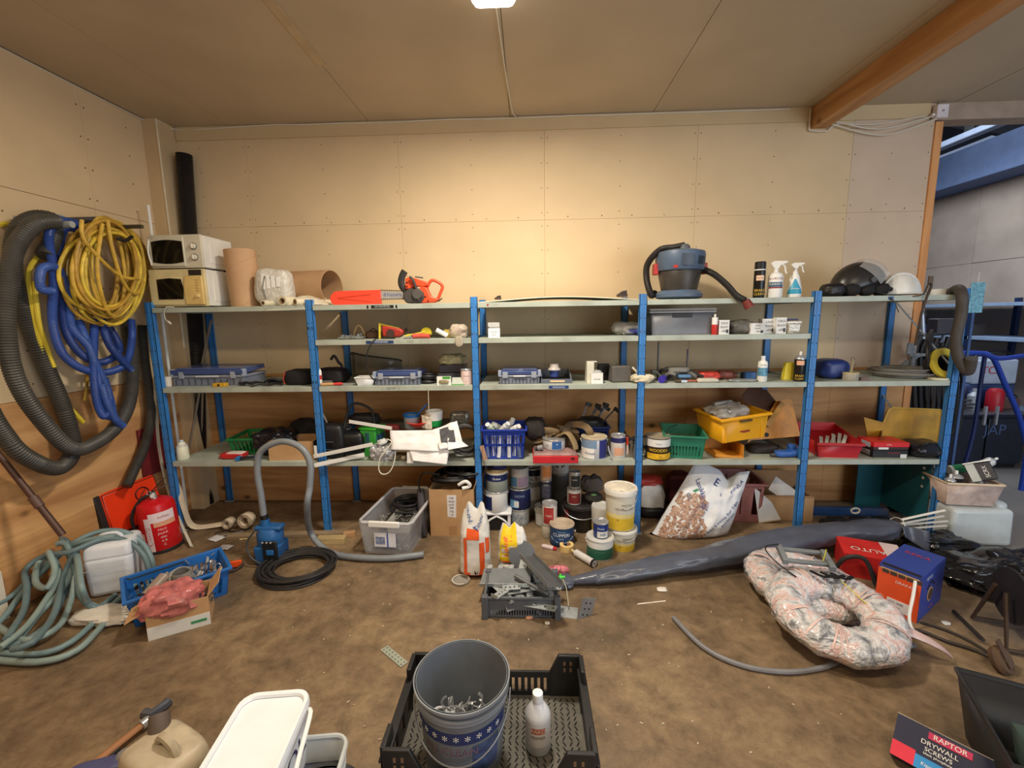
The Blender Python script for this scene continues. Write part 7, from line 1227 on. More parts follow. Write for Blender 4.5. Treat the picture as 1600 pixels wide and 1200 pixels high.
t = T('pink_bag', 'dull pink bag in the shadow behind the gravel sack', 'bag', (sx(1062, .2, .5), .5, 0)); obj('bag', B().blob((0, 0, .17), (.22, .16, .34), .6, .2, 4, 30, 6), M((110, 60, 66), .6), t); obj('rim', B().box(-.11, .11, -.09, -.08, .30, .33), M((140, 90, 96)), t)
t = T('red_topped_sack', 'white sack with red top and black base behind the fourth post', 'sack', (sx(1018, .2, .35), .38, 0)); obj('bag', B().blob((0, 0, .15), (.22, .18, .30), .6, .25, 4, 34, 8, 1), M((206, 206, 206), .4, var=.15), t); obj('red_top', B().blob((-.04, 0, .31), (.26, .14, .08), .7, .4, 4, 26, 4), M((176, 56, 44), .5), t); obj('black_base', B().blob((0, -.02, .05), (.24, .2, .10), .6, .2, 4, 24, 4, 1), M((28, 28, 32), .5), t)
t = T('blue_beam', 'dark blue steel shelf beam lying on the floor under the last bay', 'beam', (sx(1318, 0, .33), .36, 0), R(-3)); obj('web', B().box(-.38, .38, 0, .04, 0, .06), M((34, 70, 120), .5, dirt=.5), t, bev=.004); obj('lip', B().box(-.38, .38, -.03, 0, 0, .008), M((34, 70, 120), .5, dirt=.5), t)
t = T('black_floor_junk', 'low heap of black scrap on the floor under the last bay', 'scrap', (sx(1350, 0, .1), .18, 0)); 
for i in range(6): obj('piece', B().blob((-.22+.09*i, .05*(i % 2), .02), (.14, .08, .04), .6, .3, 4, 18, i), M((36, 38, 44), .5), t)
tag(obj('white_ring_scrap', B().tube([(sx(1336, .08, .22)+.035*math.cos(a), .22, .10+.022*math.sin(a)) for a in [i*.5 for i in range(13)]], .008), M((206, 200, 186))), 'small crumpled white ring on the scrap under the last bay', 'ring')
tag(obj('black_barrel', B().lathe([(0, 0), (.05, 0), (.068, .05), (.074, .3), (.068, .55), (.05, .59), (0, .59)], 26, (sx(1405, .3, .45), .45, 0)), M((20, 18, 20), .7)), 'black rounded column standing at the end of the wall', 'barrel')
tag(obj('thin_white_pole', B().cyl((sx(1391, .1, .5), .52, 0), (sx(1390, .5, .5), .56, .59), .006), M((206, 200, 190))), 'thin white pole left of the black column', 'pole')
TEAL = M((24, 88, 100), .5, var=.12, sc=4); t = T('teal_panel', 'dark teal metal panel standing at the right end of the shelving', 'metal panel', (PX[5], 0, 0)); p = az(1470, 812)
obj('panel', B().box(-.03, -.022, .06, .62, .05, .585), TEAL, t, bev=.002); obj('front_panel', B().box(-.25, -.03, .50, .51, .0, .585), TEAL, t, bev=.002)
for zz in (.35, .42, .5): obj('white_spot', B().cyl((-.032, .12, zz), (-.03, .12, zz), .011, n=8), WHITE, t)
# wrapped coils
def frost(pink): 
    m = bpy.data.materials.new('film_pink' if pink else 'film_clear'); m.use_nodes = True; N = m.node_tree.nodes; L = m.node_tree.links; b = N['Principled BSDF']; b.inputs['Roughness'].default_value = .12; b.inputs['Coat Weight'].default_value = .5
    tc = N.new('ShaderNodeTexCoord'); n = N.new('ShaderNodeTexNoise'); n.inputs['Scale'].default_value = 13; n.inputs['Detail'].default_value = 6; n.inputs['Distortion'].default_value = .8; L.new(tc.outputs['Object'], n.inputs['Vector'])
    cr = N.new('ShaderNodeValToRGB'); e = cr.color_ramp.elements; e[0].position = .34; e[0].color = lin((118, 120, 126))+(1,); e[1].position = .50; e[1].color = lin((222, 222, 224))+(1,); k = e.new(.61); k.color = lin((226, 186, 180) if pink else (206, 200, 200))+(1,); k = e.new(.65); k.color = lin((228, 222, 222))+(1,)
    L.new(n.outputs[0], cr.inputs[0]); L.new(cr.outputs[0], b.inputs['Base Color'])
    n2 = N.new('ShaderNodeTexNoise'); n2.inputs['Scale'].default_value = 34; n2.inputs['Detail'].default_value = 5; n2.inputs['Distortion'].default_value = 1.2; L.new(tc.outputs['Object'], n2.inputs['Vector']); bp = N.new('ShaderNodeBump'); bp.inputs['Strength'].default_value = 1; bp.inputs['Distance'].default_value = .02; L.new(n2.outputs[0], bp.inputs['Height']); L.new(bp.outputs[0], b.inputs['Normal']); return m
def donut(name, lab, c, R_, r_, rot, seed):
    t = T(name, lab, 'cable coil', c, rot=rot)
    def f(a, b):
        th, ph = 2*PI*a, 2*PI*b; k = 1+.16*noise.noise(V((math.cos(th)*4, math.sin(th)*4, math.cos(ph)*1.2+seed)))+.10*abs(noise.noise(V((math.cos(th)*11, math.sin(th)*11, ph))))
        rr = r_*k; return ((R_+rr*math.cos(ph)*1.15)*math.cos(th), (R_+rr*math.cos(ph)*1.15)*math.sin(th), rr*math.sin(ph)*.85)
    obj('film_wrap', B().grid(f, 110, 20, True), frost(True), t, ang=60); w_ = B(); q_ = random.Random(seed)
    for i in range(16):
        a = 2*PI*q_.random(); pts = []
        for j in range(9):
            ph = .0+PI*.8*j/8-.2; s_ = a+.10*j/8*(1 if i % 2 else -1); pts.append(((R_+r_*1.14*math.cos(ph+.6))*math.cos(s_), (R_+r_*1.14*math.cos(ph+.6))*math.sin(s_), r_*.90*math.sin(ph+.6)))
        w_.tube(pts, .005, 5, flat=.4)
    obj('twisted_film', w_, M((222, 190, 184), .2, var=.2), t, kind='stuff'); return t
c1 = az(1303, 962, .13); t = donut('wrapped_cable_coil', 'film-wrapped silver and pink cable coil lying flat, nearer one', (c1.x, c1.y, .15), .215, .086, (R(9), R(-3), .3), 3)
obj('tail', B().tube(sp([(.24, -.20, .0), (.30, -.26, -.02), (.36, -.30, -.06), (.40, -.31, -.10)], .02), .022, 8, flat=.5, rf=lambda i, m: 1.5-1.2*i/m), M((206, 176, 170), .2), t)
c2 = az(1256, 912, .08); donut('wrapped_cable_coil', 'film-wrapped silver cable coil leaning behind the nearer one', (c2.x, c2.y, .085), .235, .08, (R(4), R(-4), 1.9), 8)
t = T('grey_cable_end', 'thick grey cable running from the wrapped coil in a curve over the floor', 'cable', (0, 0, 0))
obj('cable', B().tube(sp([az(1330, 985, .16), az(1340, 1000, .13), az(1318, 1026, .04), az(1290, 1042, .014), az(1230, 1050, .014), az(1160, 1040, .014), az(1100, 1012, .014), az(1052, 965, .014)], .03), .0125, 8), M((124, 124, 128), .45), t); obj('cable', B().cyl(az(1388, 1016, .02), az(1429, 1008, .02), .012), M((134, 134, 138), .45), t)
p = az(1248, 866, .30); t = T('metal_frame_part', 'grey steel channel frame lying on top of the wrapped coils', 'metal frame', (p.x-.0, p.y-.05, .30), rot=(R(10), 0, R(-12)))
for a in ((-.13, -.10, -.07, .07), (.10, .13, -.09, .06)): obj('channel', B().box(*a, 0, .035), M((130, 136, 140), .5, .3), t, bev=.003)
for yy in (-.05, .05): obj('cross_bar', B().box(-.10, .10, yy-.012, yy+.012, .005, .025), M((130, 136, 140), .5, .3), t, bev=.003)
obj('black_wire', B().tube(sp([(-.12, .06, .04), (-.2, .03, .03), (-.17, -.06, .01), (-.08, -.14, -.02)], .02), .004), BLACK, t); obj('yellow_wire', B().tube([(.08, -.04, .03), (.09, -.03, .10)], .003), M((214, 206, 60)), t)
for i in range(3): obj('black_strap', B().tube(sp([(.0+.05*i, -.10, 0), (.05+.05*i, -.15, .01), (.12+.04*i, -.11, 0)], .02), .012, 6, flat=.3), BLACK, t)
obj('yellow_string', B().tube(sp([(.12, -.13, -.0), (.22, -.26, -.05), (.32, -.40, -.10)], .03), .003), M((206, 200, 90)), t)
# cartons
a, b_ = az(1366, 945), az(1432, 974); w = (b_-a).length; rz = math.atan2(b_.y-a.y, b_.x-a.x); OB = M((226, 84, 40), .45, var=.05); BLB = M((52, 70, 150), .4, var=.05); h = .27
c_ = az(1490, 940); d = max(.2, (c_-b_).length*.9)
t = T('cable_carton', 'orange and blue cable carton with a round hole and white wire coming out', 'carton', (a.x, a.y, 0), rz); obj('front', B().box(0, w, -.002, .002, 0, h*.92), OB, t); obj('body', B().box(.002, w-.002, .002, d, 0, h-.002), BLB, t); obj('top', B().box(0, w, .03, d, h-.002, h+.002), BLB, t); obj('right_side', B().box(w-.002, w+.001, 0, d, 0, h), BLB, t)
obj('torn_edge', B().box(.01, w-.01, -.004, .02, h*.90, h*.94), CARD, t); obj('top_slot', B().box(.01, w-.01, .005, .03, h-.003, h+.0), M((40, 34, 34)), t)
for i in range(5): obj('cardboard_tooth', B().box(.02+i*w*.19, .05+i*w*.19, -.004, -.001, h*.84, h*.92), M((70, 60, 56)), t)
obj('shipping_label', B().box(w*.28, w*.80, -.004, -.0025, h*.08, h*.32), M((226, 222, 222), .5), t); text(t, 'CC-500', .02, (w*.5, -.005, h*.25), m=INK); text(t, '||||||||', .02, (w*.5, -.005, h*.15), m=INK); text(t, 'DRAKA', .022, (w*.62, -.005, h*.72), m=WHITE); text(t, 'o', .06, (w*.14, -.005, h*.3), m=M((240, 150, 120)))
hc = B().cyl((w+.0, d*.42, h*.45), (w+.003, d*.42, h*.45), .042, n=24); obj('hole_edge', hc, CARD, t); obj('hole', B().cyl((w+.002, d*.42, h*.45), (w+.0045, d*.42, h*.45), .034, n=22), M((84, 64, 46)), t)
for a_ in (-.7, 0, .7): obj('cut_slot', B().T((w+.002, d*.42+.065*math.sin(a_), h*.45+.075*math.cos(a_)), (-a_, 0, 0)).box(0, .002, -.018, .018, -.006, .006), M((30, 34, 60)), t)
text(t, 'NEXUS', .03, (w+.004, d*.3, h*.88), (R(90), 0, R(90)), M((210, 220, 240))); text(t, 'KAAPELI', .02, (w+.004, d*.5, h*.14), (R(90), 0, R(90)), M((200, 90, 80))); text(t, 'REKA', .05, (w*.5, d*.7, h+.004), (0, 0, 0), M((190, 60, 80)))
obj('white_wire', B().tube(sp([(w*.86, -.0, h*.90), (w*.9, -.04, h*.62), (w*.95, -.10, h*.3), (w*1.08, -.14, .04), (w*1.28, -.14, .012)], .02), .008), WHITE, t)
a, b_ = az(1316, 905), az(1372, 925); t = T('red_carton', 'red carton with white lettering behind the orange and blue one', 'carton', (a.x+.03, a.y+.05, 0), R(-24)); obj('body', B().box(0, .34, 0, .26, 0, .155), M((206, 44, 44), .45, var=.06), t, bev=.001); obj('top', B().box(.0, .34, 0, .26, .155, .157), M((214, 50, 48), .4), t); obj('white_end', B().box(.24, .34, .0, .26, .157, .159), M((226, 206, 206)), t); text(t, 'AUTO', .07, (.15, .10, .1595), (0, 0, R(180)), WHITE)
obj('dark_cable', B().tube(sp([(-.05, -.02, .02), (.0, -.04, .14), (.10, -.05, .16), (.16, -.08, .02)], .02), .014), M((50, 48, 50)), t)
SHB = M((30, 30, 33), .16, var=.3, bump=.6, bsc=9)
def heap(lab, c, d, seed, m=SHB, nz=.75, e=.8): t = tag(obj('black_plastic_sheet', B().blob(c, d, e, nz, 3, 64, seed), m, ang=60), lab, 'plastic sheet')
p = az(1462, 858); heap('shiny black plastic sheet bunched behind the red carton', (p.x, p.y, .05), (.42, .24, .12), 3)
p = az(1545, 912); heap('big shiny black plastic sheet heaped right of the cable carton', (p.x+.03, p.y-.0, .07), (.62, .46, .17), 7)
p = az(1620, 925); heap('dark black plastic sheet running out of the picture on the right', (p.x+.10, p.y, .08), (.6, .5, .22), 9)
# tank with tub of cans
TK = M((196, 204, 206), .3, var=.06, dirt=.15); a, b_ = az(1472, 852), az(1582, 862); t = T('plastic_tank', 'large translucent white plastic tank carrying the tub of spray cans', 'tank', (a.x+.05, a.y, 0), R(-4)); w = (b_-a).length; h = hz(779, (a.x+b_.x)/2, a.y+.2)
obj('body', B().frus(w, .34, w*.97, .33, 0, h, w/2, .17), TK, t, bev=.03, seg=4); obj('neck', B().blob((w*.90, .14, h+.0), (w*.22, .16, .07), .6, .05, 4, 20), TK, t); obj('cap', B().cyl((w*.1, .25, h), (w*.1, .25, h+.03), .04), WHITE, t)
TU = M((198, 176, 164), .35, var=.2, sc=16, dirt=.3, al=.92); w2, h2 = .36, .17; t = T('spray_can_tub', 'dirty cream plastic tub packed with spray cans on the tank', 'tub', (a.x+w*.52, a.y+.17, h+.012), R(-7))
gb = B().frus(w2*.84, .24, w2, .30, 0, h2); gb.f.pop(1); obj('tub', gb, TU, t, solid=.005, bev=0); obj('rim', B().tube([(sx_*w2/2, sy_*.15, h2) for sx_, sy_ in ((-1, -1), (1, -1), (1, 1), (-1, 1))], .009, 6, closed=True), M((222, 200, 170), .4), t)
for i, (cx_, cy_, lab, c, rt, hh_) in enumerate(((-.12, -.06, 'silver-topped spray can at the left of the tub', (120, 110, 104), (0, 0, 0), .20), (-.03, -.02, 'black spray can with wide silver dome in the tub', (34, 32, 32), (R(-4), 0, 0), .21), (.08, -.08, 'short cream spray can with orange ring in the tub', (214, 190, 170), (0, 0, 0), .16), (.13, .0, 'white spray can at the right of the tub', (206, 204, 206), (0, R(4), 0), .19), (-.12, .08, 'grey spray can at the back left of the tub', (150, 150, 150), (0, 0, 0), .23), (-.0, .09, 'white can with green band lying across the tub', (214, 216, 214), (0, R(82), 0), .2), (.13, .06, 'white-capped spray can pointing right out of the tub', (196, 196, 198), (0, R(62), 0), .22))):
    spraycan(lab, a.x+w*.52+cx_, a.y+.17+cy_, h+.03+(.18 if i > 4 else 0), .034 if i != 1 else .042, hh_, M(c, .35), STEEL, WHITE, rot=rt, extra=(lambda t: obj('green_band', B().lathe([(.0345, .02), (.0345, .11)], 20), M((40, 140, 90)), t)) if i == 5 else None)
t = T('black_label_tin', 'flat black and silver tin tilted on top of the spray cans', 'tin', (a.x+w*.52+.06, a.y+.10, h+.24), rot=(R(60), R(-22), R(-30))); obj('tin', B().box(-.05, .09, -.06, .07, -.02, .02), M((44, 42, 50), .4), t, bev=.006); obj('label', B().box(-.05, .0, -.061, .071, .0205, .0215), M((190, 196, 190)), t); obj('lid', B().box(-.06, .10, .07, .082, -.03, .03), STEEL, t, bev=.003); text(t, 'SCRX', .035, (.045, 0, .022), (0, 0, R(90)), WHITE)
# cable reel at the right edge
RK = M((40, 38, 38), .5, var=.3, dirt=.25); p = az(1590, 1010, .0); t = T('cable_reel', 'black cable reel on a rusty frame at the right edge', 'cable reel', (p.x+.04, p.y+.04, 0), R(-16))
for xx in (-.06, .26): obj('flange', B().T((xx, 0, .25), (0, R(90), 0)).lathe([(0, 0), (.14, 0), (.14, .012), (0, .012)], 28), RK, t)
for i in range(7): obj('cable_turn', B().T((-.03+.04*i, 0, .25), (0, R(90), 0)).lathe([(.09, -.018), (.118, -.01), (.122, 0), (.118, .01), (.09, .018)], 26), M((28, 27, 28), .4), t)
for yy in (-.13, .13): obj('frame_bar', B().tube([(-.10, yy*.3, .28), (-.12, yy, .02), (.3, yy, .02), (.3, yy*.3, .28)], .011), M((70, 56, 46), .6, .3, dirt=.4), t)
p = az(1562, 1046, .0); t = T('rusty_wheel', 'small rusty castor wheel lying before the black reel', 'wheel', (p.x, p.y, .05), rot=(R(60), 0, R(30))); obj('tyre', B().lathe([(.02, -.02), (.055, -.022), (.065, 0), (.055, .022), (.02, .02)], 22), M((88, 66, 48), .8, var=.4), t); obj('hub', B().cyl((0, 0, -.026), (0, 0, .026), .014), STEEL, t); obj('bracket', B().box(-.02, .02, -.03, .09, .024, .03), M((84, 64, 50), .7), t)
t = T('black_floor_cable', 'black cable winding over the floor from the wrapped coil to the reel', 'cable', (0, 0, 0)); obj('cable', B().tube(sp([az(1392, 996, .02), az(1410, 984, .05), az(1440, 986, .015), az(1480, 1002, .015), az(1530, 1018, .015), az(1580, 1045, .015)], .03), .008), M((56, 50, 46), .5), t); obj('cable', B().tube(sp([az(1438, 972, .01), az(1480, 985, .012), az(1520, 1004, .012), az(1560, 1030, .012)], .03), .007), M((60, 54, 48), .5), t)
obj('steel_leg', B().tube([az(1490, 955, .02), az(1536, 1000, .03)], .010), M((64, 58, 54), .5, .5), t)
# litter
for u, v, s_, c, lab in ((1034, 922, .045, (222, 214, 206), 'small scrap of white paper below the grey film roll'), (827, 966, .03, (206, 150, 120), 'tiny orange-brown offcut before the bracket crate'), (855, 975, .02, (210, 200, 180), 'pale crumb right of the orange-brown offcut'), (1478, 975, .03, (206, 204, 200), 'shiny fitting on the floor by the end of the white wire')):
    p = az(u, v); tag(obj('scrap', B().blob((p.x, p.y, .006), (s_*1.4, s_, .014), .7, .4, 5, 14, u), M(c, .6)), lab, 'scrap')
tag(obj('cable_tie', B().tube([az(996, 944, .004), az(1040, 939, .004)], .004, 6), M((226, 214, 190))), 'single pale cable tie lying on the open floor', 'cable tie')
q_ = random.Random(31); cb_ = B()
for i in range(70):
    u, v = 420+q_.random()*900, 880+q_.random()*300; p = az(u, v); cb_.T((p.x, p.y, .003), (0, 0, q_.random()*6)).cb((0, 0, 0), (.004+.01*q_.random(), .004, .004))
tag(obj('floor_crumbs', cb_, M((196, 184, 160), .8)), 'pale crumbs scattered over the brown floor', 'crumbs')['kind'] = 'stuff'
# ---------------------------------------------------------------- foreground
BKC = M((34, 34, 36), .42, var=.15, sc=8, dirt=.12); Yb, Yf = az(780, 1084, .01).y, az(750, 1192, .14).y-.02; xa, xb = sx(648, .17, Yb), sx(907, .17, Yb); w, d, h = xb-xa, Yb-Yf, .13
t = T('black_crate', 'black plastic crate with slotted floor holding the grey bucket', 'crate', ((xa+xb)/2, (Yb+Yf)/2, 0)); fl = B(); k = .012
nI, nJ = 26, 18; sw, sd = (w-.04)/nI, (d-.04)/nJ
for i in range(nI):
    for j in range(nJ): x0, y0 = -w/2+.02+sw*i, -d/2+.02+sd*j; o_ = .5 if (i//3+j//3) % 2 else -.5; fl.add([(x0+sw*(.30+.18*o_*2), y0+sd*.1, .012), (x0+sw*(.52+.18*o_*2), y0+sd*.1, .012), (x0+sw*(.52-.18*o_*2), y0+sd*.9, .012), (x0+sw*(.30-.18*o_*2), y0+sd*.9, .012)], [(0, 1, 2, 3)])
obj('floor_plate', B().box(-w/2, w/2, -d/2, d/2, .004, .011), M((96, 92, 84), .6, var=.2, sc=12), t); obj('floor_slots', fl, M((26, 24, 22), .9), t, kind='stuff', smooth=False); fl.mt = Matrix()
def cwall(L_, hh, n, o, ax_, name):
    q = B(); m_ = k
    def bx(l0, l1, z0, z1): q.box(l0, l1, o-m_/2, o+m_/2, z0, z1) if ax_ == 0 else q.box(o-m_/2, o+m_/2, l0, l1, z0, z1)
    bx(-L_/2, L_/2, 0, hh*.25); bx(-L_/2, L_/2, hh*.78, hh); s = L_/n
    for i in range(n+1): x = -L_/2+s*i; bx(max(-L_/2, x-s*.28), min(L_/2, x+s*.28), hh*.25, hh*.78)
    obj(name, q, BKC, t, smooth=False)
cwall(w, h, 26, d/2, 0, 'rear_wall'); cwall(w, h*.9, 26, -d/2, 0, 'front_wall'); cwall(d, h*1.15, 5, -w/2, 1, 'side_wall'); cwall(d, h*1.15, 5, w/2, 1, 'side_wall')
for a in (-1, 1):
    for b in (-1, 1):
        c_ = B(); X0, X1 = a*w/2, a*(w/2-.14); Y_ = b*d/2; cp = [(X0, 0), (X1, 0), (X1, h), (a*(w/2-.10), h+.085), (X0, h+.085)]; cp = cp if a < 0 else cp[::-1]
        c_.pris_y(cp, Y_-.009, Y_+.009); c_.T((a*w/2, 0, 0)).box(-.010, .010, min(Y_, Y_-b*.10), max(Y_, Y_-b*.10), 0, h+.085); obj('corner_upright', c_, BKC, t, bev=.004)
        for i in range(2):
            for j in range(2): obj('slot', B().box(a*(w/2-.045-.028*i)-.005, a*(w/2-.045-.028*i)+.005, Y_-.0105, Y_+.0105, h+.005+.032*j, h+.024+.032*j), M((120, 96, 72), .8), t)
rimz = h*1.15
for a in (-1, 1): obj('side_rim', B().box(a*w/2-.018, a*w/2+.018, -d/2, d/2, rimz, rimz+.012), BKC, t, bev=.004)
obj('front_rim', B().box(-w/2, w/2, -d/2-.03, -d/2+.008, h*.9, h*.9+.012), BKC, t, bev=.004)
# grey bucket
zr = .37; c_ = az(720, 1062, zr); r = (sx(797, zr, c_.y)-sx(643, zr, c_.y))/2*.955; BU = M((110, 116, 124), .35, var=.08); t = T('grey_bucket', 'open grey plastic bucket with blue starred print in the black crate', 'bucket', (c_.x, c_.y+.03, .014)); H = zr-.014; r0 = r*.83
obj('body', B().lathe([(0, 0), (r0*.98, 0), (r0, .008), (r*.96, H*.93), (r, H*.94), (r, H), (r*.965, H), (r0*.94, .012), (0, .012)], 56), BU, t)
for zz, k_ in ((H*.86, 1.0), (H*.90, 1.015), (H-.004, 1.03)): obj('rim_ring', B().lathe([(r*(k_-.05), zz-.006), (r*k_, zz-.006), (r*k_, zz+.004), (r*(k_-.05), zz+.004)], 56), M((128, 134, 142), .3), t)
def rb(f): return r0+(r*.96-r0)*f/.93
wrap(t, rb(.60)+.0015, H*.60, H*.74, -70, 75, M((38, 52, 100), .4), r1=rb(.74)+.0015)
for i in range(9): text(t, '*', .05, (0, 0, H*.655), m=WHITE, bend=rb(.74)+.003, rot=(0, 0, R(-56+14*i)))
text(t, 'ALL-CLEAN', .042, (0, 0, H*.5), m=M((120, 90, 110)), bend=rb(.5)+.002, rot=(0, 0, R(-10))); wrap(t, rb(.2)+.001, H*.2, H*.56, 20, 60, M((70, 84, 120), .4, var=.3, sc=30), r1=rb(.56)+.001)
obj('wire_handle', B().tube([(r*1.03*math.cos(a), -r*1.04*math.sin(a), H*.84-math.sin(a)*H*.42) for a in [PI*j/24 for j in range(25)]], .003), M((150, 152, 156), .3, .5), t)
q_ = random.Random(8); clips = []
def clipmesh():
    b = B(); b.tube([(.03*math.cos(a), .03*math.sin(a), 0) for a in [i*.4-.2 for i in range(9)]], .006, 6, flat=.5); b.tube([(.03, -.006, 0), (.055, -.02, 0), (.075, -.012, .0)], .006, 6, flat=.5); return b
m0 = None
for i in range(44):
    a, rr = q_.random()*6.28, r0*.72*math.sqrt(q_.random()); loc = (c_.x+rr*math.cos(a), c_.y+.03+rr*math.sin(a), .06+.13*q_.random())
    if m0 is None: o = m0 = obj('pipe_clip', clipmesh(), M((196, 198, 200), .3, .5)); 
    else: o = m0.copy(); COL.objects.link(o)
    o.location = loc; o.rotation_euler = (q_.random()*6, q_.random()*6, q_.random()*6); tag(o, 'zinc pipe clip in the heap at the bottom of the grey bucket', 'pipe clip', 'pipe clips inside the grey bucket')
t = T('sawn_metal_tag', 'white pointed metal piece standing in the grey bucket', 'metal piece', (c_.x-.09, c_.y-.03, .16), rot=(R(20), R(-10), 0)); obj('blade', B().pris_y([(-.025, 0), (.02, 0), (.012, .08), (.0, .10), (-.012, .07)], -.002, .002), M((222, 222, 220), .4), t); obj('foot', B().box(-.025, .02, -.01, .01, -.004, 0), GALV, t)
# bottle
xq, yq = sx(840, .30, -1.79), -1.79; zt = hz(1081, xq, yq); t = T('cleaner_bottle', 'white bottle with white cap and orange label standing in the black crate', 'bottle', (xq, yq, .014)); Hq = zt-.014; rq = .051
WT = M((216, 218, 222), .3, var=.04); obj('body', B().lathe([(0, 0), (rq*.95, 0), (rq, .006), (rq, Hq*.58), (rq*.93, Hq*.66), (rq*.5, Hq*.80), (rq*.36, Hq*.84), (rq*.36, Hq*.88)], 30), WT, t); obj('cap', B().lathe([(rq*.40, Hq*.85), (rq*.42, Hq*.86), (rq*.40, Hq*.99), (rq*.3, Hq), (0, Hq)], 22), M((240, 240, 240), .35, var=0), t)
wrap(t, rq*1.012, Hq*.18, Hq*.60, -75, 75, M((228, 226, 230), .35, var=0)); wrap(t, rq*1.02, Hq*.42, Hq*.52, -32, 32, M((206, 106, 60), .4, var=0)); text(t, 'RAKO', .022, (0, 0, Hq*.47), m=WHITE, bend=rq*1.03); text(t, 'PRIMER', .018, (0, 0, Hq*.35), m=M((110, 60, 40)), bend=rq*1.02)
a, b_ = az(600, 1013), az(632, 1040); t = T('perforated_plate', 'small perforated galvanised plate on the floor beside the black crate', 'metal plate', ((a.x+b_.x)/2, (a.y+b_.y)/2, .003), math.atan2(b_.y-a.y, b_.x-a.x)); w = (b_-a).length; obj('plate', B().box(-w/2, w/2, -.022, .022, 0, .002), M((176, 184, 170), .4, .4), t)
for i in range(7):
    for j in (-1, 1): obj('hole', B().cyl((-w*.42+w*.14*i, j*.01, .0021), (-w*.42+w*.14*i, j*.01, .003), .0035, n=8), M((60, 52, 44)), t)
# white rectangular bucket
zt = .34; p0, p1, p2 = az(352, 1080, zt), az(462, 1082, zt), az(300, 1200, zt); w = (p1-p0).length*.88; rz = math.atan2(p1.y-p0.y, p1.x-p0.x)+R(7); d = .40; WBK = M((226, 230, 236), .3, var=.04)
def rrect(w, d, r, n=5): return [(sx_*(w/2-r)+r*math.cos(a), sy_*(d/2-r)+r*math.sin(a)) for sx_, sy_, s in ((1, 1, 0), (-1, 1, 90), (-1, -1, 180), (1, -1, 270)) for a in [R(s+90*i/n) for i in range(n+1)]]
def rbucket(name, lab, x, y, w, d, h, rz, m, lid=True, z0=0):
    t = T(name, lab, 'bucket', (x, y, z0), rz); o, i_ = rrect(w, d, .05), rrect(w*.88, d*.9, .05); n = len(o); q = B(); q.add([(a, b, 0) for a, b in i_]+[(a, b, h) for a, b in o], [tuple(range(n-1, -1, -1))]+[(i, (i+1) % n, n+(i+1) % n, n+i) for i in range(n)]); obj('body', q, m, t, solid=.003 if not lid else 0)
    if lid: q = B().prism(rrect(w*1.05, d*1.04, .055), h-.03, h-.004); obj('lid', q, m, t, bev=.004); l2 = B(); oo, ii = rrect(w*1.05, d*1.04, .055), rrect(w*.93, d*.94, .045); l2.add([(a, b, h-.004) for a, b in oo]+[(a, b, h+.008) for a, b in rrect(w*1.03, d*1.02, .055)]+[(a, b, h+.008) for a, b in ii]+[(a, b, h-.002) for a, b in rrect(w*.91, d*.92, .045)], [(k_*n+i, k_*n+(i+1) % n, (k_+1)*n+(i+1) % n, (k_+1)*n+i) for k_ in range(3) for i in range(n)]); obj('lid_rim', l2, m, t)
    else: obj('rim', B().tube([(a, b, h) for a, b in o], .008, 6, closed=True), m, t)
    return t
bxc = az(395, 1140, zt); t = rbucket('white_rectangular_bucket', 'white rectangular bucket with closed dusty lid at the bottom left', bxc.x+.03, bxc.y-.05, w, d, zt, rz, WBK)
obj('handle', B().tube(sp([(w*.46, d*.40, zt-.05), (w*.60, d*.3, zt-.015), (w*.63, 0, zt-.045), (w*.62, -d*.3, zt-.09), (w*.5, -d*.42, zt-.06)], .02), .008, 8), WHITE, t); text(t, 'JOL', .11, (w*.496, .02, zt*.68), (R(87), 0, R(90)), M((40, 36, 80)), wx=1.1); obj('side_print', B().T((w*.478, -.12, zt*.5), (0, R(3), 0)).box(-.001, .002, -.05, .05, -.08, .08), M((120, 120, 150), .4, var=.5, sc=60), t)
t = rbucket('translucent_bucket', 'translucent pale bucket standing behind the white lidded one', bxc.x+.19, bxc.y-.0, .20, .22, .20, rz, M((200, 204, 204), .25, al=.8), False); obj('dark_content', B().box(-.08, .08, -.09, .09, .02, .12), M((50, 52, 70)), t, bev=.01)
p = az(530, 1195, .12); t = T('black_round_tub', 'black round tub cut off by the bottom edge beside the crate', 'tub', (p.x-.02, p.y-.17, 0)); obj('body', B().lathe([(0, 0), (.14, 0), (.17, .12), (.16, .12), (.13, .01), (0, .01)], 36), BKC, t); obj('rim', B().lathe([(.165, .11), (.18, .115), (.178, .125), (.165, .122)], 36), BKC, t)
t = T('hammer', 'hammer with long wooden handle and grey steel head on the floor', 'hammer', tuple(az(236, 1122, .03))); a, b_ = V((0, 0, 0)), az(120, 1215, .03)-az(236, 1122, .03); obj('handle', B().tube([a, b_*.5, b_], .016, 10, flat=.8), M((150, 104, 70), .6), t); q = b_.normalized(); obj('head', B().tube([q*.01+V((-.035, .02, .012)), V((0, .005, .012)), V((.02, .05, .012)), V((.022, .07, .012))], .022, 8), M((84, 88, 100), .4, .5), t); obj('collar', B().cyl(q*.005, q*.04, .021), STEEL, t)
BEI = M((176, 164, 142), .45, var=.2, dirt=.3); p = az(275, 1190, .1); t = T('old_jerrycan', 'dirty beige plastic can with grey screw cap at the bottom left', 'jerrycan', (p.x, p.y-.04, 0), R(-24)); obj('body', B().blob((0, 0, .11), (.28, .20, .22), .42, .06, 3, 36, 4, 1), BEI, t); obj('cap', B().cyl((-.09, .03, .20), (-.12, .05, .25), .036, .034), M((92, 80, 72), .6), t); obj('handle', B().tube(sp([(-.03, 0, .21), (0, 0, .25), (.07, 0, .24), (.09, 0, .20)], .02), .015), BEI, t)
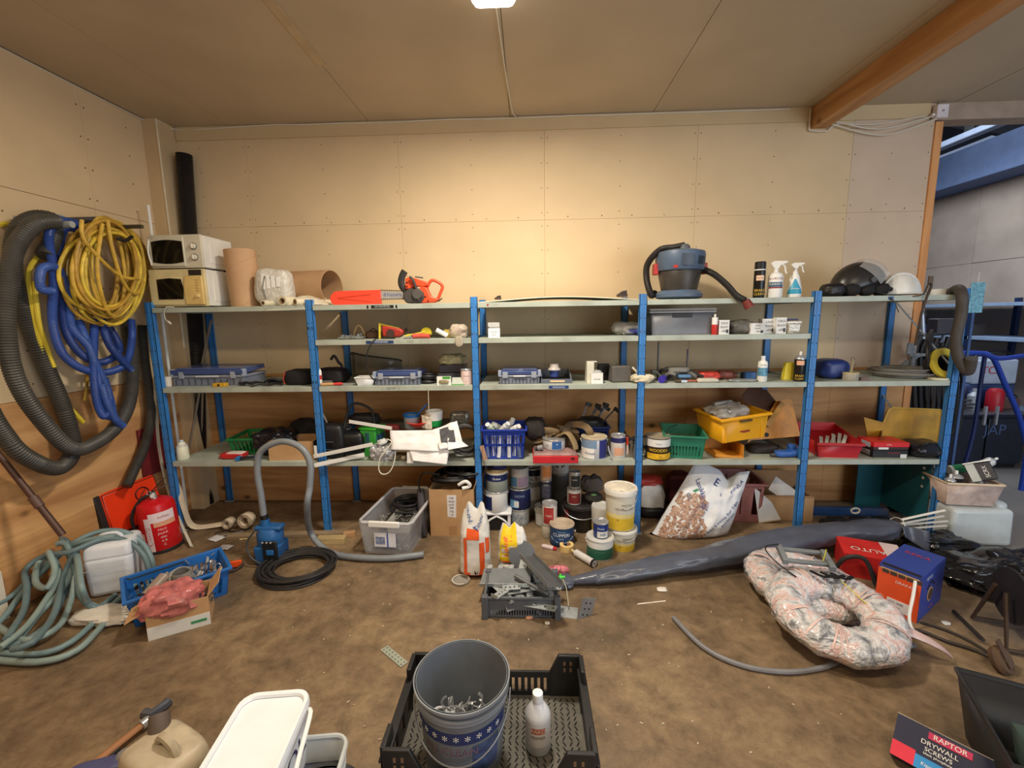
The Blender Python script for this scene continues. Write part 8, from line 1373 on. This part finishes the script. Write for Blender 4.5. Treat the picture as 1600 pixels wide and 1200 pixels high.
p = az(170, 1190, .02); t = T('blue_grey_tool', 'blue and grey tool at the bottom left under the hammer handle', 'power tool', (p.x-.0, p.y-.04, 0), R(20)); obj('body', B().blob((0, -.02, .035), (.20, .08, .07), .5, .15, 4, 26, 4, 1), M((70, 72, 110), .5), t); obj('head', B().blob((.10, .0, .04), (.09, .06, .08), .6, .2, 4, 20, 6), M((120, 120, 122), .5), t); obj('strap', B().tube([(.0, -.05, .06), (.05, .04, .06)], .008), BLACK, t)
# screw box and black tray
zt = .15; a, b_ = az(1390, 1176, .045), az(1490, 1232, .045); w = .42; rz = math.atan2(b_.y-a.y, b_.x-a.x); t = T('screw_carton', 'dark blue and red printed screw carton at the bottom right', 'carton', (a.x, a.y, .045), rot=(R(-48), 0, rz)); h = zt; DBK = M((28, 32, 62), .35)
obj('body', B().box(0, w, 0, .055, 0, h), DBK, t); obj('top_face', B().box(0, w, .0, .055, h, h+.002), M((176, 166, 150), .5, var=.3), t); obj('red_band', B().box(0, w*.16, -.002, 0, 0, h*.36), M((214, 44, 70), .35), t); obj('blue_band', B().box(w*.16, w*.9, -.002, 0, 0, h*.30), M((44, 140, 206), .35), t); obj('brand_plate', B().box(w*.22, w*.50, -.003, 0, h*.76, h*.92), M((190, 40, 90), .35), t)
text(t, 'RAPTOR', .024, (w*.36, -.004, h*.84), m=WHITE); text(t, 'DRYWALL', .022, (w*.30, -.003, h*.64), m=WHITE); text(t, 'SCREWS', .02, (w*.30, -.003, h*.50), m=WHITE); text(t, 'black phosphate', .012, (w*.30, -.003, h*.40), m=WHITE); text(t, '3,8', .022, (w*.86, -.003, h*.66), m=WHITE); text(t, 'Kipsiruuvi', .016, (w*.28, -.003, h*.15), m=WHITE); obj('barcode', B().box(w*.68, w*.84, -.003, 0, h*.42, h*.72), M((214, 210, 200), var=.3, sc=90), t)
p0 = az(1492, 1088, .26); t = T('black_tray', 'large black plastic tray with dark green insert at the bottom right corner', 'tray', (p0.x+.34, p0.y-.22, 0), R(-26)); gb = B().frus(.60, .36, .68, .44, 0, .26); gb.f.pop(1); obj('tray', gb, BKC, t, solid=.012); obj('rim', B().tube([(a_*.345, b_*.225, .26) for a_, b_ in ((-1, -1), (1, -1), (1, 1), (-1, 1))], .012, 6, closed=True), BKC, t)
gb = B().frus(.44, .2, .50, .26, .01, .20, .02, -.05); gb.f.pop(1); obj('green_insert', gb, M((64, 78, 72), .3, var=.15), t, solid=.006); obj('grip', B().box(.1, .2, .215, .245, .16, .2), M((110, 110, 112)), t, bev=.005)
# ---------------------------------------------------------------- hall seen through the opening
BSH = M((70, 110, 170), .5, var=.1); t = T('hall_shelving', 'pale blue shelving along the grey wall of the far hall', 'shelving', (8.35, 1.0, 0))
for zz in (.55, 1.4, 1.8): obj('shelf', B().box(0, .6, 0, 4.2, zz-.04, zz), M((140, 160, 190), .5), t, bev=.003)
for yy in (0.02, 1.4, 2.8, 4.15): obj('post', B().box(0, .05, yy, yy+.05, 0, 1.9 if yy > .1 else 1.86), M((26, 44, 80), .5), t); obj('post', B().box(.55, .6, yy, yy+.05, 0, 1.86), M((26, 44, 80), .5), t)
for i, (yy, s_, c) in enumerate(((.6, .10, (30, 28, 30)), (1.5, .14, (90, 84, 80)), (2.2, .12, (60, 66, 90)))): tag(obj('dark_box', B().box(8.45, 8.45+s_*1.5, 1.0+yy, 1.0+yy+s_, 1.401, 1.401+s_), M(c), bev=.006), ('small black case', 'grey brown case', 'blue grey case')[i]+' on the shelf in the far hall', 'case')
t = T('hanging_card', 'pale turquoise printed card hanging beside the last blue post', 'card', (sx(1527, 1.75, .4), .42, hz(465, sx(1527, 1.75, .4), .42))); obj('card', B().box(-.05, .06, -.002, .002, -.12, .12), M((120, 176, 196), .4, var=.5, sc=60), t); obj('string', B().cyl((0, 0, .12), (0, 0, .2), .002), WHITE, t)
obj('support', B().box(-.01, .01, .002, .012, -hz(465, sx(1527, 1.75, .4), .42), .1), M((60, 90, 140)), t)
# black cabinet
a = az(1478, 745); Yc = 1.5; x0 = sx(1478, .4, Yc); h = hz(648, x0+.5, Yc); t = T('black_cabinet', 'wide black steel tool cabinet standing in the far hall', 'cabinet', (x0, Yc, 0)); CB = M((34, 38, 50), .35, var=.15)
obj('body', B().box(0, .84, .02, .7, .05, h), CB, t, bev=.01)
for i in range(2): d = obj('door', B().box(.02+.41*i, .41+.41*i, -.005, .02, .08, h-.04), CB, t, bev=.006); obj('handle', B().box(.35+.12*i, .37+.12*i, -.03, -.005, .5, .7), STEEL, d)
text(t, 'JAP', .16, (.5, -.007, h*.72), m=M((70, 90, 130))); obj('plinth', B().box(.02, .82, .05, .68, 0, .05), BLACK, t); obj('top_edge', B().box(-.01, .85, -.02, .72, h, h+.02), M((110, 112, 120), .3, .6), t, bev=.004)
# machine with blue tubing
BT = M((34, 66, 170), .35); t = T('blue_tube_frame', 'bright blue bent tube frame of a cart beyond the shelving', 'cart frame', (0, 0, 0)); Y = .9
def tb(lst, r=.022, Y=Y): return B().tube(sp([at(u, v, Y+(dy if True else 0)) for u, v, dy in lst], .04), r, 10)
obj('top_rail', tb([(1500, 552, 0), (1535, 552, 0), (1560, 560, 0), (1600, 556, .3), (1640, 552, .5)]), BT, t); obj('slanted_rail', tb([(1536, 552, 0), (1552, 560, 0), (1570, 600, 0), (1590, 645, 0), (1606, 700, 0)]), BT, t); obj('rear_leg', tb([(1540, 548, .2), (1532, 600, .2), (1520, 680, .2), (1500, 748, .2)], .018), M((26, 40, 90), .4), t)
obj('leg', B().cyl(at(1606, 700, Y), V((at(1606, 700, Y).x, Y, 0)), .02), BT, t); obj('leg', B().cyl(at(1500, 552, Y), V((at(1500, 552, Y).x, Y, 0)), .018), M((26, 40, 90), .4), t)
bx0 = at(1560, 600, 1.45); t = T('welding_machine', 'pale blue-grey welding machine with red lettering on the black cabinet', 'machine', (bx0.x, 1.75, h+.022)); hm = at(1560, 562, 1.75).z-h-.02
obj('lower_case', B().box(-.05, .5, 0, .4, 0, hm*.5), M((60, 78, 120), .4), t, bev=.02); obj('case', B().box(0.0, .48, -.02, .36, hm*.5, hm), M((176, 190, 210), .4), t, bev=.02); text(t, 'TCA', .12, (.2, -.026, hm*.78), m=M((190, 60, 60))); obj('handle', B().tube(sp([(.1, .1, hm), (.2, .1, hm+.07), (.45, .1, hm+.07), (.55, .1, hm)], .03), .015), BLACK, t)
P = at(1592, 605, 1.4); tag(obj('red_bottle', B().lathe([(0, 0), (.07, 0), (.075, .02), (.075, .2), (.05, .24), (0, .25)], 20, (P.x+.0, 1.62, h+.022)), M((170, 30, 44), .4)), 'dark red round container at the right edge in the hall', 'container')
t = T('workbench_clutter', 'jumble of cables, jugs and metal parts on the black cabinet', 'clutter', (at(1500, 640, 1.7).x, 1.8, h+.022)); q_ = random.Random(11)
for i in range(12):
    x_, y_ = -.0+.55*q_.random(), -.15+.3*q_.random(); k_ = i % 4; c = ((40, 60, 110), (60, 60, 64), (170, 176, 186), (96, 70, 62))[k_]
    if k_ == 0: obj('bag', B().blob((x_, y_, .12), (.28, .2, .26), .6, .3, 3, 24, i, 0), M(c, .5), t)
    elif k_ == 1: obj('cable', B().tube(coilpts((x_, y_, .02), .06, .14, 3, .12, i, .4), .012), M(c), t)
    elif k_ == 2: obj('jug', B().lathe([(0, 0), (.05, 0), (.055, .16), (.02, .2), (.02, .24)], 14, (x_, y_, 0)), M(c, .3), t)
    else: obj('block', B().box(x_, x_+.22, y_, y_+.12, 0, .12), M(c), t, bev=.01)
# cable rack and stand left of it, behind the last bay
X5 = PX[5]; t = T('level_staff', 'silver and white surveying pole leaning behind the shelf end', 'pole', (0, 0, 0)); obj('pole', B().cyl(at(1440, 475, 1.1), V((at(1456, 560, 1.1).x+.12, 1.1, 0)), .02), M((196, 206, 222), .3, .4), t); obj('band', B().cyl(at(1442, 486, 1.1), at(1444, 494, 1.1), .022), BLACK, t)
t = T('dark_pole', 'dark thin pole beside the surveying pole', 'pole', (0, 0, 0)); obj('pole', B().cyl(at(1441, 470, 1.0), V((at(1436, 560, 1.0).x-.05, 1.0, 0)), .012), M((60, 60, 66), .4, .4), t); obj('tip', B().cyl(at(1441, 470, 1.0), at(1441, 466, 1.0), .016), BLACK, t)
P = at(1476, 512, 1.2); t = T('instrument_stand', 'grey box on a thin tripod stand behind the shelf end', 'instrument', (P.x, 1.2, 0)); obj('box', B().box(-.12, .12, -.06, .06, P.z-.07, P.z+.09), M((70, 66, 72), .5), t, bev=.01); 
for a in (-.25, 0, .25): obj('leg', B().cyl((0, 0, P.z-.07), (a, abs(a)-.1, 0), .012), M((120, 130, 150), .4, .5), t)
t = T('hanging_hoses', 'dark cables and hoses hanging in loops behind the last shelf post', 'cable', (0, 0, 0)); q_ = random.Random(6)
for i in range(7):
    u = 1436+9*i; obj('hose', B().tube(sp([at(u-8, 525+q_.random()*14, .72), at(u-16, 560, .74), at(u-14, 620+q_.random()*40, .78), at(u+6, 650+q_.random()*30, .78), at(u+14, 600, .76), at(u+8, 540, .72)], .03), .015+.006*q_.random(), 8), M(((34, 32, 32), (50, 46, 44), (26, 26, 30))[i % 3], .5), t)
obj('hanger', B().tube([at(1395, 527, .74), at(1500, 520, .74)], .012), M((40, 42, 50)), t); obj('hanger_foot', B().box(at(1500, 520, .74).x-.02, at(1500, 520, .74).x+.02, .72, .76, 0, at(1500, 520, .74).z), M((40, 42, 50)), t)
t = T('grey_bucket_vacuum', 'dark machine with grey hose standing behind the lower right shelves', 'machine', (at(1440, 640, 1.0).x, 1.1, 0)); obj('body', B().frus(.5, .4, .45, .36, 0.05, 1.15), M((30, 36, 50), .4, var=.3), t, bev=.03); obj('lamp', B().box(-.12, -.06, -.21, -.19, .98, 1.12), M((190, 210, 230)), t)
for s in (-1, 1): obj('wheel', B().cyl((s*.2, -.1, .06), (s*.26, -.1, .06), .06), BLACK, t)
